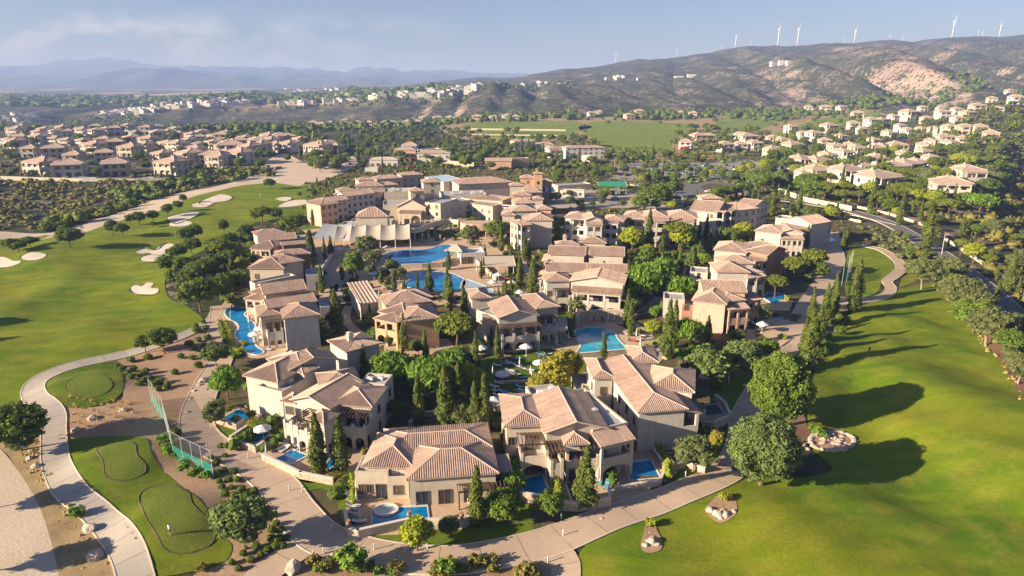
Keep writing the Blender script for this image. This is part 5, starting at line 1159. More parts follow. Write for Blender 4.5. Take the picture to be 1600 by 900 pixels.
# pool bar and shade
H = House('pool_bar', 'white flat-roofed pool bar with pointed canvas sail at the lagoon', 'bar', (735,412), 'white', hi=False)
H.block((720,396), (758,394), 8, 3.6, 'flat', F='D.15,1.8 D.4,1.6', flat_top='whitep', R='w3'); H.block((694,392), (722,394), 6, 4.0, 'hip', pitch=.5, rm='canvas', nowall=True)
H = House('canvas_shade', 'long tan canvas shade over loungers right of the pool bar', 'shade', (790,410), hi=False)
H.block((752,417), (806,416), 11, 3.0, 'shed', pitch=.03, rm='canvas', nowall=True, nog=False)
for x in (.3, 5, 9.6):
    for y in (.3, 10): m_ = MB(); m_.tube((x, y, 0), (x, y, 3.0), .1); H.put(m_.mesh('post', M['whitep']), 'post', H.fr, (0, 0, 0))
# hotel
def canopy(px, label, mat, A, B, D, h, n, peak):
    H = House('canopy', label, 'canopy', px, hi=False); a = PZ(*A, h); b = PZ(*B, h); u = (b-a).xy; W = u.length; ang = math.atan2(u.y, u.x); fr = (Vector((a.x, a.y, 0)), ang); H.fr = fr; m = MB()
    k = 6
    for i in range(n):
        x0, x1 = W*i/n, W*(i+1)/n
        for j in range(k):
            for q in range(k):
                def f(s, t): return (x0+(x1-x0)*s, D*t, h+peak*t*(1-.25*math.sin(math.pi*s))+(-.25*math.sin(math.pi*s)*(1-t)))
                p = [f(j/k, q/k), f((j+1)/k, q/k), f((j+1)/k, (q+1)/k), f(j/k, (q+1)/k)]; m.add(p, [(0, 1, 2, 3)]); m.add([(x, y, z-.06) for x, y, z in p], [(3, 2, 1, 0)])
    H.put(m.mesh('canvas', M[mat], True), 'canvas', fr, (0, 0, 0))
    for i in range(n+1):
        for y, hh in ((.1, h-.1), (D-.1, h+peak-.1)): q = MB(); q.tube((W*i/n, y, 0), (W*i/n, y, hh), .12); H.put(q.mesh('post', M['whitep']), 'post', fr, (0, 0, 0))
canopy((580,385), 'cream tent canopy in panels over the lagoon restaurant', 'canvas', (522,377), (641,373), 14, 3.4, 5, 2.6)
canopy((510,385), 'grey flat tent canopy left of the cream one', 'canvasg', (489,372), (536,372), 15, 3.8, 1, 2.2)
H = House('pavilion', 'pyramid-roofed pavilion with two wide dark windows above the canopies', 'pavilion', (580,355), 'ivory', hi=.55)
H.block((555,340), (607,339), 10, 5.6, 'hip', z0=3.0, pitch=.55, F='D.28,2.6 D.72,2.6', base=-3.6)
H.block((546,346), (612,346), 6, 3.2, 'flat', nog=False); H.block((530,352), (556,352), 8, 3.4, 'flat')
H = House('hotel_wing', 'pink-ended three-storey hotel wing with rows of windows facing right', 'hotel wing', (485,350), 'white', hi=.55)
H.block((476,317), (500,322), 9, 8.6, 'hip', wall='pink', R='w2.4', L='w3')
H.block((500,318), (545,312), 9, 8.4, 'hx', pitch=.3, F='w2.4', sh=2.8); H.block((540,308), (586,302), 10, 8.4, 'gs', pitch=.3, F='w2.6', sh=2.8); H.block((575,305), (612,298), 8, 7.4, 'hip', F='w3')
H.block((554,292), (600,291), 10, 9.2, 'hip', F='w3'); H.block((530,300), (556,298), 8, 8.0, 'hip')
H = House('hotel_hall', 'broad cream hotel hall with gabled portico and arched windows', 'hotel', (660,335), 'cream', hi=.55)
H.block((598,320), (640,319), 12, 7.0, 'flat', F='W.3,1.4'); H.block((619,324), (666,325), 9, 7.0, 'gf', pitch=.5, F='L.12,.88,2.4,2,1,1', sh=5)
H.block((664,316), (688,318), 14, 9.0, 'flat', F='w3 '); H.block((686,318), (737,312), 14, 8.2, 'flat', F='w3.4', sh=3.6, wall='ivory'); H.block((640,300), (664,299), 8, 12.4, 'hip', F='w4'); H.block((600,300), (640,299), 12, 9.0, 'flat')
H.units([(3,3,1.6,1.2,1.2),(6,5,1.4,1.2,1),(9,3,2,1.2,1.2),(12,6,1.4,1,1),(4,8,1.6,1.4,1)], 8.6)
H.block((660,286), (690,285), 9, 11.5, 'hip', F='w4', wall='ivory'); H.block((690,305), (760,303), 12, 9.4, 'flat'); H.units([(5,3,1.6,1.2,1.2),(9,5,1.4,1.2,1),(14,3,2,1.2,1.2),(18,6,1.4,1,1)], 9.0)
H = House('hotel_roof_hall', 'great brown hipped roof hall with blue glazed lean-to', 'hotel', (760,295), 'ivory', roof='roof_d', hi=.6)
H.block((716,289), (802,285), 18, 8.6, 'hip', pitch=.22); H.block((693,285), (726,281), 16, 8.2, 'shed', pitch=.06, rm='solar'); H.block((706,304), (738,300), 8, 7.8, 'flat', F='w4')
H = House('hotel_wing', 'low red-roofed hotel wing with bow front beside the hall garden', 'hotel wing', (770,330), 'cream', hi=.55)
H.block((724,310), (786,314), 11, 7.6, 'hip', pitch=.2, F='w3.6'); H.block((735,318), (770,323), 6, 7.0, 'hip', pitch=.25, F='w3', wall='cream'); H.block((768,322), (802,325), 6, 6.4, 'flat', F='D.5,2', wall='cream'); H.block((785,345), (804,346), 5, 3.6, 'flat')
H = House('tower', 'orange square bell tower with tiled cap among the hotel roofs', 'tower', (840,320), 'orange', hi=.55)
H.block((833,272), (849,272), 4.2, 14.6, 'hip', pitch=.3, F='W.5,.9,3'); H.chimney(1.8, 2.0, 15.0, 1.2, .6); H.block((812,279), (838,279), 7, 12.2, 'hip', pitch=.34, F='W.5,.9,3', L='w'); H.block((846,284), (864,284), 6, 10.0, 'hip'); H.block((795,291), (820,291), 7, 9.8, 'hip', wall='ivory')
H.block((800,306), (831,306), 7, 9.0, 'hip', wall='pink', F='w4,2'); H.block((820,302), (848,301), 7, 9.4, 'hip', wall='ivory'); H.block((818,296), (842,296), 5, 10.4, 'hip')
H = House('apartment_block', 'stepped block with tall blank cream end wall and loggias on its left', 'apartments', (830,390), 'ivory', hi=.55)
H.block((827,345), (865,345), 11, 9.6, 'hip', pitch=.34, L='L0,1,2.6,3,3,1'); H.block((808,352), (830,350), 7, 9.0, 'hip', wall='cream', F='L.1,.9,2,1,3,1', L='w3'); H.block((800,331), (840,330), 9, 9.8, 'hip', wall='cream', L='L0,1,2.4,3,3,1'); H.block((783,337), (806,337), 7, 8.6, 'hip', wall='cream', F='L.1,1,2,1,2,3', L='w3')
H.block((838,328), (863,328), 7, 10.2, 'hip', wall='pink'); H.block((804,319), (838,318), 8, 10, 'hip'); H.block((832,312), (850,312), 6, 9.6, 'hip')
H = House('curved_terrace', 'curved cream balcony terrace on columns above the lagoon walk', 'terrace', (670,365), 'cream', hi=False)
cpts = [PZ(x, y, 4.2) for x, y in ((626,357),(640,360),(655,359),(668,354),(682,349),(700,346),(716,347))]
S_ = smooth_open([p.xy for p in cpts], 4); m_ = MB(); ms_ = MB(); oo = S_[0]; H.fr = (Vector((oo.x, oo.y, 0)), 0)
for a, b in zip(S_, S_[1:]):
    a = a-oo; b = b-oo; n_ = Vector((-(b-a).y, (b-a).x)).normalized(); m_.prism([(a.x, a.y, 3.2), (b.x, b.y, 3.2), (b.x, b.y, 5.1), (a.x, a.y, 5.1)], (n_.x*.3, n_.y*.3, 0)); q = n_*9
    ms_.add([(a.x, a.y, 4.0), (b.x, b.y, 4.0), (b.x+q.x, b.y+q.y, 4.0), (a.x+q.x, a.y+q.y, 4.0)], [(0, 1, 2, 3)])
H.put(m_.mesh('parapet', M['cream']), 'parapet', H.fr, (0, 0, 0)); H.put(ms_.mesh('floor', M['terrace']), 'floor', H.fr, (0, 0, 0))
for i in range(0, len(S_), 3): q = MB(); p = S_[i]-oo; q.tube((p.x, p.y+.6, -.3), (p.x, p.y+.6, 3.6), .28, n=8); H.put(q.mesh('column', M['cream']), 'column', H.fr, (0, 0, 0))
H = House('rotunda', 'round arched pink terrace wall beside the hall garden', 'terrace', (745,370), 'pink', hi=False)
c0 = PZ(750, 350, 4); H.fr = (Vector((c0.x, c0.y, 0)), 0); m_ = MB(); N_ = 20
for i in range(N_):
    t0, t1 = math.pi+math.pi*i/N_, math.pi+math.pi*(i+1)/N_; r_ = 7.5; p, q = (math.cos(t0)*r_, math.sin(t0)*r_*.8), (math.cos(t1)*r_, math.sin(t1)*r_*.8)
    z_ = 0 if i % 3 == 0 else 2.6
    m_.prism([(p[0], p[1], z_), (q[0], q[1], z_), (q[0], q[1], 5.0), (p[0], p[1], 5.0)], (-p[0]*.05, -p[1]*.05, 0))
H.put(m_.mesh('wall', M['pink']), 'wall', H.fr, (0, 0, 0)); m_ = MB(); m_.add([(math.cos(t)*7.3, math.sin(t)*5.8, 4.2) for t in np.linspace(math.pi, 2*math.pi, 16)]+[(7.3, 6, 4.2), (-7.3, 6, 4.2)], [tuple(range(18))]); H.put(m_.mesh('floor', M['terrace']), 'floor', H.fr, (0, 0, 0))
# behind the hotel
H = House('market_shed', 'open shed with bright green sheet roof beside a tan court', 'shed', (958,300), 'ivory', hi=False)
H.block((936,291), (981,291), 9, 4.6, 'shed', pitch=.12, rm='greenroof', F='L0,1,.5,3,1,0', nowall=True)
for x in (.3, 5, 10, 14.5):
    for y in (.3, 8.5): m_ = MB(); m_.tube((x, y, 0), (x, y, 4.6), .12); H.put(m_.mesh('post', M['greenroof']), 'post', H.fr, (0, 0, 0))
H = House('cabin', 'long white cabin with three dark openings left of the green roof', 'cabin', (893,308), 'white', hi=False); H.block((875,297), (913,298), 5, 3.4, 'flat', F='w4')
H = House('garden_hall', 'low flat tan hall behind the white cabin', 'hall', (900,290), 'cream', hi=False); H.block((872,290), (924,287), 9, 3.4, 'flat'); H.block((984,288), (1000,290), 8, 3.6, 'flat')
H = House('club_house', 'large white club house with tiled roofs beyond the flagpoles', 'club house', (900,250), 'white', hi=False)
H.block((884,232), (946,231), 14, 8.4, 'hip', pitch=.2, F='w4'); H.block((858,233), (890,232), 10, 7, 'hip', pitch=.25, F='L0,1,2,3,2,1'); H.block((803,222), (838,221), 12, 7.4, 'hip', pitch=.3, F='w4', L='w4'); H.block((835,226), (866,226), 9, 6, 'hip', F='w4'); H.block((905,243), (926,244), 5, 5, 'flat', F='w')
H = House('arcade_house', 'tan square house with columned balcony west of the club roof', 'house', (635,250), 'orange', hi=False); H.block((614,235), (650,235), 10, 8.2, 'hip', wall='orange', F='L0,1,2.4,4,2,1', L='w4')
H = House('club_hall', 'long pale club hall with grey-tan roof in the trees', 'hall', (690,245), 'white', hi=False); H.block((650,240), (704,240), 16, 6.8, 'hip', pitch=.22, F='w4', L='w4'); H.block((658,234), (690,232), 9, 8, 'flat', F='w4')
H = House('tented_pavilion', 'white columned tent pavilion north of the hotel roofs', 'pavilion', (598,262), 'white', hi=False); H.block((576,250), (622,250), 11, 4.6, 'hip', pitch=.25, rm='canvas', F='L0,1,1,5,1,0'); H.block((570,262), (590,262), 6, 3, 'flat')
H = House('orange_hall', 'low orange hall with peaked roof near the club trees', 'hall', (795,260), 'orange', hi=False); H.block((757,252), (800,252), 10, 5.4, 'gs', pitch=.3, wall='orange', F=''); H.block((798,248), (827,247), 8, 6.4, 'flat', wall='orange', F='')
for px_, A_, B_, D_, h_, lb in (((615,285),(588,281),(630,278),10,7.0,'brown-roofed hotel house directly behind the western roofs'),((650,280),(626,275),(662,273),9,7.2,'brown-roofed hotel house by the row of small cypresses'),((600,280),(560,283),(590,281),8,6.4,'small brown-roofed house left of the hotel roofs'),((620,290),(584,291),(622,289),8,7.4,'pinkish hipped hotel house above the gabled hall')):
    H = House('hotel_house', lb, 'house', px_, 'cream', hi=.6); H.block(A_, B_, D_, h_, 'hip', pitch=.3, F='w3.4', R='w3.4')
# ---------------------------------------------------------------- prototype houses for the outlying quarters
def copy_tree(o, parent=None):
    c = o.copy(); COL.objects.link(c); c.parent = parent
    for ch in o.children: copy_tree(ch, c)
    return c
FARH = []
def far_house(key, W, D, h, wall, lab, near):
    H = House('village_house', lab, 'house', None, wall, 'roof_l', None, False, origin=Vector((0, 0, 0)))
    kw = dict(F='L.05,.95,2.2,%d,2,%d' % (3 if W > 11 else 2, 1), L='w3.6', R='w3.6') if near else dict(F='L.05,.95,2.0,2,2,1', R='W.5,1.2,1', L='W.5,1.2,1')
    H.block(None, None, None, h, 'hip', world=((-W/2, 0), (W/2, 0), D), nog=False, base=-3.5, pitch=.3, **kw)
    H.block(None, None, None, h+.7, 'hip', world=((-W*.28, D*.25), (W*.30, D*.25), D*.85), nog=False, base=0, pitch=.34)
    if near: H.chimney(W*.2, D*.4, h+1.2, .9, .4)
    FARH.append(H.root); return H.root
_hp = [far_house(0, 13, 10, 6.4, 'cream', 'x', True), far_house(1, 10.5, 10, 6.6, 'ivory', 'x', True), far_house(2, 15, 10, 6.4, 'ivory', 'x', True), far_house(3, 11, 9, 6.2, 'white', 'x', False), far_house(4, 13, 10, 6.0, 'cream', 'x', False)]
_used = [False]*5
def place_house(px, py, k, rz, desc, group, s=1.0):
    g = G(px, py); o = _hp[k] if not _used[k] else copy_tree(_hp[k]); _used[k] = True
    o.location = (g.x, g.y, g.z); o.rotation_euler = (0, 0, math.radians(rz)); o.scale = (s, s, s)
    if 'label' in o: del o['label']
    c, q = math.cos(math.radians(rz)), math.sin(math.radians(rz)); nogo([(g.x+(a*c-b*q)*s, g.y+(a*q+b*c)*s) for a, b in ((-8, -3.5), (8, -3.5), (8, 11), (-8, 11))])
    TREES.append([o, desc, None, group, 'house'+desc, s])
rr = random.Random(5)
for (x, y) in ((55,272),(108,277),(181,275),(259,273),(113,258),(164,252),(198,245),(246,252),(285,256),(8,228),(30,226),(55,226),(83,226),(100,228),(125,228),(160,229),(198,224),(227,228),(57,215),(81,213),(106,214),(144,213),(160,210),(208,214),(227,210),(240,217),(256,215),(276,216),(295,217),(289,229),(255,234),
               (327,255),(345,256),(363,257),(314,222),(326,232),(356,233),(378,223),(394,228),(416,233),(439,225),(463,226),(382,245),(400,242),(490,243),(520,240),(20,212),(125,212),(180,211),(330,220),(345,222),(500,238),(452,224),(428,226),(345,238),(362,242),(312,236),(300,244),(335,262),(220,236),(180,236),(140,240),(85,248),(45,246),(66,212),(92,208),(15,232),(270,236),(408,234),(425,238),(445,238),(376,232),(270,208),(310,214),(350,215),(30,206),(150,206),(195,205),(240,206)):
    near = y > 240; place_house(x, y, rr.choice((0, 1, 2)) if near else rr.choice((3, 4)), rr.choice((-40, -28, -20, -12, 8, 22)), rr.choice(('sand-walled village house', 'cream village house')) if near else 'small village house', 'houses of the village on the left', rr.uniform(.88, 1.32))
for (x, y, k, rz, s) in ((1262,265,2,15,1),(1285,266,0,15,1),(1285,285,0,10,1),(1262,284,1,10,.9),(1312,241,0,20,1),(1337,237,0,25,1),(1370,229,1,25,1),(1394,218,1,25,1),(1345,244,0,15,1),(1372,242,1,15,1),(1354,274,1,20,1),(1405,275,2,25,1.15),(1385,302,2,12,1.3),(1485,310,2,-15,1.25),(1519,291,1,-20,1.3),
               (1423,214,3,20,1),(1445,211,3,20,1),(1468,211,4,20,1),(1490,209,4,10,1),(1512,210,4,0,1),(1532,209,3,0,1),(1421,253,1,30,1),(1448,248,1,30,1),(1452,239,1,30,1),(1463,231,0,30,1),(1479,226,0,20,1),(1490,234,0,20,1),(1460,260,1,30,1),
               (1443,175,3,0,1.2),(1472,176,3,0,1.1),(1497,179,3,0,1.2),(1428,188,4,20,1.5),(1383,196,4,10,1.2),(1366,199,3,10,1.2),(1476,186,3,0,1.2),(1517,186,4,0,1),(1550,160,4,0,1.3),(1590,163,3,0,1.3),(1581,148,4,0,1.2),(1334,202,3,10,1.2),(1301,208,4,10,1.2),(1257,218,3,20,1.2),(1277,221,3,20,1.2),(1263,175,3,0,1.3),(1290,175,4,0,1.5),(1317,175,3,0,1.3),(1245,240,0,20,1),(1228,232,1,15,1),(1215,246,2,10,1),(1325,252,1,20,1),(1300,256,1,15,1),(1385,240,1,25,1),(1405,240,0,25,1),(1425,272,2,20,1),(1440,268,1,25,1),(1375,262,1,20,1),(1335,288,2,15,1.1),(1410,205,3,10,1),(1350,210,3,10,1.1),(1318,222,3,10,1),(1290,228,4,10,1),(1400,190,3,0,1.2),(1450,192,4,0,1.1),(1530,175,4,0,1.2),(1560,178,3,0,1.1),(1500,195,3,0,1),(1340,185,4,0,1.2),(1240,208,3,0,1.1),(1210,225,4,0,1.1),(1548,222,1,-10,1),(1505,228,1,0,1)):
    place_house(x, y, k, rz+rr.uniform(-22, 22), {True: 'cream hillside house', False: 'small hillside house'}[k < 3], 'houses on the right-hand hillside', s*rr.uniform(.85, 1.15))
for (x, y) in ((1137,238),(1159,236),(1183,236),(1070,234),(985,187),(1000,181),(1062,181),(1082,183),(1095,223),(1110,221),(1160,223),(1172,226),(807,189),(935,180),(925,183),(790,188),(770,189),(745,190),(715,190),(700,191),(685,191),(660,190),(645,191),(635,199),(650,199),(600,198),(615,198),(575,199),(560,197),(545,199),(530,198),(515,199),(500,201),(490,200),(540,193),(415,222),(640,243)):
    place_house(x, y, rr.choice((3, 4)), rr.choice((-20, 0, 15)), 'white distant house', 'white houses among the trees behind the hotel', rr.uniform(.95, 1.3))
# specks on the plateau
def speck_mesh(w, d, h, seed):
    m = MB(); m.box(-w/2, w/2, -d/2, d/2, -3, h, 0, 0); m.box(-w/2-.2, w*.1, -d/2-.2, d/2+.2, h, h+2.6, 0, 0)
    for x in (-w*.3, 0, w*.3): m.box(x-.7, x+.7, -d/2-.06, -d/2, 1, 2.4, 0, 2)
    m.add([(-w/2-.4, -d/2-.4, h+.003), (w/2+.4, -d/2-.4, h+.003), (w/2+.4, d/2+.4, h+.003), (-w/2-.4, d/2+.4, h+.003), (-w*.1, 0, h+1.8), (w*.1, 0, h+1.8)], [(0, 1, 5, 4), (1, 2, 5), (2, 3, 4, 5), (3, 0, 4)], .5, 1)
    return m.mesh('distant_house', [M['white'], M['roof_l'], M['glass']])
_sp = [speck_mesh(13, 11, 6, 1), speck_mesh(18, 12, 6, 2), speck_mesh(11, 11, 7, 3)]
def specks(poly, n, seed, group, s=1.0):
    r = random.Random(seed); xs = [p[0] for p in poly]; ys = [p[1] for p in poly]; k = 0; t = 0
    while k < n and t < n*20:
        t += 1; x, y = r.uniform(min(xs), max(xs)), r.uniform(min(ys), max(ys))
        if not inside((x, y), poly): continue
        g = G(x, y); o = mobj('distant_house', r.choice(_sp), None, (g.x, g.y, g.z), r.uniform(-.5, .5)); q = s*r.uniform(.8, 1.25); o.scale = (q, q, q)
        o['category'] = 'house'; TREES.append([o, 'tiny pale far house', None, group, 'speck', 1]); k += 1
specks([(150,183),(200,176),(245,170),(250,174),(200,180),(152,186)], 34, 1, 'far plateau houses', 1.0); specks([(0,186),(70,176),(65,188),(0,192)], 12, 2, 'far plateau houses'); specks([(255,166),(330,158),(410,152),(410,162),(330,166),(260,172)], 58, 3, 'far plateau houses')
specks([(430,162),(520,150),(560,148),(600,146),(600,156),(520,162),(440,168)], 52, 4, 'far plateau houses', 1.1); specks([(600,144),(700,139),(752,136),(755,144),(690,152),(600,156)], 48, 5, 'far plateau houses', 1.15); specks([(0,154),(40,153),(40,157),(0,158)], 5, 6, 'far plateau houses'); specks([(640,150),(690,147),(700,156),(630,158)], 8, 7, 'far plateau houses', 1.3)
specks([(805,134),(830,130),(890,129),(905,134),(870,136)], 6, 8, 'far plateau houses', .7); specks([(925,122),(960,118),(1030,122),(1025,127),(960,127)], 7, 9, 'far plateau houses', .75); specks([(440,140),(600,140),(600,146),(440,150)], 14, 10, 'far plateau houses', 1.2); specks([(1220,100),(1240,96),(1250,103),(1200,104)], 3, 11, 'far plateau houses')
H = House('mansion', 'pale ruined-looking mansion with columns halfway up the far hill', 'mansion', None, 'white', hi=False, origin=G(1082,122))
o_ = H.o; H.o.z = o_.z
for (x, y, w, d, h) in ((-38,0,26,16,6),(0,5,24,16,11),(22,8,14,14,8)):
    H.block(None, None, None, h, 'flat', z0=o_.z, world=((o_.x+x-w/2, o_.y+y), (o_.x+x+w/2, o_.y+y), d), base=-10, F='w7', sh=4.2, nog=False)
# ================================================================ plants
def height_to(g, ty):
    """metres a thing at ground point g must be tall to reach picture row ty"""
    lo, hi = 0.2, 60.0
    for _ in range(24):
        m = (lo+hi)/2
        if to_px((g.x, g.y, g.z+m))[1] > ty: lo = m
        else: hi = m
    return lo
def tree(key, bx, by, ty, wide=1.0, v=None, label=None, **kw):
    g = G(bx, by); return plant(key, g, height_to(g, ty), wide, v=v, label=label, **kw)
CY = [(499,743,650,1.25),(534,738,655,1.35),(746,822,731,1.15),(913,797,703,1.25),(655,672,588),(697,674,573),(717,632,568),(757,675,588),(742,676,600),(665,570,517),(570,597,541),(453,543,505),(526,518,455,1.3),(608,541,500),
 (672,460,412),(700,471,421),(704,475,430),(724,488,446),(728,492,460),(705,492,474),(779,468,449),(786,468,442),(792,468,450),(798,467,433),(805,468,446),(812,444,402),(832,468,408,1.2),(783,393,357),(820,409,368),(827,408,379),(758,403,383),(579,502,477),
 (487,420,362,1.2),(518,401,370),(535,439,403),(503,458,415),(454,436,403),(365,434,393),(354,439,411),(404,440,418),(412,438,415),(400,402,387),(482,348,328),(489,352,328),(528,342,304),(509,350,325),(557,326,297),(582,314,297),(488,402,362),(517,400,371),(496,293,278),(510,292,279),(607,293,278),(612,293,280),(619,293,279),(632,280,259),(643,276,257),(648,278,261),(661,280,259),(693,276,254),(703,274,257),(598,264,246),
 (1042,561,472),(1052,543,472),(1105,532,495,1.4),(1051,434,403),(1061,434,384),(1082,434,395),(1267,502,450),(1287,512,446),(1303,474,426),(1303,493,446),(1331,488,426,1.25),(1262,577,489,1.3),(1283,516,483),(1272,556,503,1.2),(1336,470,406,1.2),(1276,540,478),(1254,560,500),
 (1013,390,329),(1052,431,405),(1083,431,384),(1092,378,347),(1103,375,336),(1117,364,336),(1109,391,358),(1123,389,356,1.3),(1154,349,313),(1170,404,373),(1260,389,353),(1088,315,296),(1191,347,311),(1206,338,304),(1199,337,307),(1234,333,313),(1248,331,291),(1035,276,259),(1034,402,367),(958,406,384),(978,409,389),(957,405,384),(980,512,454),(872,380,351,1.3),(868,378,355),
 (1321,388,354,1.3),(1316,390,360),(1335,484,425),(1405,352,310),(1445,394,318,1.2),(1503,368,337),(1514,388,363),(1574,455,392,1.2),(1359,332,299),(1437,345,313),(1303,275,244),(1313,307,262),(1335,273,242),(1374,264,236),(1382,262,238),(1410,330,300),(1363,322,282),(1499,276,251),(1422,226,202),(1469,312,291),(1480,225,206),(1395,260,240),(1340,262,245),(1290,268,250),(1556,470,440),(1590,460,435),(1600,480,440),(1498,372,350),(1380,240,222),(1365,236,218),(1310,262,246),(1322,268,250),(1230,312,290),(1216,318,296),(1184,320,296),(1176,314,292),(1212,300,284),
 (1160,312,296),(1150,310,294),(1256,300,284),(1272,310,292),(1287,318,300)]
for c in CY: tree('cyp', c[0], c[1], c[2]-1, (c[3] if len(c) > 3 else 1.0)*1.18)
for i, c in enumerate(((480,247),(470,250),(500,243),(513,250),(530,244),(546,240),(700,240),(712,238),(680,236),(720,242),(735,240),(750,236),(768,238),(785,234),(815,240),(826,238),(835,242),(870,252),(878,250),(905,256),(925,240),(930,236),(936,240),(1010,262),(1020,250),(1090,250),(1100,246),(1190,262),(1200,258),(1210,262),(1128,250),(1225,256),(585,254),(560,250))):
    tree('cyp', c[0], c[1], c[1]-18-(i*7) % 9, 1.2)
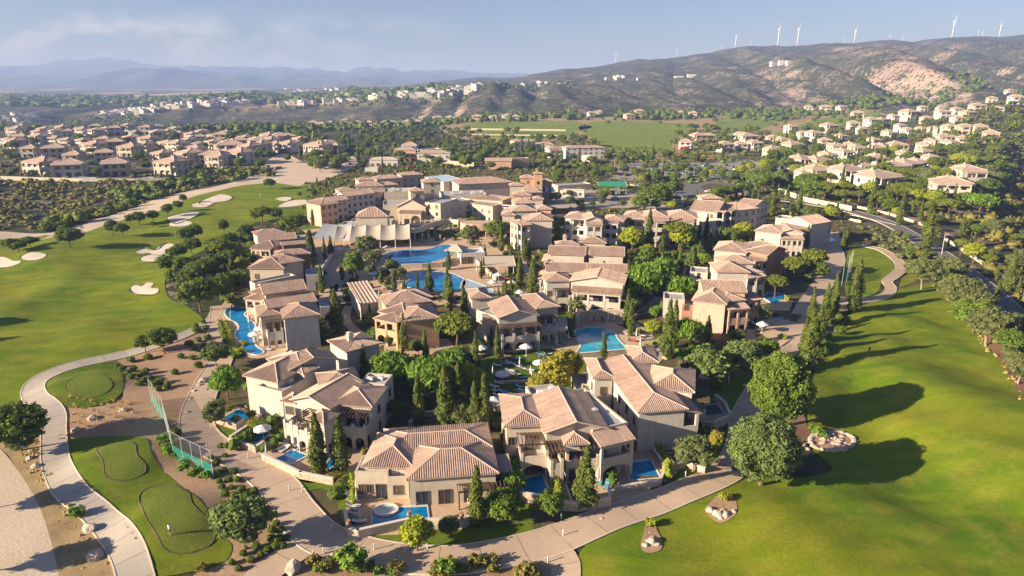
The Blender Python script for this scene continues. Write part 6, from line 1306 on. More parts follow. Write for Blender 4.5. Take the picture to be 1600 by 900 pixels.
# key, base x, base y, top y, spread, variant
TR = [('broad',-88,512,478,1.3,0,None),('broad',-95,545,506,1.2,1,None),('broad',-40,800,740,1,1,None),('broad',-45,900,835,1,2,None),
 ('big',1212,668,545,.84,0,'enormous dense green round-crowned tree beside the road and rough'),('big',1188,758,650,1.08,1,'huge pale green spreading tree overhanging the road and a dark car'),
 ('silver',384,858,780,1.25,0,'big grey-green spreading tree beside the lower tee'),('broad',32,704,630,1.35,1,'dark spreading tree between dirt road and cart path'),('olive',36,712,672,1.1,0,'small olive tree under the dark spreading tree by the dirt road'),
 ('broad',258,553,512,1.15,2,None),('broad',228,552,520,1.0,1,None),('olive',340,577,532,1.0,1,'olive tree standing by itself at the bend of the left road'),('bright',357,625,575,1.1,0,None),('olive',338,668,628,.95,2,None),('mid',352,592,568,1,0,None),
 ('lime',652,862,806,1.0,1,'round lime-green tree on the lawn below the bungalow pool'),('olive',703,840,805,1.0,1,'small dark olive tree between lime tree and cypress'),('mid',860,810,768,1.1,0,'round tree at the corner below the upright pool'),('mid',785,815,768,1.25,2,'clipped round green tree beside the upright pool'),
 ('olive',1083,738,680,1.2,0,'round grey-green olive tree left of the huge silvery tree'),('yel',1118,705,672,.8,0,'small golden tree beside the shaded plunge pool'),('silver',1108,605,538,1.1,1,None),('silver',1158,592,535,1.1,2,None),('mid',1200,562,528,1.1,0,None),('olive',1195,508,472,.7,1,None),('mid',1176,575,530,1.0,1,None),
 ('pine',713,550,484,1.15,0,'spreading pine before the orange-walled house'),('broad',654,557,528,1.0,1,None),('mid',750,552,529,1,0,None),('bright',613,612,550,1.1,0,None),('bright',640,606,566,1.1,1,None),('bright',672,625,560,1.1,2,None),('bright',655,610,580,1.0,0,None),('bright',712,580,540,1.3,1,None),('lime',735,612,568,1,0,None),('bright',700,615,578,1,2,None),('mid',600,600,560,1,1,None),('broad',610,575,548,1,2,None),('broad',585,600,565,1.0,1,None),
 ('yel',868,618,554,.95,0,'tall golden-leaved tree behind the arcade villa'),('yel',845,622,580,1.0,1,'lower golden tree left of the tallest one'),('yel',885,602,545,1.0,0,'golden tree against the infinity edge of the round pool'),('olive',720,672,630,1.1,2,None),('olive',748,676,636,.9,0,None),
 ('bright',1002,476,418,1.2,0,None),('bright',1020,458,405,1.2,1,None),('bright',1060,478,432,1.2,2,None),('mid',985,440,402,1.2,0,None),('bright',1035,440,398,1,1,None),('mid',1010,420,388,1,2,None),('olive',985,492,458,1.1,1,None),('olive',902,490,462,1.1,0,None),('olive',970,490,462,1,2,None),
 ('pine',1060,394,342,1.1,1,None),('lime',1064,396,352,1.0,0,None),('lime',987,396,350,1.0,1,None),('lime',1160,380,346,1.1,0,None),('mid',1140,385,352,1.1,1,None),('lime',1150,378,350,1.0,1,None),('pine',1210,466,426,1.0,1,None),('pine',1240,440,398,1.1,2,None),('pine',1268,432,385,1.0,0,None),('mid',1278,440,408,1.1,0,None),('pine',1256,428,392,1,2,None),
 ('bright',1076,542,498,1.1,0,None),('bright',1092,540,505,1.0,1,None),('lime',1020,530,500,1.1,0,None),('bright',1025,500,478,1,2,None),('mid',1062,536,506,.9,2,None),
 ('olive',575,404,366,1.25,0,None),('olive',583,418,388,1.1,1,None),('mid',555,442,392,.7,2,None),('olive',735,388,350,1.0,0,None),('mid',775,378,344,1.2,2,None),('pine',738,376,352,.9,1,None),('olive',612,430,404,1.1,0,None),('olive',625,440,415,1,1,None),('mid',740,356,336,1,1,None),('olive',735,340,322,1.3,1,None),('olive',728,342,324,1,2,None),
 ('broad',110,387,354,1.25,3,None),('broad',177,369,343,1.0,0,None),('broad',192,370,346,1.0,1,None),('broad',47,386,368,1.8,1,None),('broad',20,392,372,1.6,2,None),('broad',30,394,376,1.5,1,None),('broad',205,352,334,1.0,2,None),('broad',218,352,330,1.2,0,None),('broad',240,348,326,1.0,1,None),('broad',262,338,318,1.0,2,None),('mid',279,330,312,1.0,0,None),('broad',240,356,345,1.2,1,None),
 ('broad',350,366,342,.9,0,None),('broad',303,378,348,1.1,1,None),('broad',292,384,356,1.0,2,None),('broad',300,398,370,1.1,3,None),('broad',278,408,380,1.2,1,None),('broad',262,428,398,1.3,0,None),('broad',288,430,400,1.1,2,None),('pine',345,412,372,1.1,1,None),('broad',320,442,402,1.3,3,None),('broad',300,452,415,1.3,1,None),('broad',278,450,420,1.1,2,None),('broad',314,487,434,1.35,0,'darkest broad tree at the grove corner above two bare beds'),('broad',345,470,430,1.1,1,None),('broad',292,462,432,1.0,3,None),
 ('pine',410,352,320,1.3,0,None),('broad',432,346,322,1.1,1,None),('broad',400,348,328,1.0,2,None),('broad',456,368,334,1.1,3,None),('broad',385,380,350,1.1,0,None),('mid',372,410,382,1.1,1,None),('broad',420,372,350,1.1,1,None),('broad',436,372,352,1.0,2,None),('lime',380,430,400,1,0,None),('mid',390,420,395,1,2,None),('broad',330,430,395,1.2,1,None),('broad',355,455,425,1,2,None),('broad',360,405,376,1,3,None),
 ('broad',422,296,277,1.1,1,None),('broad',468,309,299,.9,0,None),('broad',491,308,296,1,2,None),('broad',287,318,302,.8,1,None),('mid',500,440,420,1,0,None),('mid',430,470,445,.6,2,None),
 ('mid',1155,395,372,1,1,None),('mid',792,740,716,1.2,1,None),('bright',795,755,722,1.1,0,None),('bright',800,775,735,1,1,None),('mid',935,745,715,1.0,0,None),('mid',1000,470,445,1,1,None),('olive',1440,452,402,1.3,0,None),('olive',1425,430,402,1.1,1,None),('olive',1490,438,404,1.1,2,None),('olive',1495,490,430,1.3,0,None),('olive',1515,500,445,1.3,1,None),('mid',1520,520,470,1.4,2,None),('olive',1540,540,480,1.3,0,None),('mid',1490,470,425,1.1,1,None),('pine',1500,400,370,.9,1,None),('lime',1520,412,378,1.1,0,None),('pine',1545,420,395,1,2,None),('mid',1575,555,512,1.3,0,None),('olive',1590,600,545,1,1,None),
 ('pine',1480,340,308,1.2,0,None),('mid',1460,320,296,1.2,2,None),('bright',1530,330,300,1.6,1,None),('bright',1510,318,300,1.5,0,None),('pine',1420,318,290,1.2,2,None),('pine',1395,322,292,1.2,0,None),('pine',1370,330,300,1.2,1,None),('lime',1400,340,322,1,0,None),('pine',1320,312,282,1.1,1,None),('mid',1270,312,282,1.4,0,None),('pine',1285,312,280,1.3,0,None),('bright',1320,270,246,1.3,1,None),('mid',1400,266,246,1.5,1,None),('pine',1470,290,262,1.3,0,None),('mid',1262,308,270,1.4,2,None),
 ('broad',1010,318,292,1.3,0,None),('broad',1025,325,285,1.3,1,None),('broad',1050,310,282,1.3,2,None),('broad',1135,312,288,1.3,3,None),('broad',1120,316,292,1.3,0,None),('broad',1150,308,286,1.2,1,None),('broad',1165,304,284,1.2,2,None),('mid',1190,300,268,1.3,0,None),('mid',1180,292,262,1.3,1,None),('lime',1050,330,312,1.2,1,None),('mid',1000,330,305,1.2,2,None),('mid',870,290,268,1.2,0,None),('mid',868,318,298,1.1,1,None),('broad',890,322,305,1.0,3,None),('broad',905,325,309,1.1,0,None),('broad',925,325,312,1,1,None),('broad',940,322,308,1,1,None)]
for k, bx, by, ty, w, v, lb in TR: tree(k, bx, by, ty, w, v=v, label=lb)
# scattered trees of the surrounding quarters
def too_close(g, pts, d):
    for q in pts:
        if abs(q[0]-g.x) < d and abs(q[1]-g.y) < d: return True
    return False
def blocked(g, pad=0):
    for P in NOGO:
        if inside((g.x, g.y), P): return True
    return False
for _pts, _w in (([(1650,540),(1560,468),(1500,418),(1445,382),(1395,352),(1330,332)], 5), ([(1640,470),(1600,442),(1480,366),(1380,329)], 2.2)):
    _q = [G(*t).xy for t in _pts]
    for _a, _b in zip(_q, _q[1:]): _n = Vector((-(_b-_a).y, (_b-_a).x)).normalized()*_w; nogo([_a+_n, _b+_n, _b-_n, _a-_n])
for _a, _b in zip(cl_road[::6], cl_road[6::6]): _n = Vector((-(_b-_a).y, (_b-_a).x)).normalized()*3.6; nogo([_a+_n, _b+_n, _b-_n, _a-_n])
for g_ in GP:
    _q = [G(*t[:2]).xy for t in g_]
    for _a, _b in zip(_q, _q[1:]): _n = Vector((-(_b-_a).y, (_b-_a).x)).normalized()*1.6; nogo([_a+_n, _b+_n, _b-_n, _a-_n])
nogo([G(*t) for t in [(765,560),(850,548),(905,565),(905,600),(850,625),(790,632),(755,610)]])
ALLT = [(o[0].location.x, o[0].location.y) for o in TREES if o[4] not in ('x',)]
def scatter(poly, n, keys, hr, dmin, seed, wide=(1, 1.3), group=None, far=False):
    r = random.Random(seed); xs = [p[0] for p in poly]; ys = [p[1] for p in poly]; k = t = 0; out = []
    while k < n and t < n*12:
        t += 1; x, y = r.uniform(min(xs), max(xs)), r.uniform(min(ys), max(ys))
        if not inside((x, y), poly): continue
        g = G(x, y)
        if too_close(g, ALLT, dmin) or blocked(g): continue
        ALLT.append((g.x, g.y)); h = r.uniform(*hr); k += 1
        if far: out.append((g, h, r.uniform(*wide)))
        else: plant(r.choice(keys), g, h, r.uniform(*wide), group=group)
    return out
DK = ['broad', 'broad', 'mid', 'pine', 'olive']
scatter([(478,235),(560,225),(640,228),(760,232),(850,238),(855,262),(800,268),(700,268),(660,255),(560,262),(500,272),(478,262)], 96, DK+['pine','mid','cyp'], (5, 10), 5.5, 1, group='trees behind the hotel')
scatter([(855,262),(930,255),(1000,262),(1090,262),(1180,262),(1180,285),(1090,282),(1000,290),(930,280),(880,285)], 42, DK+['lime'], (4, 7.5), 5, 2, group='trees around the car park')
scatter([(860,300),(1000,296),(1075,312),(1200,320),(1330,335),(1330,352),(1180,336),(1070,330),(870,330)], 32, DK+['lime'], (3.5, 6.5), 5, 3, group='trees along the forecourt')
scatter([(1190,240),(1300,222),(1400,236),(1560,236),(1560,300),(1500,330),(1380,345),(1290,322),(1195,300)], 210, DK+['pine','lime','mid','cyp','cyp'], (4.5, 10), 4.0, 4, group='trees between the hillside houses')
scatter([(0,232),(300,225),(470,240),(440,262),(300,278),(120,280),(0,282)], 60, DK, (4, 8.5), 5, 5, group='trees between the village houses')
scatter([(1430,300),(1600,250),(1640,500),(1560,440),(1480,370),(1400,335)], 46, ['olive','pine','scrub','mid','olive'], (2.6, 6), 5, 6, group='trees on the dark slope')
scatter([(335,395),(395,375),(400,440),(360,470),(335,470)], 10, ['broad','mid'], (4, 7), 4.5, 7)
scatter([(840,380),(1000,400),(1080,400),(1085,470),(1000,520),(985,450)], 14, ['bright','lime','mid'], (2.5, 5), 3.5, 8)
scatter([(560,400),(650,470),(850,470),(850,500),(700,560),(580,560),(560,470)], 12, ['mid','bright','olive'], (2.2, 4), 3.5, 9)
scatter([(470,380),(600,400),(850,400),(1100,390),(1200,420),(1080,600),(1000,560),(750,640),(600,640),(560,540),(480,470)], 46, ['cyp'], (4.5, 9), 3.2, 17, wide=(1.0, 1.25))
scatter([(1400,345),(1460,365),(1560,430),(1640,480),(1640,560),(1560,520),(1480,440),(1400,390)], 34, ['olive','mid','pine','cyp'], (2.5, 6), 4.2, 18)
scatter([(480,395),(560,400),(560,480),(500,540),(480,480)], 12, ['mid','olive','bright'], (1.6, 3), 2.5, 13)
scatter([(1080,540),(1180,540),(1200,560),(1100,600),(1050,575)], 8, ['olive','lime','mid'], (1.6, 3), 2.5, 14)
scatter([(1000,400),(1100,390),(1110,450),(1040,470),(990,450)], 16, ['bright','mid','pine'], (3, 6), 3.5, 15)
scatter([(330,640),(400,640),(440,690),(380,680)], 6, ['mid','lime'], (1.6, 2.6), 2, 16)
scatter([(600,600),(760,620),(760,670),(640,668),(600,640)], 8, ['mid','broad','bright'], (2.5, 4), 3.5, 10)
scatter([(880,250),(1130,240),(1130,255),(1000,262),(880,262)], 18, DK, (5, 8), 6, 12, group='trees around the car park')
# far trees: the larger ones one by one, the farthest belt as one mass
def far_group(poly, n, seed, grp, hr=(6, 10), key='far', dm=7):
    for g, h, w in scatter(poly, n, None, hr, dm, seed, far=True): plant(key, g, h, w, group=grp)
far_group([(1190,216),(1300,196),(1400,170),(1600,160),(1600,240),(1500,236),(1400,230),(1300,226),(1200,240)], 150, 21, 'distant trees on the hillside')
far_group([(470,212),(600,206),(725,206),(745,216),(930,222),(930,236),(800,232),(640,228),(480,232)], 110, 22, 'distant trees behind the hotel')
far_group([(1040,232),(1060,205),(1130,200),(1190,205),(1190,235),(1120,240)], 44, 23, 'distant trees between the far greens', (6, 11))
far_group([(0,222),(150,218),(340,208),(480,214),(480,232),(300,222),(0,230)], 36, 24, 'distant trees in the village')
far_group([(900,188),(1080,190),(1120,186),(1380,170),(1380,180),(1200,235),(1060,240),(1060,200),(930,200),(900,215),(720,214),(720,206),(890,206)], 60, 26, 'trees dotted round the far greens', (5, 9))
far_group([(1190,225),(1600,165),(1600,240),(1200,245)], 30, 25, 'distant cypresses on the hillside', (8, 13), 'farcyp', 6)
def bush_mass(name, pts, mat, label=None, cat=None, leaves=6):
    """countless bushes as one mesh; pts: (x, y, z, radius, height)"""
    rs = np.random.RandomState(len(pts)); base, F0 = _ICO1; base = base[:, :]; V = []; F = []; A = []; nv = 0; F0 = np.array(F0)
    P = np.array(pts, float); n = len(P)
    jit = 1+rs.uniform(-.28, .28, (n, len(base), 1)); VV = base[None]*jit; VV[:, :, 0] *= P[:, 3:4]; VV[:, :, 1] *= P[:, 3:4]; VV[:, :, 2] = (VV[:, :, 2]*.5+.42)*P[:, 4:5]; VV += P[:, None, :3]
    off = (np.arange(n)*len(base))[:, None, None]; FF = (F0[None]+off).reshape(-1, 3); VV = VV.reshape(-1, 3); a = np.repeat(rs.uniform(0, .8, n), len(F0))
    # leaf flakes
    m = n*leaves; idx = np.repeat(np.arange(n), leaves); d = rs.normal(size=(m, 3)); d /= np.linalg.norm(d, axis=1)[:, None]; d[:, 2] = abs(d[:, 2])
    r = P[idx, 3:4]; c = P[idx, :3]+d*np.concatenate([r, r, P[idx, 4:5]*.55], 1)*1.02+np.array([0, 0, .42])*P[idx, 4:5]
    u = rs.normal(size=(m, 3)); u /= np.linalg.norm(u, axis=1)[:, None]; w = np.cross(u, d); s = r*.34
    Q = np.stack([c-u*s, c+w*s, c+u*s, c-w*s], 1).reshape(-1, 3); k = len(VV); qf = (np.arange(m)*4)[:, None]+np.arange(4)+k
    me = bpy.data.meshes.new(name); AV = np.concatenate([VV, Q]); me.vertices.add(len(AV)); me.vertices.foreach_set('co', AV.ravel())
    loops = np.concatenate([FF.ravel(), qf.ravel()]); me.loops.add(len(loops)); me.loops.foreach_set('vertex_index', loops); me.polygons.add(len(FF)+m)
    me.polygons.foreach_set('loop_start', np.concatenate([np.arange(len(FF))*3, len(FF)*3+np.arange(m)*4])); me.polygons.foreach_set('loop_total', np.concatenate([np.full(len(FF), 3), np.full(m, 4)])); me.update()
    at = me.attributes.new('v', 'FLOAT', 'FACE'); at.data.foreach_set('value', np.concatenate([a, rs.uniform(0, 1, m)])); me.materials.append(M[mat])
    o = mobj(name, me); return tag(o, label, cat, None, 'stuff')
def area_pts(poly, n, seed, rr_, hh_, world_uniform=False, clump=.0, avoid=True):
    r = np.random.RandomState(seed); P = [G(*p).xy for p in poly]; xs = [p.x for p in P]; ys = [p.y for p in P]; out = []
    X = r.uniform(min(xs), max(xs), n*4); Y = r.uniform(min(ys), max(ys), n*4); ok = pinside(X, Y, P); X = X[ok]; Y = Y[ok]
    if clump: q = fbm(X/clump, Y/clump, 3) > r.uniform(-.45, .35, len(X)); X = X[q]; Y = Y[q]
    if avoid:
        for N in NOGO:
            nx = [p.x for p in N]; b = (X > min(nx)) & (X < max(nx)) & (Y > min(p.y for p in N)) & (Y < max(p.y for p in N))
            if b.any(): k = ~(pinside(X, Y, N)); X = X[k]; Y = Y[k]
    X = X[:n]; Y = Y[:n]; Z = TH(X, Y); m = len(X); R = r.uniform(rr_[0], rr_[1], m)*r.uniform(.8, 1.2, m); Hh = R*r.uniform(hh_[0], hh_[1], m)
    return np.stack([X, Y, Z, R, Hh], 1)
left_scrub = area_pts([(-60,285),(120,282),(280,272),(360,262),(440,262),(420,270),(330,290),(240,312),(170,336),(110,352),(60,362),(-60,362)], 1500, 31, (.5, 1.8), (.7, 1.2), clump=26)
bush_mass('scrub', left_scrub, 'l_scrub', 'olive-brown scrub covering the dry slope left of the track', 'scrub')
bush_mass('scrub', area_pts([(160,300),(300,272),(430,264),(430,275),(330,290),(270,305),(140,345),(60,372),(60,362)], 130, 32, (1.6, 3.2), (1.0, 1.6), clump=18), 'l_dark', 'darker green thicket along the dusty track', 'thicket', 14)
bush_mass('scrub', area_pts([(-80,232),(60,236),(120,262),(60,290),(-80,300)], 400, 33, (.8, 2.2), (.8, 1.3), clump=20), 'l_scrub', 'dry scrub at the left edge before the village', 'scrub')
bush_mass('scrub', area_pts([(1480,300),(1600,215),(1760,260),(1760,620),(1640,530),(1560,440),(1500,385),(1440,340)], 2400, 34, (.7, 2.3), (.8, 1.5), clump=16), 'l_scrub', 'scrub covering the dark falling slope at the right edge', 'scrub')
bush_mass('scrub', area_pts([(1340,345),(1440,385),(1500,430),(1560,480),(1640,560),(1600,600),(1560,545),(1500,470),(1440,430),(1400,400),(1345,375)], 420, 35, (.5, 1.5), (.8, 1.3), clump=10), 'l_olive', 'grey-green bushes between the right fairway and access road', 'bushes', 10)
bush_mass('distant_wood', area_pts([(0,216),(340,204),(480,208),(735,192),(900,188),(1060,188),(1130,184),(1215,190),(1350,172),(1600,150),(1600,138),(1420,152),(1260,168),(1100,172),(930,178),(730,182),(480,200),(0,212)], 2600, 36, (3.0, 5.5), (1.2, 2.0), clump=60), 'l_dark', 'dark belt of countless trees before the far slopes', 'woodland', 8)
bush_mass('distant_wood', area_pts([(0,188),(300,165),(700,140),(900,128),(900,136),(700,158),(420,170),(250,186),(0,204)], 1300, 37, (3, 6.5), (.8, 1.2), clump=120), 'l_dark', 'blue-green tree patches on the far plateau', 'woodland', 6)
bush_mass('distant_wood', area_pts([(0,152),(700,136),(700,142),(0,166)], 1300, 38, (9, 18), (.7, 1.1), clump=300), 'l_dark', 'thin dark tree lines on the far plain', 'woodland', 4)
bush_mass('distant_wood', area_pts([(350,222),(370,196),(480,196),(500,222),(420,228)], 170, 39, (3.2, 5.5), (1.4, 1.8)), 'l_dark', 'dense dark wood behind the long village row', 'woodland', 14)
bush_mass('scrub', area_pts([(440,236),(620,226),(850,234),(1190,236),(1600,236),(1600,300),(1350,340),(1190,300),(860,262),(640,270),(480,262)], 900, 43, (.9, 2.2), (.8, 1.3), clump=14), 'l_mid', 'green undergrowth among the trees behind the hotel and on the right', 'undergrowth', 10)
gcover = area_pts([(330,505),(372,385),(470,330),(478,292),(620,240),(810,222),(1100,235),(1330,300),(1318,385),(1230,520),(1160,735),(1000,790),(700,862),(560,850),(480,770),(325,680),(318,640)], 6500, 40, (.4, 1.25), (.8, 1.4), clump=9)
# keep the garden plants off paving, water and lawns
_pv = [[G(*p).xy for p in t] for t in TER]+[[G(*p).xy for p in t] for t in ([(760,560),(800,548),(850,548),(905,560),(915,580),(900,600),(850,628),(790,635),(755,615),(735,580)],[(860,300),(1000,295),(1060,300),(1060,330),(980,325),(870,325)],[(940,262),(1000,254),(1170,250),(1190,262),(1150,275),(960,280)],[(470,765),(520,770),(545,830),(640,858),(780,850),(930,805),(1090,745),(1145,715),(1120,690),(960,775),(700,815),(560,820)],[(1050,292),(1080,284),(1150,288),(1158,298),(1100,309),(1060,304)])]
kk = np.ones(len(gcover), bool)
for P in _pv: kk &= ~pinside(gcover[:, 0], gcover[:, 1], P)
cl = np.array([[p.x, p.y] for p in cl_road]+[[p.x, p.y] for g_ in GP for p in smooth_open([G(*q[:2]).xy for q in g_], 12)])
dist = np.min(np.hypot(gcover[:, 0][:, None]-cl[None, :, 0], gcover[:, 1][:, None]-cl[None, :, 1]), 1); kk &= dist > np.where(np.arange(len(kk)) >= 0, 3.0, 0)
gcover = gcover[kk]; hlf = len(gcover)//2
bush_mass('garden_planting', gcover[:hlf], 'l_mid', 'mixed green garden planting between the resort houses', 'planting', 10); bush_mass('garden_planting', gcover[hlf:], 'l_scrub', 'olive-green garden planting between the resort houses', 'planting', 10)
# dry grass verge and rough clumps
vg = area_pts([(10,650),(50,650),(66,690),(85,760),(150,835),(170,880),(150,890),(110,890),(95,830),(70,770),(35,725)], 620, 41, (.10, .30), (.8, 1.8), clump=3); bush_mass('dry_grass', vg, 'l_straw', 'straw-coloured dry grass along the dirt road', 'grass', 8)
bush_mass('dry_grass', area_pts([(1440,425),(1490,470),(1600,600),(1600,640),(1560,570),(1500,490),(1450,440)], 600, 42, (.15, .4), (.8, 1.5), clump=5), 'l_straw', 'straw grass on the bank right of the fairway', 'grass', 8)
bush_mass('poolside_planting', area_pts([(560,380),(620,366),(700,362),(790,372),(800,395),(700,376),(600,384),(590,400),(560,420),(640,445),(690,462),(760,474),(770,480),(690,474),(600,462),(550,430)], 240, 44, (.4, 1.1), (.8, 1.4), clump=6), 'l_olive', 'grey-green planting round the two lagoons', 'planting', 12)
bush_mass('poolside_planting', area_pts([(630,350),(700,340),(780,345),(800,368),(720,372),(640,372)], 160, 45, (.5, 1.3), (.8, 1.4), clump=6), 'l_mid', 'green planting in the hall garden above the lagoon', 'planting', 12)
# hedges
for pts, w, h, lb, mt in (([(365,705),(385,692),(402,680),(425,668),(437,660)], 2.6, 2.2, 'long dark green hedge between the two left pools', 'l_mid'), ([(413,708),(430,700),(448,685),(456,678)], 2.4, 2.0, 'bushy hedge above the two-lounger pool', 'l_mid'), ([(352,505),(358,520),(362,540),(372,556)], 1.8, .8, 'low yellow-green hedge along the wavy pool', 'l_lime'),
   ([(345,505),(350,525),(356,545),(366,560)], 1.6, .9, 'green hedge between left road and wavy pool', 'l_mid'), ([(865,752),(872,775),(880,792)], 1.5, 2.0, 'flowering vine hedge right of the upright pool', 'l_lime'), ([(945,728),(955,748),(958,762)], 1.9, 2.0, 'leafy hedge left of the deep blue pool', 'l_mid'), ([(1030,710),(1042,728),(1043,750)], 1.9, 2.0, 'yellow-green hedge right of the deep blue pool', 'l_lime'),
   ([(552,755),(553,790)], 1.2, 1.6, 'narrow lime hedge at the left of the bungalow terrace', 'l_lime'), ([(520,750),(536,762)], 3.4, 1.6, 'rounded bronze-green hedge below the front cypresses', 'l_scrub'), ([(500,745),(525,742),(545,752)], 2.6, 1.3, 'low hedge under the twin front cypresses', 'l_mid'), ([(525,778),(540,762),(550,752)], 2.6, 1.5, 'dark clipped hedge beside the bungalow lawn', 'l_mid'),
   ([(975,705),(1000,690),(1025,698)], 3.2, 2.4, 'dark hedge mass against the right villa wall', 'l_dark'), ([(1085,612),(1125,610)], 1.4, 2.0, 'trimmed dark hedge behind the shaded plunge pool', 'l_dark'), ([(508,530),(540,532),(555,528)], 2.4, 1.4, 'clipped hedge below the white end wall', 'l_mid'), ([(350,470),(372,480),(392,484)], 2.6, 1.8, 'dark hedge above the wavy pool', 'l_dark'),
   ([(790,398),(820,398)], 2.2, 1.3, 'clipped hedge strip in front of the blank wall', 'l_mid'), ([(640,580),(600,570)], 3, 2.2, 'dark bush mass by the orange-walled house', 'l_dark'), ([(400,375),(380,372),(360,372)], 3, 2, 'hedge at the top of the left road', 'l_dark'), ([(780,790),(808,762),(802,740)], 2.4, 2.6, 'climbing green mass between bungalow and upright pool', 'l_bright'), ([(1560,525),(1580,560)], 3.0, 1.6, 'pale hedge on the far bank of the fairway', 'l_silver'), ([(855,500),(880,505),(897,500)], 2.4, 1.6, 'hedge between arcaded villa and round pool wall', 'l_mid'), ([(1060,560),(1085,548),(1110,545)], 2.6,1.0, 'bright ground cover below the peach house', 'l_bright')):
    hedge(pts, w, h, lb, mt)
# clipped shrubs
def shrubs(key, L, group, hr=(.8, 1.4)):
    for (x, y) in L: plant(key, G(x, y), PR.uniform(*hr), PR.uniform(.9, 1.25), group=group)
shrubs('ball', [(184,574),(192,580),(200,585),(210,580),(206,592),(220,590),(228,584),(226,598),(218,602),(236,594),(240,604),(250,600),(247,611),(262,606),(232,562),(205,566),(273,585)], 'clipped shrubs of the upper bed', (1.0, 1.5))
shrubs('ball', [(306,512),(314,520),(318,506),(322,516),(325,530),(310,534),(296,540),(305,548),(320,545),(328,556),(336,548),(300,562),(310,575),(283,560),(308,520),(333,540)], 'clipped shrubs by the left road', (1.0, 1.8))
shrubs('ball', [(273,700),(266,692),(256,698),(262,706),(275,682)], 'shrubs below the netting', (1.0, 1.6)); shrubs('ball', [(288,735),(296,745),(310,755)][:0], 'x')
_sb = [(345,700),(352,715),(340,725),(350,738),(366,740),(338,744),(343,755),(358,752),(372,753),(347,765),(362,764),(378,768),(350,775),(368,778),(385,778),(398,770),(362,790),(392,785),(408,785),(372,800),(404,798),(418,798),(412,812),(428,808),(380,810),(432,822),(425,832),(440,830),(448,842),(436,846),(430,858),(442,856),(418,862),(380,868),(392,878),(362,882),(373,892),(352,775),(330,718),(355,700),(400,858),(408,870),(425,846)]
for _x, _y in _sb: plant('ball', G(_x, _y), PR.uniform(.75, 1.15), PR.uniform(.9, 1.1), group='low shrubs in rows on the bank beside the road', desc='small round shrub')
shrubs('scrub', [(317,892),(490,880),(500,893),(515,888),(545,892),(575,890),(620,893),(690,894),(700,890),(745,884),(770,880),(725,893),(825,896),(812,892)], 'shrubs in the beds at the bottom edge', (.8, 1.4))
for (x, y, t, k) in ((548,893,858,'greenbush'),(560,897,878,'greenbush'),(592,898,884,'greenbush'),(612,898,886,'greenbush'),(500,895,882,'greenbush'),(697,902,878,'greenbush'),(690,903,884,'scrub'),(825,905,884,'scrub'),(770,893,882,'scrub'),(123,808,795,'greenbush')): tree(k, x, y, t, 1.0)
shrubs('greenbush', [(270,705),(262,712),(258,690),(276,717),(305,745),(290,735),(322,748),(120,806),(430,700),(1090,690),(1100,680)], 'leafy bushes', (1.0, 1.8))
shrubs('tuft', [(110+((i*37) % 96)+(i*13 % 7), 622+((i*23) % 52)) for i in range(52)], 'straw tufts on the bare bank', (.7, 1.1))
shrubs('limeball', [(1017,822),(1130,782)], 'shrubs on the earth islands', (1.0, 1.4)); shrubs('greenbush', [(1278,680),(1285,684),(1272,676)], 'bushes on the stone bed', (1.0, 1.4))
shrubs('ball', [(1292,530),(1310,500),(1325,508),(1288,545),(1312,522),(1280,556),(1298,506)], 'dark shrubs below the cypress avenue', (1.8, 2.8)); shrubs('ball', [(1152,530),(597,505),(586,528),(750,548),(640,480)], 'large clipped globes', (1.8, 3.0))
tree('ball', 586, 532, 508, 1.15); tree('ball', 748, 552, 530, 1.0)
for (x, y, h_) in ((1422,226,4),(1448,219,3),(1418,300,3),(1070,236,5),(648,270,3),(640,262,3)): plant('mag', G(x, y), h_, 1.4)
for (x, y, h_) in ((612,690,2.4),(798,690,3),(480,535,2.4),(492,532,2.2),(470,520,1.8),(1100,700,1.6)): plant('red', G(x, y), h_, 1.0)
shrubs('limeball', [(1010,545),(1022,540),(1032,535),(1120,560),(1105,572),(1045,535),(1230,470),(1222,530),(980,500),(1000,520),(420,425),(380,540),(375,552)], 'yellow-green garden shrubs', (.9, 1.5))
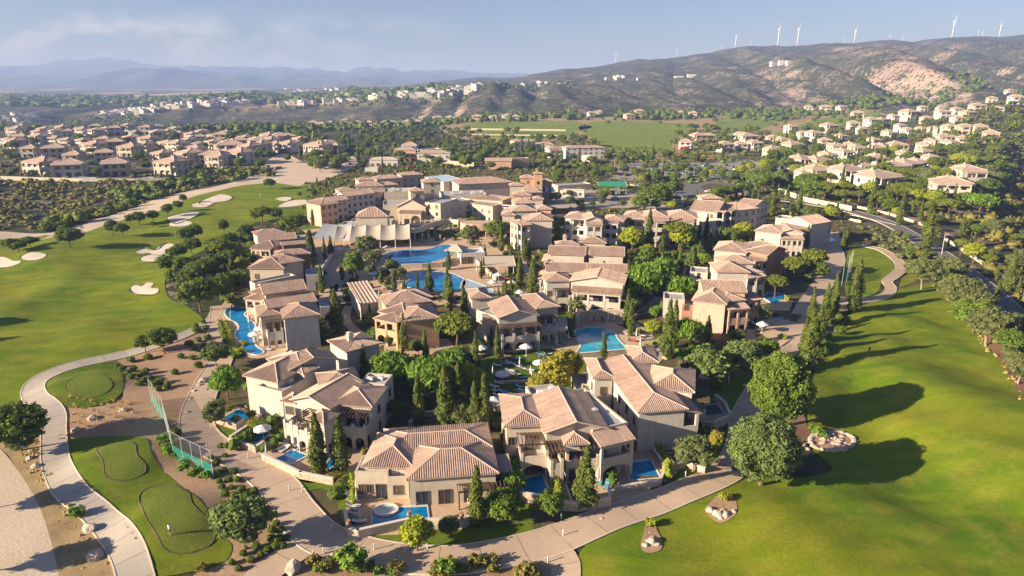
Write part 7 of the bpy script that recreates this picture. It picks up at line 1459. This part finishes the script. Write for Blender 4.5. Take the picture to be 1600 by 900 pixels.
# ================================================================ walls, terraces, furniture
for pts, h, lb, mt in (([(540,812),(546,838),(560,842),(640,824),(722,826)], 1.3, 'cream garden wall round the bungalow pool terrace', 'cream'), ([(722,826),(776,802),(776,775)], 1.3, 'stone retaining wall at the right of the bungalow pool', 'stone'), ([(812,782),(862,790)], 1.3, 'stone wall under the upright pool', 'stone'), ([(880,798),(905,800),(952,792),(952,775)], 1.5, 'stone wall behind the tall front cypress', 'stone'), ([(962,770),(1030,760),(1040,738),(1018,705)], 1.0, 'stone wall round the deep blue pool', 'stone'),
    ([(412,720),(470,748),(520,758)], 1.1, 'stone wall below the two-lounger pool', 'stone'), ([(360,695),(400,708),(412,700)], 1.1, 'stone wall below the parasol pool', 'stone'), ([(335,660),(370,672),(382,664)], 1.1, 'stone wall below the small road-side pool', 'stone'), ([(362,692),(398,668),(412,655)], 1.2, 'stone wall between the two left pools', 'stone'), ([(1048,735),(1072,730),(1100,740)], 1.0, 'stone wall under the shaded grey pool', 'stone'),
    ([(1082,668),(1112,672),(1140,660),(1132,640),(1118,628)], 1.4, 'curved stone wall round the shaded plunge pool', 'stone'), ([(900,512),(905,506),(940,502),(978,503),(990,495)], 3.0, 'tall curved stone wall behind the round pool', 'stone'), ([(905,562),(980,555)], 1.4, 'stone infinity weir below the round pool', 'stone'), ([(628,421),(660,420),(675,419),(690,418),(702,412),(730,408)], 1.6, 'rocky cascade wall between the two lagoons', 'stone'),
    ([(740,408),(760,425),(775,440)], 1.2, 'cream curved wall above the lagoon loungers', 'cream'), ([(1265,325),(1340,338),(1400,352)], .1, 'low kerb wall by the access road', 'cream'), ([(1215,300),(1260,316),(1330,330)], 2.2, 'cream retaining wall above the access road', 'cream'), ([(1340,325),(1390,336),(1440,352),(1500,390),(1560,430),(1640,490)], .9, 'long low wall beside the brick pavement', 'cream'), ([(1250,345),(1300,338),(1345,348)], .8, 'wall at the end of the resort road', 'cream'),
    ([(585,400),(578,412),(565,420)], 2.0, 'rockery wall left of the upper lagoon', 'stone'), ([(985,570),(1010,566),(1016,556),(1008,545)], .7, 'low curved wall round the pale shallow pool', 'cream'), ([(780,600),(835,598),(850,590)], .5, 'low wall at the lawn edge behind the arcade villa', 'cream'), ([(690,258),(740,262)], 3.4, 'rounded stone retaining wall behind the hotel', 'stone'), ([(730,203),(800,204),(884,205)], 2.0, 'long stone wall on the far green', 'cream'), ([(735,211),(870,213)], 1.2, 'lower pale stone band on the far green', 'cream'),
    ([(0,280),(60,282),(130,284),(210,284),(290,282)], 1.8, 'pale retaining wall below the left village', 'cream'), ([(90,254),(160,256),(200,250)], 1.8, 'pale wall between village rows', 'cream'), ([(640,668),(662,652),(690,650)], 1.0, 'garden wall behind the bungalow', 'cream'), ([(500,520),(540,500)], 1.2, 'white wall of the winding steps', 'white'), ([(520,400),(500,430)], 1.4, 'white side wall of the garden steps', 'white')):
    walls('garden_wall', pts, h, lb, mt)
# loungers and parasols
for i, (x, y, a, c) in enumerate(((548,772,80,'white'),(550,778,80,'white'),(552,786,80,'white'),(553,793,80,'white'),(562,818,100,'white'),(445,705,-30,'white'),(440,702,-30,'white'),(467,697,-40,'white'),(828,738,10,'brown'),(840,737,12,'brown'),(938,755,-20,'blue'),(948,761,-20,'blue'),(952,728,20,'white'),
     (1003,526,60,'white'),(996,532,60,'white'),(988,534,70,'red'),(980,524,40,'white'),(400,500,60,'white'),(404,518,60,'white'),(410,536,70,'blue'),(406,530,70,'white'),(418,548,80,'white'),(1178,508,20,'white'),(1186,512,20,'white'),(895,526,30,'red'),(890,530,30,'white'),(880,538,20,'blue'),(870,540,20,'white'))):
    lounger(x, y, a, c)
rf = random.Random(9)
for i in range(44):      # on the central lawn
    x = rf.uniform(772, 892); y = rf.uniform(555, 622)
    if (x > 860 and y > 590) or (x > 845 and y > 600): continue
    lounger(x, y, rf.choice((70, 75, 80, 110)), rf.choice(('white','white','white','blue','brown')), group='sun loungers on the central lawn')
for i in range(34):      # lagoon shore
    t = rf.random(); x, y = rf.choice(((750+t*40, 412+t*26), (735+t*45, 470-t*10), (600+t*50, 385-t*6), (775+t*30, 455+t*14), (560+t*40,388+t*6), (640+t*60, 380-t*8)))
    lounger(x+rf.uniform(-5, 5), y+rf.uniform(-3, 3), rf.uniform(0, 180), rf.choice(('white','brown','red','blue')), group='sun loungers along the lagoons')
for (x, y, op) in ((557,772,0),(558,790,0),(412,688,1),(417,715,0),(963,722,1),(934,755,0),(752,558,1),(822,556,1),(843,582,1),(785,600,1),(773,618,0),(772,642,1),(829,590,0),(770,590,0),(812,575,0),(831,596,0),(1190,520,1),(1161,512,1),(401,494,1),(408,527,1),(399,536,1),(1110,690,0),(1096,648,0),(994,530,0),(985,520,0),(888,534,0),(891,520,0),(870,540,0),(585,438,1),(570,416,1),(800,452,1),(812,468,1),(779,440,1),(770,452,1),(745,462,0),(725,466,0),(745,428,0),(790,430,0),(605,396,1),(585,395,0),(560,400,0),(553,396,0),(596,372,0),(660,378,0),(670,376,0),(688,376,0),(540,388,0),(530,398,1),(1000,545,0),(565,478,1),(950,505,0),(960,504,0),(1138,600,0)):
    parasol(x, y, bool(op))
# people: one continuous skinned body each
_BODY = {}
def person(px, py, label, shirt, shorts, pose='stand', ang=0.0, hgt=1.78, arms='down', hair=(.06, .04, .03), detail=True):
    g = G(px, py); s = hgt/1.78; sk = M.get('skin') or M.setdefault('skin', plain('skin', (.42, .25, .17), .6))
    hs = M.setdefault('hair%.2f' % hair[0], plain('hair', hair, .8)); sh = M.setdefault('cl'+str(shirt), plain('shirt_cloth', shirt, .9)); st = M.setdefault('cl'+str(shorts), plain('trouser_cloth', shorts, .9))
    root = empty('person', (g.x, g.y, g.z+.05), math.radians(ang), label, 'person')
    J = {'pel': (0, 0, .95, .15), 'waist': (0, -.01, 1.10, .135), 'chest': (0, 0, 1.33, .165), 'neck': (0, .0, 1.50, .06), 'head0': (0, -.01, 1.60, .085), 'head': (0, -.02, 1.69, .10)}
    E_ = [('pel','waist'),('waist','chest'),('chest','neck'),('neck','head0'),('head0','head')]
    for sd_ in (-1, 1):
        n = 'l' if sd_ < 0 else 'r'
        J.update({n+'hip': (.10*sd_, 0, .90, .105), n+'knee': (.13*sd_, -.05, .50, .062), n+'ank': (.15*sd_, .02, .09, .042), n+'toe': (.17*sd_, -.14, .04, .038), n+'sho': (.19*sd_, 0, 1.42, .062)})
        E_ += [('pel', n+'hip'), (n+'hip', n+'knee'), (n+'knee', n+'ank'), (n+'ank', n+'toe'), ('chest', n+'sho')]
        if arms == 'golf': J.update({n+'elb': (.17*sd_, -.20, 1.20, .043), n+'wri': (.04*sd_, -.42, 1.02, .03), n+'han': (.02*sd_, -.47, .97, .038)})
        else: J.update({n+'elb': (.27*sd_, .02, 1.14, .043), n+'wri': (.29*sd_, -.08, .90, .03), n+'han': (.29*sd_, -.11, .81, .036)})
        E_ += [(n+'sho', n+'elb'), (n+'elb', n+'wri'), (n+'wri', n+'han')]
        if detail:
            hx, hy, hz, _ = J[n+'han']
            for f in range(5):
                k = n+'f%d' % f
                if f < 4: J[k] = (hx+(f-1.5)*.02, hy-.035, hz-.05-.006*(f in (1, 2)), .009); J[k+'b'] = (hx+(f-1.5)*.021-.005*sd_, hy-.02, hz-.085-.008*(f in (1, 2)), .008)
                else: J[k] = (hx-.045*sd_, hy-.03, hz-.01, .011); J[k+'b'] = (hx-.055*sd_, hy-.045, hz-.04, .009)
                E_ += [(n+'han', k), (k, k+'b')]
    key = (arms, detail)
    if key not in _BODY:
        names = list(J); me = bpy.data.meshes.new('body'); me.from_pydata([J[k][:3] for k in names], [(names.index(a), names.index(b)) for a, b in E_], [])
        o = bpy.data.objects.new('body', me); COL.objects.link(o); mod = o.modifiers.new('skin', 'SKIN'); sv = me.skin_vertices[0].data
        for i, k in enumerate(names): sv[i].radius = (J[k][3], J[k][3]*(.72 if k in ('chest', 'waist', 'pel') else 1)); sv[i].use_root = (k == 'pel')
        mod.use_smooth_shade = True
        if detail: o.modifiers.new('sub', 'SUBSURF').levels = 1; o.modifiers['sub'].render_levels = 1
        dg = bpy.context.evaluated_depsgraph_get(); nm = bpy.data.meshes.new_from_object(o.evaluated_get(dg)); bpy.data.objects.remove(o); nm.materials.clear()
        for i in range(4): nm.materials.append(sk)
        for p in nm.polygons:
            c = p.center; up = c.z; sleeve = abs(c.x) < .30 and up > 1.16
            p.material_index = 3 if (up > 1.72 or (up > 1.62 and c.y > .02)) else 1 if (1.0 < up < 1.49 and (abs(c.x) < .24 or sleeve)) and not (arms == 'golf' and c.y < -.24) else 2 if .50 < up <= 1.02 and abs(c.x) < .24 and not (arms == 'golf' and c.y < -.25) else 0
        _BODY[key] = nm
    nm = _BODY[key].copy()
    for i, mt in enumerate((sk, sh, st, hs)): nm.materials[i] = mt
    o = mobj('body', nm, root); o.scale = (s, s, s)
    return root
p_ = person(266, 838, 'golfer in a white shirt and grey shorts standing on the lower practice tee', (.78, .78, .78), (.13, .13, .14), ang=150, arms='golf', hgt=1.85)
c_ = MB(); c_.tube((.02, -.50, 1.0), (.10, -.95, .05), .016); c_.box(.06, .20, -1.0, -.93, .0, .07); gc = c_.build('golf_club', M['iron'], None); gc.location = p_.location; gc.rotation_euler = p_.rotation_euler; tag(gc, 'golf club held by the golfer on the practice tee', 'golf club')
person(1357, 553, 'tiny golfer in dark clothes on the right fairway', (.05, .05, .07), (.04, .04, .05), ang=90, arms='golf', detail=False)
for i, (x, y, sh_, so_, ps, lb) in enumerate(((862,528,(.5,.1,.08),(.1,.1,.3),'stand','bather standing under the sail awning edge'),(806,594,(.42,.25,.17),(.5,.08,.06),'stand','bare-chested bather in red trunks on the central lawn'),(789,566,(.42,.25,.17),(.1,.15,.4),'stand','bather in blue trunks near the top lawn parasol'),(941,506,(.05,.05,.06),(.05,.05,.06),'stand','dark-clad person before the curved stone wall'),(928,504,(.2,.2,.25),(.1,.1,.1),'stand','person in grey by the curved stone wall left of another'),
      (1000,534,(.6,.2,.2),(.5,.1,.1),'stand','sunbather in red by the round pool steps'),(878,600,(.7,.7,.7),(.2,.2,.3),'stand','person in white near the golden trees'),(722,392,(.5,.2,.15),(.3,.1,.1),'stand','person at the pool bar'),(762,436,(.42,.25,.17),(.5,.12,.1),'stand','sunbather in red trunks above the lower lagoon'),(768,444,(.42,.25,.17),(.1,.1,.3),'stand','sunbather in dark trunks above the lower lagoon'),(695,378,(.5,.3,.2),(.4,.1,.1),'stand','bather walking by the upper lagoon shore'),(835,492,(.7,.7,.7),(.3,.3,.3),'stand','person at the villa corner by the paved walk'))):
    person(x, y, lb, sh_, so_, ps, ang=i*57, detail=False)
# vehicles
def car_meshes():
    out = {}
    b = MB()
    prof = [(-2.1, .35), (-2.15, .75), (-1.9, .92), (-1.25, .98), (-.75, 1.42), (.75, 1.45), (1.35, 1.0), (2.0, .85), (2.15, .6), (2.1, .35)]
    for i in range(len(prof)-1):
        (x0, z0), (x1, z1) = prof[i], prof[i+1]; w0 = .86 if z0 < 1.1 else .66; w1 = .86 if z1 < 1.1 else .66
        b.add([(x0, -w0, z0), (x1, -w1, z1), (x1, w1, z1), (x0, w0, z0)], [(0, 1, 2, 3)])
    for s in (-1, 1):
        V = [(x, s*(.86 if z < 1.1 else .66), z) for x, z in prof]; b.add(V, [(0, 1, 2, 7, 8, 9), (2, 3, 6, 7), (3, 4, 5, 6)])
    b.add([(-2.1, -.86, .35), (2.1, -.86, .35), (2.1, .86, .35), (-2.1, .86, .35)], [(3, 2, 1, 0)])
    out['body'] = b
    w = MB()
    for s in (-1, 1): w.add([(-1.1, s*.865, 1.0), (-.7, s*.70, 1.38), (.7, s*.70, 1.40), (1.2, s*.865, 1.02)], [(0, 1, 2, 3)])
    w.add([(1.33, -.72, 1.03), (1.33, .72, 1.03), (.79, .60, 1.44), (.79, -.60, 1.44)], [(0, 1, 2, 3)]); w.add([(-1.27, -.72, 1.01), (-1.27, .72, 1.01), (-.77, .60, 1.43), (-.77, -.60, 1.43)], [(3, 2, 1, 0)])
    out['glass'] = w; q = MB(); q.tube((0, -.1, 0), (0, .1, 0), .33, n=12); out['wheel'] = q
    return out
_cm = car_meshes(); _wheel = _cm['wheel'].mesh('wheel', plain('tyre_rubber', (.02, .02, .02))); _glass = _cm['glass'].mesh('windows', M['glass']); _cb = {}
for n_, c_ in (('white', (.75, .75, .74)), ('silver', (.42, .43, .45)), ('black', (.02, .022, .026)), ('blue', (.05, .13, .30)), ('red', (.40, .04, .03)), ('grey', (.14, .145, .15))): _cb[n_] = _cm['body'].mesh('body', plain(n_+'_car_paint', c_, .3, .6, .05))
def car(px, py, colr, ang, label=None, group=None):
    g = G(px, py); o = empty('parked_car', (g.x, g.y, g.z+.14), math.radians(ang), label, 'car', group); mobj('body', _cb[colr], o); mobj('windows', _glass, o)
    for x in (-1.3, 1.35):
        for y in (-.78, .78): mobj('wheel', _wheel, o, (x, y, .33))
    if not label: TREES.append([o, colr+' parked car', None, group, 'car'+colr, 1])
car(1455, 386, 'black', -30, 'black car driving on the right-hand access road'); car(1153, 737, 'black', 70, 'dark car half hidden under the huge silvery tree'); car(1108, 301, 'white', 10, 'white car leaving the roundabout'); car(999, 312, 'blue', 5, 'blue car on the forecourt behind the apartments'); car(961, 312, 'silver', 0, 'silver car beside the green roof'); car(1170, 300, 'black', -20, 'black car on the junction road')
for i, (x, y) in enumerate(((1045,262),(1074,260),(1084,261),(1101,260),(1028,271),(1121,271),(1145,263),(1008,262),(1039,267),(1081,267),(963,273),(970,274),(1134,268),(1126,272),(1060,268),(1110,263),(1092,268),(1052,261),(990,264),(978,268),(1160,258),(1150,266),(1020,266),(1000,270),(1070,272),(1095,274),(640,288),(1236,330),(1228,328))):
    car(x, y, ('white', 'silver', 'grey', 'blue', 'black', 'white', 'red')[i*5 % 7], 20+(i*37 % 9)*4, group='cars in the car park')
# ball-stop netting
net = NT('green_netting'); net.col((.03, .30, .22), .9); tr_ = net.n('ShaderNodeBsdfTransparent'); mx_ = net.n('ShaderNodeMixShader')
gr_ = net.n('ShaderNodeTexWave'); gr_.inputs['Scale'].default_value = 6; net.l(net.c, gr_.inputs['Vector']); mx_.inputs[0].default_value = .42; net.l(tr_.outputs[0], mx_.inputs[1]); net.l(net.b.outputs[0], mx_.inputs[2]); net.l(mx_.outputs[0], net.out.inputs['Surface'])
netp = NT('pale_netting'); netp.col((.30, .29, .22), .9); tr2 = netp.n('ShaderNodeBsdfTransparent'); mx2 = netp.n('ShaderNodeMixShader'); mx2.inputs[0].default_value = .07; netp.l(tr2.outputs[0], mx2.inputs[1]); netp.l(netp.b.outputs[0], mx2.inputs[2]); netp.l(mx2.outputs[0], netp.out.inputs['Surface'])
def netting(pts, h, hg, label):
    P = [G(*p) for p in pts]; root = empty('safety_net', P[0], 0, label, 'netting'); o = P[0]
    q = MB(); q.tube((0, 0, -.2), (0, 0, h), .035, n=6); pm = q.mesh('post', M['whitep'])
    S = []
    for a, b in zip(P, P[1:]):
        n = max(1, round((b-a).length/2.4)); S += [a+(b-a)*i/n for i in range(n)]
    S.append(P[-1])
    for p in S: mobj('post', pm, root, (p.x-o.x, p.y-o.y, T(p.x, p.y)-o.z))
    for a, b in zip(S, S[1:]):
        za, zb = T(a.x, a.y)-o.z, T(b.x, b.y)-o.z; c = [(a.x-o.x, a.y-o.y), (b.x-o.x, b.y-o.y)]
        for (l0, l1, mt, nm) in ((.05, hg, net.m, 'net_panel'), (hg, h, netp.m, 'upper_net')):
            if l1 <= l0: continue
            m = MB(); m.add([(c[0][0], c[0][1], za+l0), (c[1][0], c[1][1], zb+l0), (c[1][0], c[1][1], zb+l1), (c[0][0], c[0][1], za+l1)], [(0, 1, 2, 3)]); mobj(nm, m.mesh(nm, mt), root)
        m = MB(); m.tube((c[0][0], c[0][1], za+h), (c[1][0], c[1][1], zb+h), .018, n=4); mobj('cable', m.mesh('cable', M['whitep']), root)
netting([(237,628),(258,662),(272,716),(303,733),(334,748)], 4.6, 2.3, 'tall green safety net on white posts beside the practice tees')
netting([(1315,446),(1322,442),(1328,432)], 8, 4.5, 'tall pale green safety net beside the upper green')
netting([(465,262),(510,250),(545,252)], 4, 0, 'wire net round the courts near the sandy car park')
# bollard lights, lamp posts, flags
q = MB(); q.tube((0, 0, 0), (0, 0, .95), .09, n=8); q.tube((0, 0, .95), (0, 0, 1.1), .14, .10, 8); _bol = q.mesh('bollard_light', M['whitep'])
for (x, y) in ((519,829),(668,859),(877,812),(490,871),(506,866),(994,768),(1071,746),(585,860),(640,858),(472,770),(324,702),(330,672),(740,745),(452,768),(388,718),(856,880),(1150,722),(880,838)):
    g = G(x, y); o = mobj('bollard_light', _bol, None, (g.x, g.y, g.z+.06)); o.scale = (.8, .8, .85); o['category'] = 'bollard light'; TREES.append([o, 'short white bollard light', None, 'bollard lights', 'bol', 1])
q = MB(); q.tube((0, 0, 0), (0, 0, 7), .09, .06); pole_m = q.mesh('pole', M['whitep']); q = MB(); q.box(-.05, 1.4, -.08, .08, 6.9, 7.05); lamp_m = q.mesh('lamp_head', M['whitep'])
for (x, y) in ((1471,398),(1084,278),(1070,282),(1194,262),(1222,262),(1250,330),(1250,262),(960,262),(1034,314),(1316,322)):
    g = G(x, y); o = empty('street_lamp', g); mobj('pole', pole_m, o); mobj('lamp_head', lamp_m, o); o['category'] = 'street lamp'; TREES.append([o, 'tall white street lamp', None, 'street lamps', 'lamp', 1])
fm_ = {'blue': plain('blue_flag', (.06, .16, .38)), 'white': M['whitep']}
for i, (x, c) in enumerate(((847,'blue'),(851,'white'),(856,'blue'),(860,'white'),(849,'blue'))):
    g = G(x, 318-(i == 4)*4); o = empty('flagpole', g); q = MB(); q.tube((0, 0, 0), (0, 0, 8.5), .09); mobj('pole', q.mesh('pole', M['whitep']), o)
    q = MB()
    for k in range(5): y0, y1 = math.sin(k)*.12, math.sin(k+1)*.12; q.add([(.1+k*.28, y0, 5.4+k*.05), (.1+(k+1)*.28, y1, 5.4+(k+1)*.05), (.1+(k+1)*.28, y1, 8.2-(k+1)*.1), (.1+k*.28, y0, 8.2-k*.1)], [(0, 1, 2, 3)])
    mobj('flag', q.mesh('flag', fm_[c]), o); o['category'] = 'flag'; TREES.append([o, 'flagpole with '+c+' flag', None, 'flags', 'flag'+c, 1])
g = G(406, 310); o = empty('golf_flag', g, 0, 'tiny white golf flag on the far upper green', 'golf flag'); q = MB(); q.tube((0, 0, 0), (0, 0, 2.4), .03); mobj('pole', q.mesh('pole', M['whitep']), o); q = MB(); q.add([(0, 0, 1.9), (.6, 0, 2.1), (0, 0, 2.35)], [(0, 1, 2)]); mobj('flag', q.mesh('flag', M['whitep']), o)
# bungalow terrace details
g = G(555, 815); H = House('outdoor_kitchen', 'dark-topped built-in barbecue counter left of the bungalow pool', 'barbecue', (555,815), 'cream', hi=False); H.block((541,800), (560,803), 1.2, 1.2, 'flat', flat_top='iron', nog=False)
for (x, y, lb) in ((722,826,'clay urn on the right corner of the pool wall'),(640,824,'clay urn on the pool wall behind the lime tree'),(652,790,'clay pot beside the middle terrace door'),(546,838,'urn on the left corner of the garden wall')):
    g = G(x, y); q = MB(); 
    for z0, z1, r0, r1 in ((0, .15, .16, .14), (.15, .5, .16, .32), (.5, .8, .32, .22), (.8, .9, .22, .30)): q.tube((0, 0, z0), (0, 0, z1), r0, r1, 10)
    o = mobj('urn', q.mesh('urn', M['terra']), None, (g.x, g.y, g.z+.08+(1.4 if 'wall' in lb else 0))); tag(o, lb, 'urn')
pg = House('pergola', 'free-standing brown pergola at the right end of the bungalow terrace', 'pergola', (745,790), hi=False); a = PZ(716, 770, 2.8); b = PZ(764, 765, 2.8); u = (b-a).xy; W = u.length; pg.fr = (Vector((a.x, a.y, 0)), math.atan2(u.y, u.x)); q = MB()
q.box(0, W, 0, .15, 2.7, 2.9); q.box(0, W, 3.0, 3.15, 2.7, 2.9)
for k in range(13): q.box(W*k/12-.05, W*k/12+.05, -.4, 3.5, 2.9, 3.05)
pg.put(q.mesh('rafters', M['wood']), 'rafters', pg.fr, (0, 0, 0))
for x in (.1, W-.1):
    for y in (.08, 3.08): q = MB(); q.box(x-.09, x+.09, y-.09, y+.09, -.1, 2.7); pg.put(q.mesh('post', M['wood']), 'post', pg.fr, (0, 0, 0))
g = G(735, 790); o = empty('garden_chair', (g.x, g.y, g.z+.08), 0.5, 'white garden chair under the bungalow pergola', 'chair'); q = MB(); q.box(-.28, .28, -.28, .28, .38, .46); mobj('seat', q.mesh('seat', M['whitep']), o); q = MB(); q.box(-.28, .28, .22, .30, .46, .95); mobj('backrest', q.mesh('backrest', M['whitep']), o)
for x in (-.24, .24):
    for y in (-.24, .24): q = MB(); q.box(x-.03, x+.03, y-.03, y+.03, 0, .38); mobj('leg', q.mesh('leg', M['whitep']), o)
# wind turbines on the ridge
def turbine_protos():
    t = MB(); t.tube((0, 0, -3), (0, 0, 76), 3.2, 1.9, 10); tw = t.mesh('tower', M['whitep'], True); n = MB(); n.box(-2.2, 2.2, -4, 7, 74.5, 79); n.tube((0, -2.5, 77), (0, -4.2, 77), 1.6, .6, 8); na = n.mesh('nacelle', M['whitep'])
    b = MB(); b.add([(-.9, 0, 0), (.9, 0, 0), (1.7, .2, 8), (-.9, -.2, 8), (.5, .1, 40), (-.1, -.1, 40), (0, .9, 0), (.4, .8, 8)], [(0, 1, 2, 3), (3, 2, 4, 5), (1, 6, 7, 2), (6, 0, 3, 7), (7, 3, 5), (2, 7, 4), (7, 5, 4)]); return tw, na, b.mesh('blade', M['whitep'])
_tw, _na, _bl = turbine_protos()
TB = ((961,97,82,'leftmost wind turbine above the low dark knoll'),(1054,93,77,'wind turbine on the saddle, second from the left'),(1122,84,70,'short far wind turbine, left of the first tall pair'),(1144,81,55,'tall wind turbine between two shorter ones'),(1167,79,62,'shorter wind turbine right of the tall one'),(1209,75,43,'tall wind turbine, left of the prominent pair'),(1239,73,43,'tall wind turbine, right of the prominent pair'),(1311,70,62,'tiny far wind turbine left of a tall one'),(1326,69,45,'tall wind turbine alone at the middle of the ridge'),
      (1380,67,61,'tiny turbine tip, left of two on the flat ridge'),(1400,66,58,'small turbine tip, right of two on the flat ridge'),(1475,59,31,'tallest wind turbine near the right end'),(1514,60,53,'tiny far turbine left of the small one'),(1521,60,49,'small far turbine between the two tallest'),(1547,59,38,'tall wind turbine farthest to the right'))
ri = random.Random(4)
for (x, by, ty, lb) in TB:
    best = None
    for D in np.linspace(2300, 4200, 60):      # stand it on the skyline
        X = (x-800)/1114*D; z = T(X, D); y_ = to_px((X, D, z))[1]
        if best is None or y_ < best[0]: best = (y_, X, D, z)
    y_, X, D, z = best; h = (y_-ty)*D/FPX*1.05; s = max(.25, h/100)
    o = empty('wind_turbine', (X, D, z), ri.uniform(1.0, 1.45), lb, 'wind turbine', 'wind turbines on the ridge'); o.scale = (s, s, s); mobj('tower', _tw, o); mobj('nacelle', _na, o); a0 = ri.uniform(0, 2.1)
    for k in range(3):
        bl = mobj('blade', _bl, o, (0, -3.6, 77)); bl.rotation_euler = (0, a0+k*2*math.pi/3, 0)
# small field markers: tee markers and drains
# ---------------------------------------------------------------- haze
hz = bpy.data.materials.new('haze'); hz.use_nodes = True; hn = hz.node_tree; hn.nodes.remove(hn.nodes['Principled BSDF']); pv = hn.nodes.new('ShaderNodeVolumePrincipled')
pv.inputs['Color'].default_value = (.27, .39, .74, 1); pv.inputs['Absorption Color'].default_value = (.34, .34, .40, 1); pv.inputs['Density'].default_value = HAZE; pv.inputs['Anisotropy'].default_value = 0.0; hn.links.new(pv.outputs[0], hn.nodes['Material Output'].inputs['Volume'])
m = MB(); m.box(-21000, 21000, -340, 21500, -75, 420); o = m.build('haze', hz); tag(o, kind='stuff'); o.display_type = 'BOUNDS'
# ---------------------------------------------------------------- labels: every plant and small thing says where it stands
ORD = ['', 'second', 'third', 'fourth', 'fifth', 'sixth', 'seventh', 'eighth', 'ninth', 'tenth', 'eleventh', 'twelfth', 'thirteenth', 'fourteenth', 'fifteenth', 'sixteenth', 'seventeenth', 'eighteenth', 'nineteenth', 'twentieth']
LX = np.array([l[0] for l in LM]); LY = np.array([l[1] for l in LM]); buckets = {}
for rec in TREES:
    o, desc, label, group, key, s = rec
    if label: o['label'] = label; 
    if group: o['group'] = group
    if label: continue
    x, y = o.location.x, o.location.y; i = int(np.argmin(np.hypot(LX-x, (LY-y)*.8)))
    px_, py_ = to_px(o.location); buckets.setdefault((desc, i), []).append((px_, py_, o, x, y))
for (desc, i), L in buckets.items():
    lm = LM[i][2]; rows = [('', L)]
    if len(L) > 6:
        L2 = sorted(L, key=lambda t: t[1]); k = min(19, math.ceil(len(L2)/5)); nm = {2: ('back', 'front'), 3: ('back', 'middle', 'front')}.get(k) or tuple('%s' % w for w in ['rearmost', 'rear', 'upper middle', 'middle', 'lower middle', 'near', 'front', 'nearest'][:k]) if k <= 8 else tuple(w+' rank' for w in ORD[1:k])+('nearest rank',)
        if nm: rows = [((nm[j]+'-row ' if 'rank' not in nm[j] else nm[j].replace(' rank', '-rank ')), L2[j*math.ceil(len(L2)/k):(j+1)*math.ceil(len(L2)/k)]) for j in range(k)]
        else: rows = [('', L2)]
    for rn, R in rows:
        if not R: continue
        R.sort(key=lambda t: t[0]); n = len(R)
        for j, (a, b, o, x, y) in enumerate(R):
            if n == 1: w = rn+desc
            elif n == 2: w = ('left ', 'right ')[j]+rn+desc
            elif j == 0: w = 'leftmost '+rn+desc
            elif j == n-1: w = 'rightmost '+rn+desc
            elif n == 3: w = 'middle '+rn+desc if not rn else 'central '+rn+desc
            else: w = rn+desc+', '+(ORD[min(j, 19)] if j < n/2 else ORD[min(n-1-j, 19)])+' from the '+('left' if j < n/2 else 'right')+','
            lx, ly = to_px((LM[i][0], LM[i][1], 0)); 
            o['label'] = (w+' near '+lm).replace(', near', ' near').replace(' ,', ','); 
            if 'group' not in o and n > 1: o['group'] = (desc+'es' if desc.endswith('ss') else desc+'es' if desc.endswith('sh') or desc.endswith('s') else desc+'s')+' near '+lm
for o in _hp:
    pass
